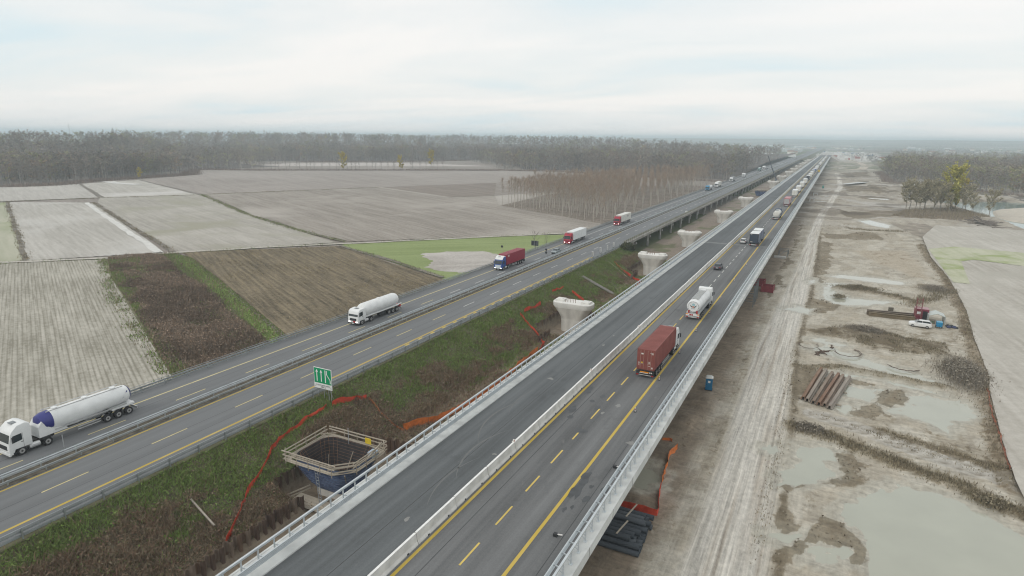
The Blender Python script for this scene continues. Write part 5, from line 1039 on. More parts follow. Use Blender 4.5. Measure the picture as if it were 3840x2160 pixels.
# riverside clump
WIL = [(.37, .33, .21), (.33, .295, .195), (.40, .355, .24)]
wt = [tree_mesh(440 + i, 15, 5, .2, 12, 700, .05, (.33, .30, .26), (.36, .32, .25), start=.22, up=1.1, leaf=WIL, nleaf=2000, lsize=.55) for i in range(3)]
big = tree_mesh(450, 25, 7.5, .4, 18, 500, .06, (.19, .17, .14), (.24, .21, .09), start=.14, up=1.2, leaf=[(.56, .50, .13), (.48, .46, .12), (.60, .53, .15), (.43, .43, .12)], nleaf=11000, lsize=.75)
plant_tree(big, (63, 452, .6), 'big yellow-green poplar in the clump on the river bank', 'yellow_tree', s=1.0, rz=.4)
plant_tree(yt[0], (66.5, 462, .6), 'slender yellow tree close behind the big yellow-green poplar', 'yellow_tree', s=.95)
for i, (a, b, sc) in enumerate(((39.7, 445.7, 1.0), (41.8, 449, 1.12), (44.7, 446, 1.05), (47.5, 452, .95), (50.6, 457.5, 1.0), (53.5, 440, .85), (57.0, 446, 1.0), (71.1, 436, .75), (76.4, 421.3, .95), (60, 436, .7), (46, 441, .9), (49, 446, 1.05), (54.5, 452, 1.1), (58.5, 455, 1.0), (68, 446, .9), (70, 452, 1.0))):
    plant_tree(wt[i % 3], (a, b, .5), 'thin olive willow in the clump on the river bank' if i < 8 and i != 7 else 'thin olive willow in the clump on the river bank' if i > 9 else ('lone small willow by the water beside the log pile' if i == 8 else 'low willow sapling under the big yellow-green poplar' if i == 9 else 'leaning willow at the end of the river bank clump'), 'willow_tree', 'tree', 'willows on the river bank' if i < 7 or i > 9 else None, sc)
P = rnd_in(ISLE, 14000); s = Soup(); z, _, _ = site_h(P[:, 0], P[:, 1]); s.blades(np.c_[P, z - .1], rng.uniform(.4, 2.0, len(P)) * (.4 + fbm(P[:, 0] / 5, P[:, 1] / 5, 150)), rng.uniform(.08, .25, len(P)), .6, pick([(.27, .225, .18), (.30, .25, .195), (.24, .21, .15), (.33, .28, .18)], len(P)))
stuff('riverbank_scrub', s, leafm, 'brown scrub under the clump of trees on the river bank', 'scrub')
# brushwood heap of felled trunks
lp = thing('log_pile', (68, 384, .3), 'grey heap of felled trunks and brushwood at the water edge', 'log pile')
logm = [MB().cyl((-l / 2, 0, 0), (l / 2, 0, .1), .22, 6, .10).mesh('log', mat('dead_wood', (.20, .175, .155), .95, var=.3, scale=1)) for l in (7, 9, 11)]
for i in range(70):
    a = rnd.gauss(0, 3.4); b = rnd.gauss(0, 5); hgt = max(0, 2.2 * (1 - (a / 8) ** 2 - (b / 11) ** 2)) * rnd.random(); o = link('log', logm[i % 3], lp, (a, b, hgt), rnd.gauss(.2, .5)); o.rotation_euler.y = rnd.gauss(0, .15)
# two bare saplings by the roadside board
st_ = [tree_mesh(470 + i, 6.5, 2.2, .09, 12, 260, .012, (.19, .17, .15), (.19, .165, .14), start=.2, up=1.2) for i in range(2)]
plant_tree(st_[0], (-91.5, 197.5, 0.6), 'taller bare sapling rising behind the black roadside board', s=1.25); plant_tree(st_[1], (-91, 206.5, .8), 'shorter spreading bare sapling on the bank past the black roadside board', s=.85)
# hedgerows and copses of the far plain
cop = [far_tree(360 + i, (.10, .105, .085), leaf=[(.09, .10, .07), (.11, .11, .08)], nleaf=34, nt=16, w=.6, h=13, sp=6, st=.1) for i in range(4)]
items = []
for i in range(210):
    d = 1500 + 4200 * rnd.random() ** 1.3; a = R(rnd.uniform(-66, 22)); cx, cy = d * math.sin(a), d * math.cos(a)
    if cx > -700 and cx < 30 and cy < 1800: continue
    an = rnd.choice((.35, .35 + PI / 2)) + rnd.uniform(-.1, .1); ln = rnd.uniform(60, 420)
    for k in range(int(ln / 16)):
        t = (k / (ln / 16) - .5) * ln; px_, py_ = cx + math.cos(an) * t + rnd.uniform(-4, 4), cy + math.sin(an) * t + rnd.uniform(-4, 4)
        if abs(px_ + 45) < 70 and py_ < 3000: continue
        zb = 0 if py_ < 3600 else -1.5 + float(sstep(3600, 7500, np.array(py_)) * 50)
        items.append((cop[rnd.randrange(4)], (px_, py_, zb - .8), (rnd.uniform(.8, 1.6), rnd.uniform(.8, 1.6), rnd.uniform(.5, 1.05)), rnd.uniform(0, 6)))
merged('hedgerows', items, twigm, 'hazy hedgerows and copses across the far plain', 'hedgerows')
# ================================================================== VEHICLES
def bevel(me, w, seg=2, ang=35):
    bm = bmesh.new(); bm.from_mesh(me); bmesh.ops.bevel(bm, geom=[e for e in bm.edges if len(e.link_faces) == 2 and e.calc_face_angle(0) > R(ang)], offset=w, segments=seg, affect='EDGES', profile=.6)
    bm.to_mesh(me); bm.free(); me.polygons.foreach_set('use_smooth', [True] * len(me.polygons)); me.set_sharp_from_angle(angle=R(40)); return me
def paint(name, c, rough=.38): return mat('paint_' + name, c, rough, var=.07, scale=.9, spec=.5, detail=6)
P_W = paint('white', (.74, .755, .75)); P_RED = paint('red', (.36, .018, .04)); P_BLUE = paint('blue', (.02, .07, .27)); P_TEAL = paint('sky_blue', (.035, .22, .38)); P_NAVY = paint('navy', (.025, .05, .10)); P_GREEN = paint('grey_green', (.16, .26, .24)); P_GREY = paint('grey', (.32, .33, .34)); P_DARK = paint('charcoal', (.05, .055, .065)); P_CREAM = paint('cream', (.66, .65, .60))
GLASS = mat('dark_glass', (.03, .04, .045), .08, var=0, spec=.6); RUB = mat('tyre_rubber', (.035, .035, .037), .85, var=.15); RIM = mat('wheel_rim', (.42, .42, .41), .5, .4, var=.15); BLK = mat('black_plastic', (.035, .037, .04), .6, var=.1); CHAS = mat('chassis', (.07, .068, .065), .8, var=.25)
ALU = mat('aluminium', (.58, .59, .59), .4, .5, var=.08); LITE = mat('headlamp_lit', (.9, .9, .88), .3, var=0, emit=(1, .97, .9, 2.2)); LAMP = mat('headlamp', (.7, .72, .72), .25, var=0); TAIL = mat('tail_lamp', (.40, .015, .012), .35, var=0); ORA = mat('orange_plate', (.75, .27, .02), .6, var=.05); PLATE = mat('number_plate', (.72, .72, .70), .6, var=0)
tyre_m = MB().cyl((-.16, 0, 0), (.16, 0, 0), .5, 16).mesh('wheel', RUB, True); rim_m = MB().cyl((-.165, 0, 0), (.165, 0, 0), .29, 12).mesh('rim', RIM, True); hub_m = MB().cyl((-.19, 0, 0), (.19, 0, 0), .12, 8).mesh('hub', CHAS, True)
def wheel(t, x, y, r_=.5, w=1.0):
    o = link('wheel', tyre_m, t, (x, y, r_)); o.scale = (w, r_ / .5, r_ / .5); link('rim', rim_m, o); link('hub', hub_m, o); return o
CABP = [(0, .92), (0, 3.5), (.45, 3.72), (1.25, 3.62), (1.82, 3.12), (2.03, 2.78), (2.27, 1.75), (2.34, 1.2), (2.34, .42), (1.95, .36), (1.74, .92)]
CABL = [(0, .92), (0, 3.02), (.5, 3.14), (1.6, 3.06), (2.0, 2.84), (2.08, 2.72), (2.27, 1.75), (2.34, 1.2), (2.34, .42), (1.95, .36), (1.74, .92)]
def cab(t, y0, m, low=False, lit=False, band=None, visor=False, far=False, grille=BLK, roofm=None):
    c = link('cab', bevel(MB().prism(CABL if low else CABP, 'x', -1.24, 1.24).mesh('cab', m), .09), t, (0, y0, 0))
    MB().plate([(-1.08, 2.062, 2.70), (1.08, 2.062, 2.70), (1.12, 2.282, 1.78), (-1.12, 2.282, 1.78)][::-1], .012).build('windscreen', GLASS, c)
    for s in (-1, 1):
        q = [(s * 1.245, .95, 1.85), (s * 1.245, 1.98, 1.72), (s * 1.245, 1.86, 2.55), (s * 1.245, .95, 2.62)]; MB().plate(q if s > 0 else q[::-1], .01).build('side_window', GLASS, c)
        MB().cbox(s * .86, 2.345, .72, .42, .05, .2).build('headlamp', LITE if lit else LAMP, c); MB().cbox(s * 1.46, 1.95, 2.2, .14, .16, .62).bar((s * 1.22, 1.9, 2.4), (s * 1.46, 1.95, 2.4), .05, .05).build('mirror', BLK, c)
    MB().plate([(-.82, 2.342, .92), (.82, 2.342, .92), (.78, 2.315, 1.42), (-.78, 2.315, 1.42)][::-1], .014).build('grille', grille, c)
    MB().box(-1.22, 1.22, 2.2, 2.40, .32, .58).build('bumper', BLK if band is None else band, c); MB().box(-.28, .28, 2.40, 2.412, .38, .50).build('number_plate', PLATE, c)
    if visor: MB().plate([(-1.1, 2.0, 2.84), (1.1, 2.0, 2.84), (1.1, 2.3, 2.70), (-1.1, 2.3, 2.70)], .03).build('sun_visor', BLK, c)
    if not far:
        MB().box(-.36, .36, .85, 1.45, 3.14 if low else 3.66, 3.19 if low else 3.72).build('roof_hatch', mat('hatch_grey', (.22, .24, .25), .5, var=0), c)
        for s in (-1, 1):
            MB().box(min(s * 1.243, s * 1.25), max(s * 1.243, s * 1.25), .86, .88, 1.0, 2.7).build('door_seam', BLK, c); MB().cbox(s * 1.25, 1.0, 1.62, .02, .2, .07).build('door_handle', BLK, c); MB().box(min(s * 1.0, s * 1.25), max(s * 1.0, s * 1.25), 1.72, 2.0, .38, .62).build('step', BLK, c)
    wheel(t, -1.06, y0 + 1.15); wheel(t, 1.06, y0 + 1.15)
    if roofm: link('roof_fairing', bevel(MB().prism([(.02, 2.95), (.02, 3.7), (.5, 3.86), (1.2, 3.72), (1.9, 3.12), (2.0, 2.95)], 'x', -1.2, 1.2).mesh('roof_fairing', roofm), .12), c)
    return c
def tractor(t, y0, m, **k):
    """cab and drive axle; y0 is the rear of the cab"""
    c = cab(t, y0, m, **k); MB().box(-.45, .45, y0 - 2.6, y0 + 1.6, .62, .92).build('chassis', CHAS, t)
    for s in (-1, 1):
        wheel(t, s * .98, y0 - 1.5, .5, 1.7); MB().cyl((s * .93, y0 - .75, .62), (s * .93, y0 + .35, .62), .3, 10).build('fuel_tank', ALU, t, True)
        MB().prism([(y0 - 2.1, .9), (y0 - 1.9, 1.1), (y0 - 1.1, 1.1), (y0 - .9, .9)], 'x', min(s * .72, s * 1.24), max(s * .72, s * 1.24)).build('mudguard', BLK, t)
    return c
def bogie(t, ys, w=1.3):
    for y in ys:
        for s in (-1, 1): wheel(t, s * 1.03, y, .5, w)
def rear_end(t, y=0, lit=True):
    MB().box(-1.22, 1.22, y, y + .12, .42, .68).build('rear_bumper', ALU, t)
    for s in (-1, 1): MB().cbox(s * .98, y - .012, .56, .42, .03, .16).build('tail_lamp', TAIL, t)
    MB().box(-.26, .26, y - .02, y, .48, .6).build('number_plate', PLATE, t)
def side_guard(t, y0, y1, m=ALU):
    for s in (-1, 1):
        for z in (.55, .85): MB().box(min(s * 1.15, s * 1.2), max(s * 1.15, s * 1.2), y0, y1, z - .06, z + .06).build('side_guard', m, t)
def ribbed(y0, y1, z0, z1, hw, pitch=.28, dep=.04):
    mb = MB(); mb.box(-hw + dep, hw - dep, y0, y1, z0, z1)
    n = int((y1 - y0 - .3) / pitch)
    for s in (-1, 1):
        for k in range(n):
            a = y0 + .15 + k * pitch; x0, x1 = s * (hw - dep), s * hw
            v = [(x0, a, z0 + .14), (x0, a + pitch * .9, z0 + .14), (x1, a + pitch * .68, z0 + .14), (x1, a + pitch * .22, z0 + .14), (x0, a, z1 - .1), (x0, a + pitch * .9, z1 - .1), (x1, a + pitch * .68, z1 - .1), (x1, a + pitch * .22, z1 - .1)]
            f_ = [(1, 2, 6, 5), (2, 3, 7, 6), (3, 0, 4, 7), (4, 5, 6, 7), (3, 2, 1, 0)]; mb.add(v, f_ if s > 0 else [q[::-1] for q in f_])
    for k in range(n):   # roof ribs
        a = y0 + .15 + k * pitch; mb.box(-hw + .2, hw - .2, a, a + pitch * .5, z1, z1 + .018)
    for y in (y0, y1 - .12):
        for s in (-1, 1): mb.box(min(s * (hw - .13), s * hw * 1.002), max(s * (hw - .13), s * hw * 1.002), y - .004, y + .124, z0, z1 + .02)
    for s in (-1, 1):
        mb.box(min(s * (hw - .09), s * hw * 1.001), max(s * (hw - .09), s * hw * 1.001), y0 + .125, y1 - .125, z0, z0 + .14); mb.box(min(s * (hw - .09), s * hw * 1.001), max(s * (hw - .09), s * hw * 1.001), y0 + .125, y1 - .125, z1 - .1, z1 + .02)
    return mb
def ringy(y, rx, rz_, cz, n=22): return [(rx * math.cos(2 * PI * i / n), y, cz + rz_ * math.sin(2 * PI * i / n)) for i in range(n)]
def vehicle(name, label, cat, x, y, z, inbound, L, group=None):
    return thing(name, (x, y + (L if inbound else 0), z), label, cat, group, PI if inbound else 0)
def lorry_box(label, x, y, inbound, cabm, boxm, L=15.6, roofm=None, doorm=None, far=False, lit=False, cname='trailer_box', h=3.98, low=False, group=None, plain_back=True, frame=None, zr=None, **k):
    t = vehicle('articulated_lorry', label, 'lorry', x, y, (ZO if inbound else ZN) if zr is None else zr, inbound, L, group)
    y1 = L - 2.75; b = MB().box(-1.27, 1.27, .08, y1, 1.15, h - .05).build(cname, boxm, t); MB().box(-1.28, 1.28, .06, y1 + .02, h - .05, h).build('roof', roofm or boxm, b)
    fm = frame or ALU
    for s in (-1, 1): MB().box(min(s * 1.18, s * 1.285), max(s * 1.18, s * 1.285), .03, .14, 1.1, h - .06).build('door_frame', fm, b)
    MB().box(-1.18, 1.18, .03, .14, h - .2, h - .06).build('door_frame', fm, b); MB().box(-1.18, 1.18, .03, .14, 1.1, 1.2).build('door_frame', fm, b)
    if doorm: MB().box(-1.17, 1.17, .05, .078, 1.2, h - .2).build('rear_door', doorm, b)
    else: MB().box(-.015, .015, .06, .078, 1.2, h - .2).build('door_seam', BLK, b)
    MB().box(-1.25, 1.25, .3, y1 - .2, 1.0, 1.14).build('underframe', CHAS, t); MB().box(-.4, .4, .6, y1 - .5, .72, 1.0).build('chassis', CHAS, t)
    bogie(t, (1.6, 2.95, 4.3)); tractor(t, L - 2.36, cabm, far=far, lit=lit, low=low, **k); rear_end(t)
    if not far: side_guard(t, 5.2, y1 - 4.2)
    return t
def lorry_container(label, x, y, inbound, cabm, boxm, L=14.6, lit=False, roofm=None, h=4.05, **k):
    t = vehicle('container_lorry', label, 'lorry', x, y, ZO if inbound else ZN, inbound, L)
    y1 = L - 2.75; z0 = 1.2; b = ribbed(.1, y1, z0, h, 1.22).build('container', boxm, t)
    # doors with locking bars, hinges and stickers
    MB().box(-1.08, -.01, .055, .098, z0 + .12, h - .14).build('door', boxm, b); MB().box(.01, 1.08, .055, .098, z0 + .12, h - .14).build('door', boxm, b)
    bm_ = mat('locking_bar_steel', (.38, .25, .21), .6, .2, var=.15)
    for s in (-.72, -.28, .28, .72): MB().cyl((s, .035, z0 + .1), (s, .035, h - .1), .028, 6).build('locking_bar', bm_, b)
    for s in (-.5, .5): MB().box(s - .22, s + .22, .02, .045, z0 + .85, z0 + .93).build('door_handle', bm_, b)
    wp = mat('sticker_white', (.66, .64, .60), .7, var=0)
    for (a, c, w_, h_, mm) in ((-.5, h - .62, .3, .2, wp), (.82, h - .42, .42, .09, wp), (.9, h - .56, .26, .08, wp), (-.92, z0 + .98, .2, .1, wp), (-.92, z0 + .72, .2, .32, mat('sticker_dim', (.42, .25, .22), .7, var=0)), (.5, z0 + 1.2, .26, .06, wp), (.5, z0 + 1.05, .3, .06, wp), (.5, z0 + .62, .26, .06, wp), (.92, z0 + .38, .16, .24, wp), (-.5, z0 + 1.02, .2, .2, mat('sticker_yellow', (.70, .50, .04), .7, var=0))):
        MB().box(a - w_ / 2, a + w_ / 2, .045, .052, c - h_ / 2, c + h_ / 2).build('sticker', mm, b)
    MB().box(-.5, .5, .3, y1, .78, 1.1).build('chassis', CHAS, t); MB().box(-1.2, 1.2, .2, .5, 1.02, 1.19).build('twistlock_beam', CHAS, t); MB().box(-1.2, 1.2, y1 - .4, y1 - .1, 1.02, 1.19).build('twistlock_beam', CHAS, t)
    bogie(t, (1.7, 3.0, 4.3)); tractor(t, L - 2.36, cabm, lit=lit, roofm=roofm, **k)
    MB().box(-1.24, 1.24, .0, .14, .36, .60).build('rear_bumper', BLK, t); MB().box(-1.2, 1.2, .05, .16, .66, .98).build('lamp_board', BLK, t); MB().box(-.7, .5, .03, .05, .80, .96).build('marker_plate', ORA, t)
    for s in (.68, .9): MB().cyl((s, .01, .87), (s, .05, .87), .09, 10).build('speed_disc', wp, t)
    MB().box(-.75, .45, .03, .05, .70, .77).build('lettering_strip', wp, t); MB().box(-.85, .85, -.012, 0, .44, .50).build('lettering_strip', wp, t)
    for s in (-1, 1): MB().cbox(s * 1.02, -.012, .48, .3, .03, .14).build('tail_lamp', TAIL, t)
    side_guard(t, 5.0, y1 - 3.6)
    return t, b
def tank_body(t, y0, y1, rx, rz_, cz, m, cap=.35):
    prof_ = [(y0, .0), (y0 + .02, .55), (y0 + cap * .35, .88), (y0 + cap, 1), (y1 - cap, 1), (y1 - cap * .35, .88), (y1 - .02, .55), (y1, .0)]
    return MB().loft([ringy(a, max(.01, rx * s), max(.01, rz_ * s), cz) for a, s in prof_]).build('tank', m, t, True)
# ---- oncoming lorries on the old motorway
XL = -79.2
t = vehicle('silo_lorry', 'white powder silo lorry with dark blue ends on its tank, plain white cab', 'lorry', XL - .2, 31.2, ZO, True, 14.6)
P_SB = paint('silo_blue', (.035, .04, .20)); cz = 2.56; r_ = 1.15
prof_ = [(.35, .30), (.38, .62), (.7, .90), (1.5, 1.0), (9.6, 1.0), (10.5, .94), (11.0, .75), (11.15, .45)]
def ringb(a, s, bl): n = 24; return [(r_ * s * math.cos(2 * PI * i / n), a, cz + r_ * s * math.sin(2 * PI * i / n) * (1 + (bl if math.sin(2 * PI * i / n) < 0 else 0))) for i in range(n)]
MB().loft([ringb(a, s, bl) for a, s, bl in ((.35, .30, 0), (.38, .62, 0), (.7, .90, 0), (1.5, .98, 0), (3.6, 1.0, .10), (5.2, 1.0, .32), (7.0, 1.0, .45), (8.6, 1.0, .32), (9.6, 1.0, .08), (10.5, .94, 0), (11.0, .75, 0), (11.15, .45, 0))]).build('tank', P_W, t, True)
tk = t.children[-1]
MB().loft([ringy(a, r_ * s + .012, r_ * s + .012, cz) for a, s in ((9.75, 1.0), (10.5, .945), (11.0, .755), (11.17, .46))]).build('front_end', P_SB, tk, True); MB().loft([ringy(a, r_ * s + .012, r_ * s + .012, cz) for a, s in ((.33, .30), (.37, .63), (.50, .76), (.62, .86))]).build('rear_end', P_SB, tk, True)
for s in (-1, 1):   # lower blue flashes
    def shell(y, zz_): a = math.asin(max(-1, min(1, (zz_ - cz) / r_))); return (s * (r_ + .014) * math.cos(a), y, zz_)
    q = [shell(9.9, 2.1), shell(9.9, 1.62), shell(8.4, 1.55), shell(7.0, 1.60), shell(7.0, 1.86), shell(8.4, 1.82)]; MB().add(q, [(0, 1, 2, 5), (5, 2, 3, 4)] if s > 0 else [(5, 2, 1, 0), (4, 3, 2, 5)]).build('blue_flash', P_SB, tk)
    q = [shell(3.3, 1.60), shell(2.3, 1.58), shell(.95, 3.05), shell(.95, 3.2), shell(1.6, 2.45)]; MB().add(q, [(0, 1, 2, 3, 4)] if s < 0 else [(4, 3, 2, 1, 0)]).build('blue_flash', P_SB, tk)
    MB().bar((s * .55, 1.2, cz + r_ + .05), (s * .55, 10.2, cz + r_ + .05), .06, .10).build('walkway_rail', ALU, tk); MB().bar((s * 1.18, 1.3, 1.55), (s * 1.18, 9.8, 1.55), .06, .14).build('side_rail', ALU, t)
for y_ in (2.2, 5.6, 9.0): MB().cyl((0, y_, cz + r_ - .03), (0, y_, cz + r_ + .13), .34, 12).build('hatch', P_W, tk, True)
MB().prism([(11.42, 1.1), (11.36, 2.35), (10.95, 2.95), (10.6, 2.3), (9.9, 1.75), (8.6, 1.45), (8.3, 1.15)], 'x', -1.0, 1.0).build('front_skirt', P_W, t)
MB().loft([[(a * .95, b, 1.2 + .02) for a, b in ((-.9, 3.5), (.9, 3.5), (.9, 6.4), (-.9, 6.4))], [(a * .4, b, .75) for a, b in ((-.9, 4.4), (.9, 4.4), (.9, 5.5), (-.9, 5.5))]]).build('discharge_cone', ALU, t)
MB().box(-.5, .5, .2, 10.6, .95, 1.3).build('chassis', CHAS, t); MB().box(-1.15, 1.15, .3, 3.2, 1.2, 1.45).build('rear_skirt', P_W, t)
bogie(t, (1.15, 2.5, 3.85)); side_guard(t, 4.7, 7.4); rear_end(t); tractor(t, 14.6 - 2.36, P_W, grille=BLK, band=P_W)
t = vehicle('gas_tanker', 'plain white gas tanker with a long round tank and a red bumper plate', 'lorry', XL, 88.9, ZO, True, 13.4)
tk = tank_body(t, .25, 11.2, 1.24, 1.24, 2.5, P_W, .75); MB().box(-.3, .3, 5.2, 5.9, 3.70, 3.79).build('valve_cover', P_W, tk); MB().box(-1.16, 1.16, .5, 10.9, 1.22, 1.38).build('side_rail', P_W, t); MB().box(-.5, .5, .3, 10.8, .8, 1.24).build('chassis', CHAS, t)
for s in (-1, 1): MB().box(min(s * .55, s * 1.15), max(s * .55, s * 1.15), 5.2, 6.9, .5, 1.15).build('pump_cabinet', BLK, t)
bogie(t, (1.3, 2.6, 3.9)); rear_end(t, -.35); MB().box(-1.1, 1.1, -.2, .2, .8, 1.25).build('rear_frame', paint('signal_red', (.40, .03, .03)), t); MB().cyl((-.9, -.6, 1.35), (-.9, .6, 1.35), .1, 8).build('hose_tube', P_W, t, True); MB().cyl((.9, -.6, 1.35), (.9, .6, 1.35), .1, 8).build('hose_tube', P_W, t, True)
c = tractor(t, 13.4 - 2.36, P_W, low=True, lit=True); MB().box(-.55, -.1, 2.36, 2.43, .66, .96).build('hazard_plate', paint('signal_red', (.5, .03, .03)), c)
t, b = lorry_container('blue and white lorry carrying a dark red container on the old motorway', XL, 147.4, True, P_BLUE, paint('container_red', (.27, .022, .045)), 14.4, True, roofm=P_W, h=4.05)
c = [q for q in t.children if q.name.startswith('cab')][0]; MB().plate([(-.95, 2.37, 1.55), (.95, 2.37, 1.55), (.62, 2.40, .62), (-.62, 2.40, .62)][::-1], .012).build('front_panel', mat('pale_front', (.58, .64, .68), .5, var=.05), c)
tm = text_mesh('CAI', .42, .01); tm.materials.append(mat('sticker_red', (.30, .03, .05), .7, var=0)); o = link('logo_board', MB().box(-.02, .02, -.42, .42, -.24, .24).mesh('logo_board', MATS['sticker_white']), b, (-1.235, 10.4, 3.55)); q = link('lettering', tm, o, (-.024, 0, 0)); q.rotation_euler = (R(90), 0, R(-90))
lorry_box('lorry with a dark red cab and plain white box trailer beside the poplars', XL, 197, True, P_RED, P_W, 15.4, lit=True, visor=True, grille=paint('grille_red', (.22, .015, .03)), band=P_RED)
t = lorry_box('red-cabbed lorry with a dark logo on its white trailer, next to the poplars', XL, 251.4, True, P_RED, P_CREAM, 16.4, lit=True, visor=True, band=P_RED)
b = [q for q in t.children if q.name.startswith('trailer_box')][0]; tm = text_mesh('Freed', 1.0, .01); tm.materials.append(BLK); q = link('lettering', tm, b, (-1.28, 5.0, 3.0)); q.rotation_euler = (R(90), 0, R(-90)); MB().cbox(-1.285, 6.0, 3.72, .012, .25, .3).build('logo_mark', BLK, b)
# far oncoming traffic
def lorry_tank(label, x, y, inbound, cabm, tankm, L=13.5, far=True, low=False, group=None, zr=None, lit=False):
    t = vehicle('tank_lorry', label, 'lorry', x, y, (ZO if inbound else ZN) if zr is None else zr, inbound, L, group)
    tk = tank_body(t, .3, L - 2.75, 1.23, 1.12, 2.42, tankm, .3); MB().box(-.42, .42, 1.6, L - 4.6, 3.52, 3.6).build('catwalk', mat('catwalk_grey', (.36, .37, .36), .6, .2, var=.1), tk)
    for s in (-1, 1): MB().bar((s * .55, 1.2, 3.62), (s * .55, L - 4.2, 3.62), .05, .2).build('catwalk_rail', ALU, tk)
    MB().box(-1.15, 1.15, .3, L - 3, 1.1, 1.3).build('side_rail', ALU, t); MB().box(-.5, .5, .3, L - 3, .75, 1.12).build('chassis', CHAS, t); bogie(t, (1.5, 2.8, 4.1)); rear_end(t); tractor(t, L - 2.36, cabm, far=far, low=low, lit=lit); return t, tk
lorry_tank('sky-blue cabbed tanker with white tank, far along the old viaduct', XL - .3, 457, True, P_TEAL, P_W, 14.5)
lorry_box('far white lorry following the sky-blue tanker', XL - .3, 494, True, P_W, P_CREAM, 16, far=True); lorry_box('far lorry with white cab and dark grey trailer on the old viaduct', XL - .3, 567, True, P_W, P_GREY, 16, far=True, roofm=P_DARK)
lorry_tank('far short white lorry alone on the old viaduct', XL - .3, 644, True, P_W, P_W, 10, low=False); lorry_box('far grey-green lorry with a pale roof', XL - .6, 777, True, P_GREEN, P_GREEN, 15, far=True, roofm=P_W); lorry_box('far white lorry close behind the grey-green one', XL - .6, 828, True, P_W, P_W, 15, far=True)
lorry_box('tiny white lorry where the old viaduct ends', XL, 1408, True, P_W, P_W, 15, far=True)
# ---- cars
def rrx(y, w, z0, z1, r_, n=3):
    p = rr(2 * w, z1 - z0, min(r_, (z1 - z0) / 2 - .01), 0, n); return [(a, y, (z0 + z1) / 2 + b) for a, b, _ in p]
def car(label, x, y, z, rz, m, kind='saloon', group=None, name='car'):
    t = thing(name, (x, y, z), label, 'car', group, rz); suv = kind == 'suv'; est = kind == 'estate'; hz = .16 if suv else 0
    st = [(-2.2, .66, .42, .80), (-2.1, .80, .30, .95), (-1.5, .89, .24, 1.0), (0, .90, .22, .97), (1.2, .90, .24, .93), (1.9, .86, .27, .82), (2.15, .74, .32, .72), (2.22, .60, .38, .66)]
    MB().loft([rrx(a, w, z0, z1 + hz, .16) for a, w, z0, z1 in st]).build('body', m, t, True)
    back = -1.9 if (suv or est) else -1.35
    g = [(back - .25, .70, .93, .97), (back + .12, .66, .9, 1.32), (back + .5, .63, .9, 1.42), (.1, .62, .9, 1.43), (.45, .64, .9, 1.36), (1.1, .74, .9, .95)]
    cb = MB().loft([rrx(a, w, z0 + hz, z1 + hz, .10) for a, w, z0, z1 in g]).build('cabin_glass', GLASS, t, True)
    MB().loft([rrx(a, w, 1.36 + hz, z1 + hz, .03) for a, w, z1 in ((back + .22, .60, 1.40), (back + .55, .60, 1.448), (.1, .60, 1.455), (.32, .57, 1.41))]).build('roof', m, t, True)
    for s in (-1, 1):
        for (a, b, c_, d_) in ((.42, 1.36, 1.1, .98), (back + .15, 1.34, back - .22, .98), (-.35, 1.4, -.4, .97)): MB().bar((s * .645, a, b + hz), (s * .745, c_, d_ + hz), .06, .07).build('pillar', m, t)
        for yy_ in (-1.35, 1.38): wheel(t, s * .8, yy_, .32, .62)
        MB().cbox(s * .62, 2.12, .66 + hz, .3, .1, .12).build('headlamp', LAMP, t); MB().cbox(s * .66, -2.16, .82 + hz, .28, .1, .14).build('tail_lamp', TAIL, t); MB().cbox(s * .98, .75, 1.02 + hz, .16, .12, .12).build('mirror', m, t)
    MB().box(-.26, .26, -2.235, -2.2, .58, .70).build('number_plate', PLATE, t); MB().box(-.6, .6, 2.17, 2.235, .36, .5).build('grille', BLK, t)
    return t
car('silver-grey saloon car passing the lorries on the old motorway', -75.9, 180, ZO, PI, paint('silver', (.25, .29, .30)))
for a, b, lab in ((-79.6, 1006, 'tiny white car, first of three far along the old viaduct'), (-79.4, 1046, 'tiny white car, second of three far along the old viaduct'), (-76.0, 1049, 'tiny white car in the fast lane far along the old viaduct'), (-76.3, 800, 'white car beside the far grey-green lorry'), ): car(lab, a, b, ZO, PI, P_W)
car('small dark car behind the far white lorry on the old viaduct', -76.2, 837, ZO, PI, P_DARK); car('tiny pale car past the end of the old viaduct', -76.2, 1690, ZO, PI, P_W); car('second tiny pale car past the end of the old viaduct', -79, 1700, ZO, PI, P_W)
# ---- queue on the new viaduct
XQ = -20.2
t, b = lorry_container('rust-brown container lorry with a white cab on the new viaduct', XQ, 80.2, False, P_W, mat('container_brown', (.235, .066, .055), .6, var=.16, scale=.6, c2=(.27, .09, .075), detail=7), 15.4, h=4.1)
t, tk = lorry_tank('white tanker with a winged emblem on the round rear of its tank', XQ - .1, 112.4, False, P_W, P_W, 13.6, far=False)
d = MB()     # emblem on the dished rear
def disc(mb, cx, cz_, r0, r1, y, n=28, a0=0, a1=360):
    v = []; 
    for i in range(n + 1): a = R(a0 + (a1 - a0) * i / n); v += [(cx + r0 * math.cos(a), y, cz_ + r0 * math.sin(a)), (cx + r1 * math.cos(a), y, cz_ + r1 * math.sin(a))]
    mb.add(v, [(2 * i, 2 * i + 1, 2 * i + 3, 2 * i + 2) for i in range(n)])
MB().cyl((0, .19, 2.42), (0, .34, 2.42), 1.02, 28).build('rear_dish', P_W, tk, True)
e = tk.children[-1]; mb = MB()
for k in range(20): disc(mb, 0, 2.42, .90, .96, .178, 2, k * 18, k * 18 + 11)
mb.build('emblem_ring', BLK, e); mb = MB(); disc(mb, .02, 2.78, .0, .26, .180, 16); mb.build('emblem_sky', mat('emblem_blue', (.35, .56, .60), .6, var=0), e)
dk = mat('emblem_dark', (.05, .075, .06), .6, var=0); mb = MB()
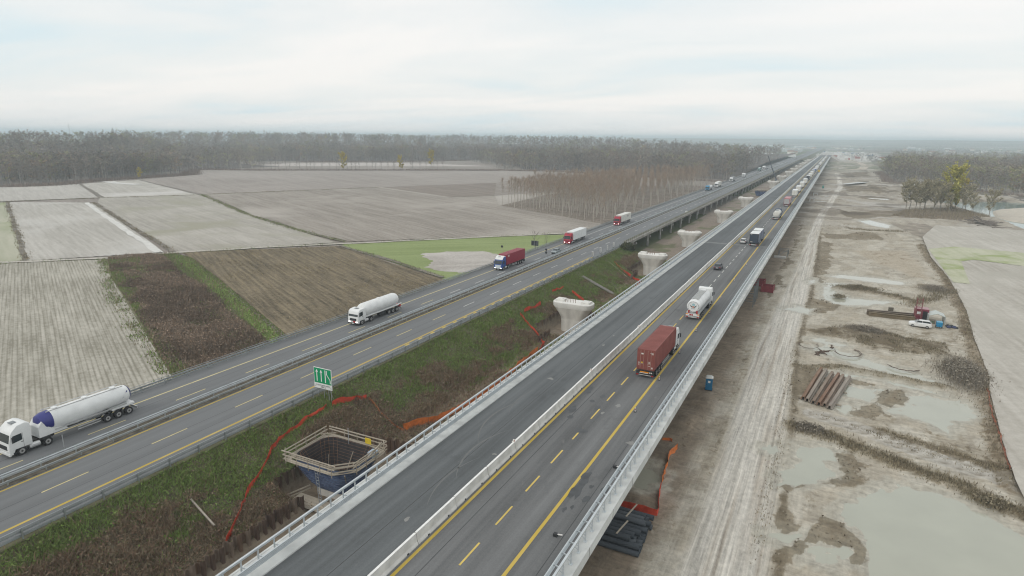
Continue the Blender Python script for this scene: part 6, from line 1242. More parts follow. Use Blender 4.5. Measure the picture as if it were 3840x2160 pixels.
for s in (-1, 1): mb.add([(s * .05, .176, 2.40), (s * .30, .176, 2.52), (s * .62, .176, 2.78), (s * .50, .176, 2.56), (s * .55, .176, 2.48), (s * .40, .176, 2.42), (s * .30, .176, 2.28), (s * .12, .176, 2.30)], [(0, 1, 2, 3), (0, 3, 4, 5), (0, 5, 6, 7)])
for a in (-.25, -.08, .08, .25): mb.add([(a * .4, .176, 2.34), (a * 1.3 - .03, .176, 1.98), (a * 1.3 + .03, .176, 1.98)], [(0, 1, 2)])
mb.build('emblem_wings', dk, e); mb = MB(); disc(mb, 0, 2.38, 0, .15, .172, 12); mb.build('emblem_body', mat('emblem_orange', (.62, .14, .05), .6, var=0), e); mb = MB(); disc(mb, 0, 2.36, 0, .07, .169, 10); mb.build('emblem_heart', mat('emblem_pink', (.75, .45, .40), .6, var=0), e)
for s in (-1, 1): MB().cyl((s * .72, .12, 1.25), (s * .72, .12, 1.72), .16, 8).build('fire_extinguisher', paint('signal_red', (.4, .03, .03)), t, True); MB().box(min(s * .75, s * 1.2), max(s * .75, s * 1.2), -.05, -.03, .98, 1.14).build('hazard_stripe', ORA, t)
MB().box(-1.2, 1.2, -.03, .2, .75, 1.12).build('rear_board', P_W, t)
for s, mm in ((-.4, TAIL), (-.05, paint('signal_red', (.4, .03, .03))), (.3, PLATE)): MB().box(s - .14, s + .14, -.055, -.032, .82, 1.08).build('placard', mm, t)
car('dark saloon car driving behind the white hatchback on the new viaduct', -23.9, 162.4, ZN, 0, paint('dark_plum', (.065, .062, .075))); car('white hatchback next to the dark curtain-sided lorry', -23.8, 209.2, ZN, 0, P_W, 'estate')
t = lorry_box('dark-backed drawbar lorry with two white roofs crossing the expansion joint', XQ, 203, False, P_NAVY, paint('slate_blue', (.10, .13, .21)), 17.0, roofm=P_W, doorm=mat('tarp_dark', (.045, .06, .085), .6, var=.1), frame=BLK)
b = [q for q in t.children if q.name.startswith('trailer_box')][0]; MB().box(-1.3, 1.3, 6.9, 7.5, 1.1, 4.02).build('gap_panel', CHAS, b); MB().box(-1.0, -.35, .02, .04, 1.35, 1.5).build('lettering_strip', MATS['sticker_white'], b); MB().box(-1.0, -.6, .02, .04, 3.55, 3.65).build('lettering_strip', MATS['sticker_white'], b)
lorry_tank('white tanker with a dark blue cab ahead of the drawbar lorry', XQ + .2, 277, False, P_NAVY, P_CREAM, 12.8)
lorry_box('lorry with a red frame and red roof round its grey rear door', XQ, 337, False, P_RED, paint('faded_pink', (.42, .30, .30)), 15.5, roofm=paint('pink_red', (.42, .14, .15)), doorm=mat('grey_door', (.40, .40, .40), .6, var=.1), frame=P_RED, far=True)
q_ = [(394, P_CREAM, P_W, 'pale grey lorry directly ahead of the red-framed one'), (429, P_CREAM, P_W, 'cream lorry, second ahead of the red-framed one'), (471, P_CREAM, P_W, 'cream lorry with a dark skirt, third ahead of the red-framed one'), (514, P_CREAM, P_W, 'tall pale lorry, fourth ahead of the red-framed one'), (566, P_DARK, P_W, 'dark-backed lorry with a white roof in the far queue'), (637, P_CREAM, P_W, 'pale lorry following the royal-blue one'), (710, P_BLUE, P_W, 'royal-blue lorry with a white roof in the far queue')]
for yq, bm_, rf_, lab in q_: lorry_box(lab, XQ + .1, yq, False, P_W, bm_, 14.5, roofm=rf_, far=True, doorm=None)
for k, yq in enumerate((600, 675, 760, 800, 850, 900, 950, 1000, 1055, 1118, 1170, 1217, 1270, 1320)):
    lorry_box('tiny pale lorry at the far end of the queue', XQ + .1, yq, False, P_W, (P_CREAM, P_GREY, P_W)[k % 3], 14, roofm=P_W, far=True, group='farthest lorries of the queue')
# ================================================================== SIGNS, SITE THINGS, FAR PLACES
wp = MATS['sticker_white']; sgn_g = mat('sign_green', (.0, .29, .12), .5, var=.04); sgn_w = mat('sign_white', (.78, .79, .78), .5, var=.03); pole = mat('pole_steel', (.45, .47, .48), .45, .5, var=.1); blk = MATS['black_plastic']
# --- green lane sign on the bank
t = thing('motorway_sign', (-60.5, 61.2, 4.2), 'green lane-drop sign with white arrows on posts beside the guardrail', 'road sign')
g = bevel(MB().box(-1.62, 1.62, -.03, .03, 2.42, 4.78).mesh('green_panel', sgn_w), .02, 1); g = link('green_panel', g, t); MB().box(-1.54, 1.54, -.042, -.031, 2.50, 4.70).build('green_face', sgn_g, g)
def face(mb_pts, nm, par, m=sgn_w, y=-.05): mb = MB(); [mb.add([(a, y, b) for a, b in P], [tuple(range(len(P)))]) for P in mb_pts]; return mb.build(nm, m, par)
face([[(-1.11, 2.75), (-.96, 2.75), (-.96, 4.1), (-1.11, 4.1)], [(-1.27, 4.08), (-.80, 4.08), (-1.035, 4.52)]], 'arrow', g); face([[(-.32, 2.75), (-.17, 2.75), (-.17, 4.1), (-.32, 4.1)], [(-.48, 4.08), (-.01, 4.08), (-.245, 4.52)]], 'arrow', g)
face([[(.42, 2.7), (.58, 2.7), (.58, 4.55), (.42, 4.55)]], 'lane_bar', g); face([[(.68, 3.95), (.83, 3.95), (.83, 4.55), (.68, 4.55)], [(.68, 3.97), (1.28, 3.2), (1.43, 3.2), (.83, 3.97)], [(1.28, 2.68), (1.43, 2.68), (1.43, 3.22), (1.28, 3.22)]], 'lane_bend', g)
wpn = MB().box(-1.62, 1.62, -.03, .03, 1.72, 2.40).build('white_panel', sgn_w, t); tx = mat('sign_text', (.03, .03, .035), .6, var=0)
for body, size, x_, z_ in (('corsia emergenza mancante', .235, 0, 2.24), ('1000 m', .30, 0, 1.93), ('\u2191', .3, -1.4, 1.93), ('\u2191', .3, 1.4, 1.93)):
    me = text_mesh(body, size); me.materials.append(tx); o = link('lettering', me, wpn, (x_, -.04, z_)); o.rotation_euler = (R(90), 0, 0)
MB().box(-1.5, 1.5, -.04, -.031, 2.07, 2.085).build('rule', tx, wpn)
for x_ in (-1.1, .0, .85, 1.3):
    MB().cyl((x_, .1, -1.4), (x_, .1, 4.6), .05, 8).build('post', pole, t, True)
MB().cyl((-.2, 1.3, -1.0), (.0, .12, 2.0), .035, 6).build('brace', pole, t, True); MB().cyl((.9, 1.3, -1.0), (.85, .12, 2.0), .035, 6).build('brace', pole, t, True)
# --- chevron boards where the viaduct starts
def chevron(label, x, y, w, h):
    t = thing('chevron_board', (x, y, ZO), label, 'road sign'); MB().box(-w / 2, w / 2, -.02, .02, .45, .45 + h).build('panel', sgn_w, t)
    mb = MB(); n = 4
    for k in range(n):
        z0 = .45 + h * (k / n) * .93; mb.add([(-w / 2 + .02, -.026, z0 + .02), (w / 2 - .02, -.026, z0 + h * .11 + .02), (w / 2 - .02, -.026, min(.45 + h, z0 + h * .24)), (-w / 2 + .02, -.026, z0 + h * .13)], [(0, 1, 2, 3)])
    mb.build('stripe', blk, t); MB().box(-.04, .04, .021, .08, 0, .45 + h * .8).build('post', pole, t); MB().box(-.25, .25, -.2, .2, 0, .1).build('foot', blk, t)
chevron('striped black and white board nearest the end of the yellow edge line', -63.3, 178.8, .62, 1.35); chevron('striped black and white board, second along the shoulder before the old viaduct', -63.6, 186.8, .6, 1.35); chevron('narrow striped post between the chevron boards', -63.1, 192.2, .28, 1.3); chevron('striped black and white board right at the start of the old viaduct', -63.3, 199.2, .5, 1.3)
t = thing('signal_post', (-75.35, 171, ZO), 'slim post carrying two pairs of dark round signal heads in the median', 'signal'); MB().cyl((0, 0, 0), (0, 0, 2.95), .05, 8).build('pole', pole, t, True)
for z_ in (1.65, 2.55): MB().cyl((0, -.1, z_), (0, .06, z_), .34, 14).build('signal_head', blk, t, True); MB().box(-.1, .1, -.08, .06, z_ - .55, z_ - .3).build('plate', blk, t)
t = thing('roadside_board', (-90.0, 194.4, .6), 'black back of a roadside board standing beyond the guardrail', 'road sign')
MB().box(-1.35, 1.35, -.03, .03, 3.4, 5.1).build('panel', mat('board_back', (.035, .04, .05), .6, var=.1), t)
for x_ in (-.25, .85): MB().box(x_ - .05, x_ + .05, -.09, -.031, 0, 5.1).build('post', pole, t)
t = thing('signal_post', (-84.9, 160.5, 4.6), 'post with a dark round sign beyond the guardrail, behind the red container', 'road sign'); MB().cyl((0, 0, 0), (0, 0, 4.6), .05, 8).build('pole', pole, t, True); MB().cyl((0, -.05, 4.6), (0, .05, 4.6), .36, 14).build('sign_disc', blk, t, True)
t = thing('white_tripod_sign', (-63.2, 312, ZO), 'small white sign on the shoulder of the old viaduct', 'road sign'); MB().box(-.5, .5, -.02, .02, .3, 1.2).build('panel', sgn_w, t); MB().box(-.05, .05, .02, .09, 0, 1.0).build('post', pole, t)
t = thing('marker_post', (-75.2, 35.2, ZO), 'lone grey marker post leaning on the median beside the silo lorry', 'post'); o = MB().cyl((0, 0, 0), (-.05, 0, 1.9), .05, 8).build('pole', pole, t, True); MB().cbox(0, 0, .05, .3, .3, .1).build('foot', sgn_w, t)
# --- delineators and oddments on the new deck
for i, y_ in enumerate((69, 80.5, 93, 105.5, 118.5, 131, 150, 171, 190)):
    t = thing('delineator', (-18.25, y_, ZN), 'short flexible delineator post on the yellow line of the new viaduct', 'delineator', 'delineators along the yellow line'); MB().cyl((0, 0, 0), (0, 0, .55), .05, 7).build('post', mat('delineator_white', (.72, .70, .68), .6, var=.05), t, True); MB().cyl((0, 0, .3), (0, 0, .42), .055, 7).build('band', TAIL, t); MB().cbox(0, 0, .03, .3, .3, .06).build('foot', blk, t)
for x_, y_, lab in ((-17.2, 42.3, 'knocked-over black delineator base on the shoulder nearer the railing end'), (-16.3, 55.2, 'knocked-over black delineator base near the damp patches'), ): t = thing('fallen_delineator', (x_, y_, ZN), lab, 'delineator'); MB().cbox(0, 0, .13, .34, .3, .26).build('foot', blk, t); o = MB().cyl((.12, 0, .2), (.55, .15, .16), .06, 7).build('post', MATS['delineator_white'], t, True)
for k, y_ in enumerate((53.6, 76.9, 100.2, 141, 164, 199)):
    t = thing('barrier_reflector', (-26.8, y_, ZN + 1.0), 'red and white reflector clipped on the top of the barrier row', 'reflector', 'reflectors on the barrier row'); MB().box(-.09, .09, -.06, .06, 0, .28).build('body', wp, t); MB().box(.0905, .10, -.06, .06, .08, .22).build('lens', TAIL, t); MB().box(-.2, .2, -.1, .1, 0, .04).build('clip', wp, t)
# --- orange-red safety netting
NETR = mat('net_red', (.60, .075, .04), .75, var=.25, scale=1.5); NETO = mat('net_orange', (.66, .19, .05), .75, var=.25, scale=1.5)
def net(label, pts, h, m, ground=None, sag=.25):
    t = thing('safety_net', (pts[0][0], pts[0][1], 0), label, 'safety net'); P = densify(pts, .7, .12); x0, y0 = pts[0][0], pts[0][1]; mb = MB(); v = []; n = len(P)
    Z = [float(ground(np.array([p[0]]), np.array([p[1]]))) for p in P]; st = MB()
    for i, p in enumerate(P):
        k = math.sin(i * .75) * .5 + .5; hh = h * (1 - sag * (1 - k)) * rnd.uniform(.85, 1.1); a = rnd.uniform(-.13, .13)
        v += [(p[0] - x0, p[1] - y0, Z[i] + .02), (p[0] - x0 + a, p[1] - y0 - a, Z[i] + hh * .5), (p[0] - x0 + rnd.uniform(-.1, .1), p[1] - y0, Z[i] + hh)]
        if i % 5 == 0: MB().cyl((p[0] - x0, p[1] - y0, Z[i] - .2), (p[0] - x0, p[1] - y0, Z[i] + hh + .15), .025, 5).build('stake', MATS['rust'], t)
    k = len(v); w = [(a + .012, b + .012, c) for a, b, c in v]
    f_ = [(3 * i + j, 3 * i + 3 + j, 3 * i + 4 + j, 3 * i + 1 + j) for i in range(n - 1) for j in (0, 1)]
    mb.add(v + w, f_ + [tuple(q + k for q in reversed(ff)) for ff in f_] + [(3 * i + 2, 3 * i + 5, 3 * i + 5 + k, 3 * i + 2 + k) for i in range(n - 1)]); mb.build('netting', m, t, True); return t
mg = lambda x, y: mid_h(x, y)[0]; sg = lambda x, y: site_h(x, y)[0][0]
net('red netting climbing the bank from the sheet piles to the green sign', [(-50.3, 36), (-52.3, 39.3), (-53.7, 41.8), (-55.5, 45.5), (-57.2, 48.8), (-58.1, 51.2), (-58.3, 53.6), (-58.8, 57.2), (-59.0, 60.0)], .65, NETR, mg)
net('bright red netting along the bank just past the green sign', [(-58.9, 61), (-58.4, 63.3), (-57.2, 66.2)], .95, NETR, mg)
net('faded orange netting running down the bank behind the half-built pier', [(-57.0, 66.4), (-55.5, 66), (-53.9, 65.4), (-52, 65.1), (-50.1, 65.4)], .5, mat('net_faded', (.42, .17, .08), .8, var=.3, scale=1.5), mg)
net('orange netting stretched behind the left railing of the new viaduct', [(-50.1, 65.4), (-49.4, 67.7), (-47.8, 69.8), (-46.8, 74), (-46.4, 81), (-46.6, 89), (-47.2, 97), (-47.6, 105)], 1.15, NETO, mg, .15)
net('red netting by the sheet piles below the hammerhead pier among the brambles', [(-47.4, 105.5), (-48.5, 110), (-51.8, 113.3), (-55.1, 115.2), (-57.3, 117.0)], .75, NETR, mg)
net('red netting flapping on the bank above the hammerhead pier', [(-57.2, 118.5), (-57.2, 122.1), (-57.0, 127)], 1.0, NETR, mg); net('scrap of red netting behind the hammerhead pier', [(-58.6, 137.3), (-58.0, 143)], .7, NETR, mg); net('red netting slipping down behind the hammerhead pier cap', [(-55.9, 143.5), (-53.7, 142.6), (-52, 142)], .9, NETR, mg)
net('faded red netting down the bank near the pier by the old viaduct', [(-57.6, 182.6), (-55.5, 180.6), (-53.6, 178.9)], .6, MATS['net_faded'], mg); net('orange netting at the foot of the bank near the pier by the old viaduct', [(-53.4, 178.8), (-50.9, 177.6), (-48, 175.9), (-46.2, 172), (-45.6, 160), (-45.4, 148)], .9, NETR, mg)
net('orange netting fence standing in the mud beside the pipe stack', [(-14.6, 78.4), (-15.0, 75), (-14.8, 72.3), (-14.5, 69.2)], .9, NETO, sg); net('red netting corner bent round the end of the pipe stack', [(-14.3, 67.6), (-13.9, 65.5), (-13.3, 62), (-15.4, 61.8), (-19, 61.7)], .95, NETR, sg); net('crumpled orange netting heap under the edge of the new viaduct', [(-17.2, 80.2), (-16.2, 80.6), (-15.8, 80.2)], .45, NETO, sg)
net('thin orange tape fence through the weeds on the edge of the pale field', [(26.4, 122.5), (25.6, 116), (25.0, 109), (24.4, 101), (23.8, 94.5), (23.7, 92)], .45, mat('net_tape', (.33, .13, .08), .8, var=.3, scale=2), sg)
# --- plank, drain channel and rail lying on the bank
o = MB().bar((-56.5, 37.2, 3.15), (-52.6, 36.8, 1.5), .18, .12).build('pole_on_bank', mat('bleached_wood', (.36, .32, .27), .9, var=.2)); tag(o, 'bleached pole lying on the bramble bank near the sheet piles', 'pole')
ch = thing('drain_channel', (-58.5, 157.5, 3.5), 'weathered concrete drain channel running down the bank', 'drain')
for k in range(9): o = MB().prism([(-.45, 0), (-.45, .3), (-.35, .3), (-.28, .08), (.28, .08), (.35, .3), (.45, .3), (.45, 0)], 'y', 0, 1.1).build('channel_stone', concrete_d, ch, loc=(k * 1.05, -k * .12, -k * .40 + .15)); o.rotation_euler = (R(-22), 0, R(-97))
o = MB().bar((-58.8, 181, 3.75), (-51.4, 175.9, .75), .16, .12).build('timber_rail', mat('bleached_wood_2', (.50, .46, .40), .9, var=.2)); tag(o, 'long pale timber lying down the bank before the old viaduct', 'timber')
# --- portable toilets
def toilet(label, x, y, m, roofm):
    t = thing('portable_toilet', (x, y, float(sg(np.array([x]), np.array([y])))), label, 'toilet', rz=R(8)); link('cabin', bevel(MB().box(-.55, .55, -.55, .55, .1, 2.1).mesh('cabin', m), .05), t); link('roof', bevel(MB().loft([rr(1.22, 1.22, .1, 2.08), rr(1.22, 1.22, .12, 2.18), rr(.8, .95, .2, 2.38)]).mesh('roof', roofm), .03), t); MB().box(-.62, .62, -.62, .62, -.15, .1).build('base', blk, t)
    d = MB().box(-.42, .42, -.575, -.552, .16, 2.0).build('door', m, t); MB().box(-.17, .2, -.59, -.577, 1.35, 1.72).build('notice', sgn_w, d); MB().box(-.36, -.30, -.60, -.577, .95, 1.15).build('door_handle', blk, d); return t
toilet('blue portable toilet with a white roof at the edge of the new viaduct', -14.8, 101.7, mat('toilet_blue', (.02, .16, .31), .5, var=.08), mat('toilet_white', (.70, .72, .70), .5, var=.05)); toilet('far turquoise portable toilet on the bare site', -8.9, 607, mat('toilet_green', (.02, .33, .28), .5, var=.05), mat('toilet_teal', (.05, .36, .32), .5, var=.05))
# --- steel piles laid on the ground
a_ = [(-.6, 104.3), (.0, 103.8), (.9, 103.3), (1.7, 103.1), (2.5, 103.0), (3.2, 102.4)]; b_ = [(1.6, 120.4), (2.4, 120.3), (3.4, 119.1), (4.4, 118.9), (5.1, 118.5), (6.1, 118.2)]
bc = [((.21, .115, .065), (.27, .19, .14)), ((.27, .23, .19), (.33, .29, .245)), ((.20, .135, .095), (.28, .23, .185)), ((.21, .115, .07), (.25, .165, .12)), ((.22, .15, .11), (.30, .245, .20)), ((.26, .215, .18), (.33, .295, .255))]
lbl = ['rust-orange steel pile at the outer end of the row of six', 'grey-topped steel pile second from the orange end', 'brown steel pile third from the orange end of the row', 'rust-brown steel pile between the two middle ones', 'rusty steel pile fifth from the orange end of the row', 'grey-edged steel pile at the pond end of the row of six']
for i in range(6):
    a, b = Vector((*a_[i], 0)), Vector((*b_[i], 0)); L_ = (b - a).length; an = math.atan2(b.y - a.y, b.x - a.x)
    t = thing('steel_pile', (a.x, a.y, .18), lbl[i], 'steel pile', rz=an); m_ = mat('pile_steel_%d' % i, bc[i][0], .85, var=.2, scale=.8, c2=bc[i][1], stretch=(.3, 2, 1))
    pr = [(-.42, 0), (-.42, .08), (-.25, .10), (-.2, .52), (.2, .52), (.25, .10), (.42, .08), (.42, 0), (.18, .02), (.14, .44), (-.14, .44), (-.18, .02)]
    MB().prism(pr, 'x', 0, L_).build('web', m_, t); MB().box(.01, .18, -.16, .16, .46, .515).build('painted_end', mat('end_paint', (.52, .33, .04), .7, var=.1), t) if i in (0, 5) else MB().box(.01, .12, -.16, .16, .46, .515).build('cut_end', m_, t)
for y_ in (106, 112, 117): o = MB().bar((-.6 + (y_ - 104) * .14, y_, .08), (4.6 + (y_ - 104) * .14, y_ - 1.2, .08), .22, .22).build('bearer_timber', timber_d); tag(o, 'timber bearer under the row of six steel piles', 'timber', 'bearers under the steel piles')
# --- stack of pipes below the deck edge
pm_ = [mat('pipe_grey_%d' % i, c, .6, var=.15, scale=1, stretch=(.3, 1, 1)) for i, c in enumerate(((.085, .10, .115), (.11, .125, .14), (.07, .082, .095)))]
pip = []
for i in range(3):
    n = 14; v = []; 
    for x_, r_ in ((-12, .30), (0, .30), (0, .26), (-.6, .26)): v.append([(x_, r_ * math.cos(2 * PI * k / n), r_ * math.sin(2 * PI * k / n)) for k in range(n)])
    pip.append(MB().loft(v[::-1], cap=False).mesh('pipe', pm_[i], True))
for lay, cnt in ((0, 11), (1, 10), (2, 8)):
    for k in range(cnt):
        if lay == 2 and k in (3, 4): continue
        o = link('pipe', pip[rnd.randrange(3)], None, (-13.5 + rnd.uniform(-.5, .45) - .4 * (lay == 2), 54.3 + (k + .5 * lay) * .625, .28 + lay * .53)); tag(o, 'dark grey plastic pipe in the stack under the edge of the new viaduct', 'pipe', 'stacked grey pipes')
for y0_, y1_, z_ in ((54.6, 57.2, 1.66), (57.9, 60.6, 1.66)): o = MB().bar((-15.6, y0_, z_), (-15.2, y1_, z_ + .04), .16, .05).build('strap_board', timber); tag(o, 'pale wooden batten strapped across the top of the pipe stack', 'batten', 'battens on the pipe stack')
# --- red formwork boxes, trestle, frames near the new viaduct
redst = mat('red_steel', (.24, .04, .05), .6, var=.2, scale=1.2)
def openbox(label, x, y, w, d, h, m): 
    t = thing('steel_form', (x, y, 0), label, 'steel form')
    for q in ((-w / 2, w / 2, -d / 2, -d / 2 + .08), (-w / 2, w / 2, d / 2 - .08, d / 2), (-w / 2, -w / 2 + .08, -d / 2 + .081, d / 2 - .081), (w / 2 - .08, w / 2, -d / 2 + .081, d / 2 - .081)): MB().box(q[0], q[1], q[2], q[3], 0, h).build('side_plate', m, t)
    MB().box(-w / 2 + .09, w / 2 - .09, -d / 2 + .09, d / 2 - .09, 0, .08).build('floor_plate', m, t)
    for s in (-1, 1): MB().box(s * w / 2 - .12, s * w / 2 + .12, -d / 2 - .1, -d / 2 - .005, -.1, h + .1).build('rib', m, t); MB().box(s * w / 2 - .12, s * w / 2 + .12, d / 2 + .005, d / 2 + .1, -.1, h + .1).build('rib', m, t)
openbox('red open steel form standing in the mud beside the new viaduct', -13.2, 181.2, 3.0, 3.4, 1.6, redst); openbox('second red steel form tucked under the edge of the new viaduct', -16.2, 187.5, 3.2, 3.2, 1.7, redst)
t = thing('trestle', (-15.6, 165.5, 0), 'grey steel shoring trestle under the edge of the new viaduct', 'trestle'); gst = mat('grey_frame', (.20, .215, .22), .6, .3, var=.15)
for i in range(4):
    for x_ in (-1.6, .9): MB().bar((x_, -4.5 + i * 3, -.3), (x_, -4.5 + i * 3, 5.6), .2, .2).build('leg', gst, t)
    for z_ in (1.4, 3.3, 5.3): MB().bar((-1.6, -4.5 + i * 3, z_), (.9, -4.5 + i * 3, z_), .12, .12).build('cross_bar', gst, t)
    if i < 3:
        for x_ in (-1.6, .9): MB().bar((x_, -4.5 + i * 3, .3), (x_, -1.5 + i * 3, 5.2), .1, .1).build('brace', gst, t)
t = thing('shoring_stack', (-13.7, 243.5, 0), 'grey stacked steel frames and slabs beside the new viaduct', 'steel frame')
for k in range(3):
    for s in (-1, 1): MB().bar((s * 1.5, -3 + k * 3, 0), (s * 1.5, -3 + k * 3, 1.9), .15, .15).build('leg', gst, t)
    MB().bar((-1.5, -3 + k * 3, 1.85), (1.5, -3 + k * 3, 1.85), .15, .15).build('beam', gst, t)
MB().box(-2.6, 1.2, -8, -5.2, 0, .5).build('slab', concrete, t); MB().bar((-1.5, -3, .2), (1.5, 3, 1.6), .12, .12).build('brace', gst, t)
for k, (x_, y_) in enumerate(((-11.2, 472), (-10.6, 520))):
    t = thing('precast_frame', (x_, y_, 0), ('pale precast concrete frame lying beside the viaduct, before the far one', 'far pale precast concrete frame beside the viaduct')[k], 'concrete frame'); MB().box(-3, -2.5, -.6, .6, 0, 2.4).build('side', concrete_w, t); MB().box(-.5, 0, -.6, .6, 0, 2.4).build('side', concrete_w, t); MB().box(-2.49, -.51, -.6, .6, 2.0, 2.4).build('top', concrete_w, t); MB().box(.2, 7.5, -.5, .5, 0, .5).build('beam', concrete_w, t)
# --- the yard with the car
t = thing('site_container', (21.4, 169.3, 0), 'dark red site container behind the white car', 'container'); ribbed(-1.2, 1.2, .1, 2.6, 1.35, .3).build('body', paint('wine_red', (.21, .035, .06)), t); MB().box(-1.36, 1.36, -1.21, 1.21, 2.6, 2.68).build('roof', paint('dusty_pink', (.35, .17, .19)), t); MB().box(.2, 1.1, -1.24, -1.205, .2, 2.2).build('door', blk, t); MB().box(-1.0, -.2, -1.24, -1.205, 1.3, 2.0).build('window', sgn_w, t)
t = thing('scaffold_tower', (20.6, 167.4, 0), 'narrow red scaffold tower standing against the site container', 'scaffold'); rs = mat('scaffold_red', (.22, .085, .08), .6, var=.15)
for sx in (-.55, .55):
    for sy in (-.45, .45): MB().bar((sx, sy, -.1), (sx, sy, 5.4), .09, .09).build('upright', rs, t)
for k in range(6):
    z_ = .5 + k * .9
    for s in (-.45, .45): MB().bar((-.55, s, z_), (.55, s, z_), .07, .07).build('rung', rs, t)
    for s in (-.55, .55): MB().bar((s, -.45, z_), (s, .45, z_ + .35), .06, .06).build('brace', rs, t)
t = thing('plastic_shelter', (24.1, 167.6, 0), 'pale plastic sheeted shelter beside the site container', 'shelter'); pl = mat('cloudy_plastic', (.46, .50, .47), .35, var=.12, spec=.5); MB().prism([(-1.6, 0), (-1.6, 1.9), (0, 2.5), (1.6, 1.9), (1.6, 0), (1.5, 0), (1.5, 1.85), (0, 2.4), (-1.5, 1.85), (-1.5, 0)], 'y', -1.8, 1.8).build('cover', pl, t)
for y_ in (-1.8, 0, 1.8):
    for s in (-1, 1): MB().bar((s * 1.62, y_, -.1), (s * 1.62, y_, 1.95), .08, .08).build('upright', pole, t)
for k, (dx_, dz_) in enumerate(((-.8, .5), (.2, .7), (.9, .4))): MB().cbox(dx_, -1.2, dz_ / 2 + .02, .7, .7, dz_).build('crate', (mat('crate_green', (.10, .14, .09), .8, var=.2), timber_d, blk)[k], t)
t = thing('generator', (24.3, 162.9, 0), 'small bright blue generator on wheels in front of the plastic shelter', 'generator'); bl = mat('generator_blue', (.02, .22, .42), .5, var=.1); link('housing', bevel(MB().box(-.55, .55, -.7, .7, .35, 1.35).mesh('housing', bl), .06), t); MB().box(-.57, .57, -.72, .72, 1.36, 1.42).build('lid', mat('generator_lid', (.15, .36, .50), .5, var=.1), t)
for s in (-1, 1): wheel(t, s * .58, 0, .3, .5)
MB().bar((0, -.7, .4), (0, -1.3, .25), .08, .08).build('drawbar', blk, t)
t = thing('rubbish_heap', (26.6, 164.6, 0), 'heap of black and blue plastic bags by the plastic shelter', 'rubbish')
for k in range(12): a = rnd.uniform(0, 6.28); rr_ = rnd.uniform(0, 1.2); sz = rnd.uniform(.3, .5); link('bag', bevel(MB().loft([rr(sz * 2, sz * 1.7, sz * .6, 0), rr(sz * 2.2, sz * 1.9, sz * .7, sz * .5), rr(sz * .9, sz * .8, sz * .3, sz * 1.1)]).mesh('bag', (blk, mat('bag_blue', (.05, .06, .12), .5, var=.2), blk)[k % 3]), .06), t, (rr_ * math.cos(a) * 1.2, rr_ * math.sin(a), 0), a)
car('white estate car with roof rails parked by the site container', 20.6, 161.6, .02, R(84), P_W, 'suv')
for i, (x_, y_, L_, an, z_, lab) in enumerate(((15.4, 169.6, 10.2, 2, .0, 'long brown steel girder at the back of the stack by the scaffold tower'), (15.3, 168.2, 10.0, 0, .0, 'long brown steel girder in the middle of the stack by the scaffold tower'), (15.4, 166.6, 9.4, -4, .0, 'long brown steel girder at the front of the stack by the scaffold tower'))):
    t = thing('steel_girder', (x_, y_, z_), lab, 'girder', rz=R(an + 6)); gm_ = mat('girder_rust_%d' % i, (.15 + .02 * i, .122 + .015 * i, .10), .9, var=.25, scale=.8)
    MB().box(-L_ / 2, L_ / 2, -.3, .3, 0, .06).build('flange', gm_, t); MB().box(-L_ / 2, L_ / 2, -.3, .3, .86, .92).build('flange', gm_, t); MB().box(-L_ / 2, L_ / 2, -.04, .04, .061, .859).build('web', gm_, t)
t = thing('crate', (15.6, 173.0, 0), 'small brown crate standing behind the girders', 'crate'); link('box', bevel(MB().box(-.5, .5, -.5, .5, 0, 1.0).mesh('box', mat('crate_brown', (.12, .105, .08), .85, var=.2)), .03), t); MB().box(-.55, .55, -.55, .55, 1.0, 1.06).build('lid', MATS['crate_brown'], t)
# --- bent reinforcement and scrap on the wet flat
scrap = mat('scrap_rust', (.135, .10, .08), .9, var=.3, scale=2)
def hoop(label, x, y, rx, ry, a0, a1, r_=.07, z=.12):
    t = thing('scrap_hoop', (x, y, z), label, 'scrap'); 
    for q in range(2): P = [(rx * (1 + .1 * q) * math.cos(R(a)), ry * (1 + .08 * q) * math.sin(R(a)), .08 * q + .06 * math.sin(a)) for a in np.linspace(a0, a1, 16)]; MB().tube(P, r_, 5).build('rod', scrap, t)
hoop('thin bent hoop of rods lying on the wet flat near the haul road', -1.0, 135.0, 1.7, 2.2, 150, 400, .035); hoop('thick bent hoop of rods lying on the wet flat, by the scrap heap', 6.0, 133.8, 2.2, 2.6, 170, 420, .055); hoop('lone curved bar lying at the far side of the wet flat', 15.2, 130.4, 2.6, 2.6, 200, 325, .06)
for k, (x_, y_, lab) in enumerate(((1.6, 131.4, 'scrap heap of twisted iron between the two hoops'), (3.2, 135.6, 'small lump of scrap iron beside the thick hoop'), (.8, 129.6, 'small rusty lump at the foot of the scrap heap'))):
    t = thing('scrap_heap', (x_, y_, .05), lab, 'scrap')
    for q in range(9 if k == 0 else 5): a = rnd.uniform(0, 3.1); l = rnd.uniform(.4, 1.7 if k == 0 else .8); MB().bar((-l * math.cos(a), -l * math.sin(a), rnd.uniform(0, .2)), (l * math.cos(a), l * math.sin(a), rnd.uniform(.1, .5)), .12, .16).build('bar', scrap, t)
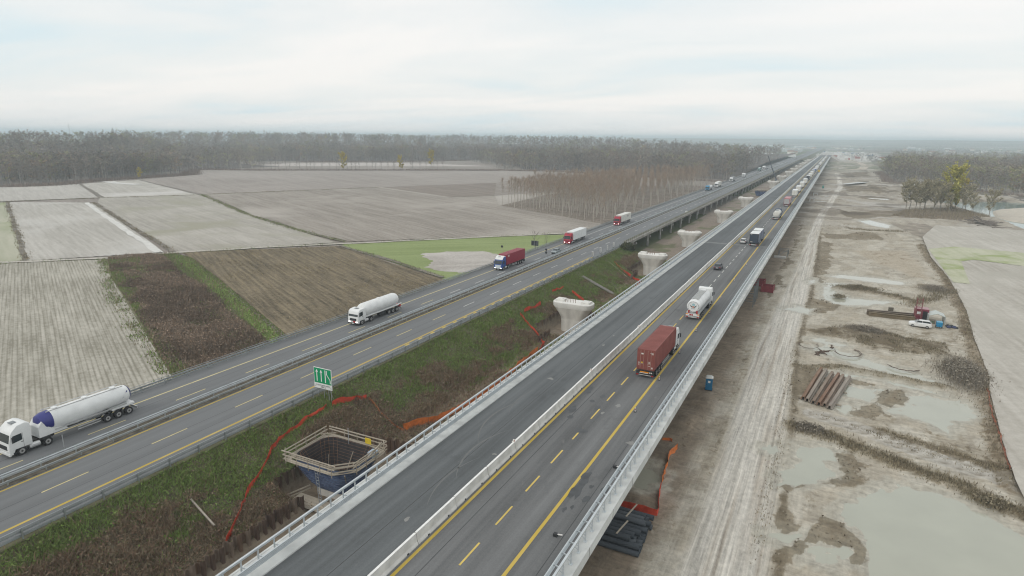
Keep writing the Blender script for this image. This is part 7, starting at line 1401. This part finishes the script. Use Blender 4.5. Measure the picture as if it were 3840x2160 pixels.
# --- crane by the far piers
t = thing('mobile_crane', (-51.5, 668, 0), 'dark telescopic crane with its boom raised beside the far piers', 'crane'); cy_ = paint('crane_grey', (.10, .115, .13))
MB().box(-1.3, 1.3, -5, 5, .7, 1.5).build('carrier', cy_, t); link('cabin', bevel(MB().box(-1.2, .2, 3.4, 5.2, 1.5, 3.0).mesh('cabin', cy_), .1), t); MB().box(-1.1, 1.1, -3, 1.5, 1.51, 3.0).build('slewing_body', cy_, t)
MB().bar((0, -1, 2.8), (-5.2, -4.6, 15), .7, .8).build('boom', cy_, t); MB().bar((-5.2, -4.6, 15), (-8.9, -7.2, 25), .45, .55).build('boom_extension', cy_, t); MB().cbox(-8.95, -7.2, 25.2, .9, .9, .6).build('boom_head', cy_, t)
for y_ in (-4, -2.6, 2.4, 3.8): wheel(t, -1.15, y_, .6); wheel(t, 1.15, y_, .6)
t = thing('yellow_trailer', (-16.0, 718, ZN), 'yellow road-works trailer on the shoulder of the new viaduct', 'trailer'); MB().box(-1, 1, -1.5, 1.5, .4, .7).build('platform', blk, t); MB().box(-1.0, 1.0, -1.4, -1.2, .7, 2.6).build('arrow_panel', mat('works_yellow', (.62, .42, .03), .6, var=.1), t); wheel(t, -.9, 0, .35, .6); wheel(t, .9, 0, .35, .6)
# --- far end: compound, houses, tower
rc = random.Random(5)
cabw = [paint('cabin_white', (.70, .70, .68)), paint('cabin_grey', (.48, .50, .50)), paint('cabin_red', (.33, .09, .07)), paint('cabin_blue', (.08, .16, .30))]
cab_ms = [[MB().box(-3, 3, -1.25, 1.25, 0, 2.6).mesh('body', m_) for m_ in cabw], MB().box(-3.1, 3.1, -1.35, 1.35, 2.6, 2.8).mesh('roof', cabw[0])]
for k in range(95):
    x_ = rc.uniform(-55, 95); y_ = rc.uniform(1480, 2500); 
    if -36 < x_ < -13: continue
    t = thing('site_cabin', (x_, y_, 0 if x_ > -10 else 0), 'tiny pale cabin in the crowded works compound where the viaducts end', 'cabin', 'cabins of the far works compound', rc.choice((0, .4, 1.57, 1.9))); sc_ = rc.uniform(.8, 1.7); t.scale = (sc_, sc_, sc_); link('body', cab_ms[0][0 if rc.random() < .62 else rc.randrange(4)], t); link('roof', cab_ms[1], t)
sheet('site_yard', [(-52, 1400), (60, 1400), (120, 1800), (110, 2500), (-50, 2600)], -.02, mat('yard_gravel', (.40, .375, .34), .95, var=.3, scale=.02, detail=6))
o = extr('embankment', [(-50, -1.2), (-40, 8.3), (-12, 8.3), (4, -1.2)], YE + .1, 1600, mat('fill_earth', (.36, .33, .29), .95, var=.2, scale=.05)); tag(o, kind='structure')
o = extr('road', [(-36, 8.2), (-36, ZN), (-14, ZN), (-14, 8.2)], YE + .12, 1600, A_NEW); tag(o, kind='structure')
strip('sand_road', [(11, 1000), (31, 1048), (41, 1180), (35, 1353), (21, 1522), (2, 1640)], 11, .35, mat('sand_track', (.44, .39, .32), .95, var=.15, scale=.05))
strip('concrete_strip', [(8, 664), (19, 690), (32, 714)], 6, 1.3, concrete_w)
roofs = [mat('roof_tile_%d' % i, c, .9, var=.2, scale=.3) for i, c in enumerate(((.28, .15, .11), (.24, .17, .14), (.33, .30, .28)))]; wallm = [mat('render_%d' % i, c, .9, var=.08, scale=.2) for i, c in enumerate(((.78, .75, .68), (.68, .61, .52), (.82, .82, .80)))]
hb = [MB().box(-5, 5, -4, 4, -1.5, 5).box(-3.6, -2.4, -4.03, -4.001, 1, 2.6, 1).box(2.2, 3.4, -4.03, -4.001, 1, 2.6, 1).mesh('walls', [m_, GLASS]) for m_ in wallm]; hr = [MB().prism([(-4.6, 5), (0, 7.6), (4.6, 5)], 'x', -5.4, 5.4).mesh('roof', m_) for m_ in roofs]
bb_ = [MB().box(-25, 25, -10, 10, -1.5, 7).mesh('walls', m_) for m_ in (wallm[2], cabw[1])]; br_ = MB().prism([(-10.5, 7), (0, 8.6), (10.5, 7)], 'x', -25.4, 25.4).mesh('roof', cabw[0])
for k in range(210):
    d = 1700 + 3000 * rc.random() ** 1.2; a = R(rc.uniform(-52, 16)); x_, y_ = d * math.sin(a), d * math.cos(a)
    if y_ < 1700 and x_ < -90: continue
    if abs(x_ + 40) < 60 and y_ < 3000: continue
    zb = 0 if y_ < 3600 else float(-1.5 + sstep(3600, 7500, np.array(y_)) * 46); an = rc.uniform(0, 3.1)
    if rc.random() < .26: t = thing('barn', (x_, y_, zb - .5), 'long pale shed far out on the hazy plain', 'shed', 'sheds on the far plain', an); link('walls', bb_[rc.randrange(2)], t); link('roof', br_, t); t.scale = (rc.uniform(.6, 1.6), rc.uniform(.7, 1.4), rc.uniform(.8, 1.3))
    else: t = thing('farmhouse', (x_, y_, zb - .5), 'small house with a tiled roof far out on the hazy plain', 'house', 'houses on the far plain', an); i = rc.randrange(3); link('walls', hb[i], t); link('roof', hr[rc.randrange(3)], t); t.scale = (rc.uniform(1, 1.9),) * 2 + (rc.uniform(.9, 1.4),)
t = thing('church_tower', (-2475, 1500, 0), 'thin church tower with a pointed spire on the hazy skyline', 'church tower'); tw_ = mat('tower_stone', (.30, .28, .26), .9, var=.1, scale=.1); MB().box(-4, 4, -4, 4, 0, 44).build('shaft', tw_, t); MB().loft([rr(8.6, 8.6, .2, 44), rr(8.6, 8.6, .2, 45.5), rr(.5, .5, .1, 60)]).build('spire', tw_, t); MB().box(-1.4, 1.4, -4.1, -4.01, 37, 41).build('belfry_opening', blk, t)
t = thing('radio_mast', (-2023, 1100, 0), 'thin lattice radio mast on the hazy skyline', 'mast')
for sx, sy in ((-1, -1), (1, -1), (0, 1)): MB().bar((sx * 1.6, sy * 1.6, 0), (sx * .4, sy * .4, 64), .35, .35).build('leg', pole, t)
for k in range(8): MB().bar((-1.2, -1.2, 6 + 7 * k), (1.0, -1.0, 9 + 7 * k), .2, .2).build('brace', pole, t)
# ================================================================== HAZE
def build_haze():
    m = bpy.data.materials.new('haze_air'); m.use_nodes = True; t = m.node_tree; t.nodes.clear()
    o_ = t.nodes.new('ShaderNodeOutputMaterial'); v = t.nodes.new('ShaderNodeVolumePrincipled'); v.inputs['Color'].default_value = (.79, .92, 1.0, 1); v.inputs['Density'].default_value = HAZE_D; v.inputs['Anisotropy'].default_value = 0.0
    t.links.new(v.outputs[0], o_.inputs['Volume'])
    o = MB().box(-14100, 14100, -14100, 14100, -2.4, 72).build('haze', m); tag(o, kind='stuff'); o['label'] = 'pale even haze hanging over the whole plain'; o['category'] = 'haze'
HAZE_D = 0.00026
build_haze()
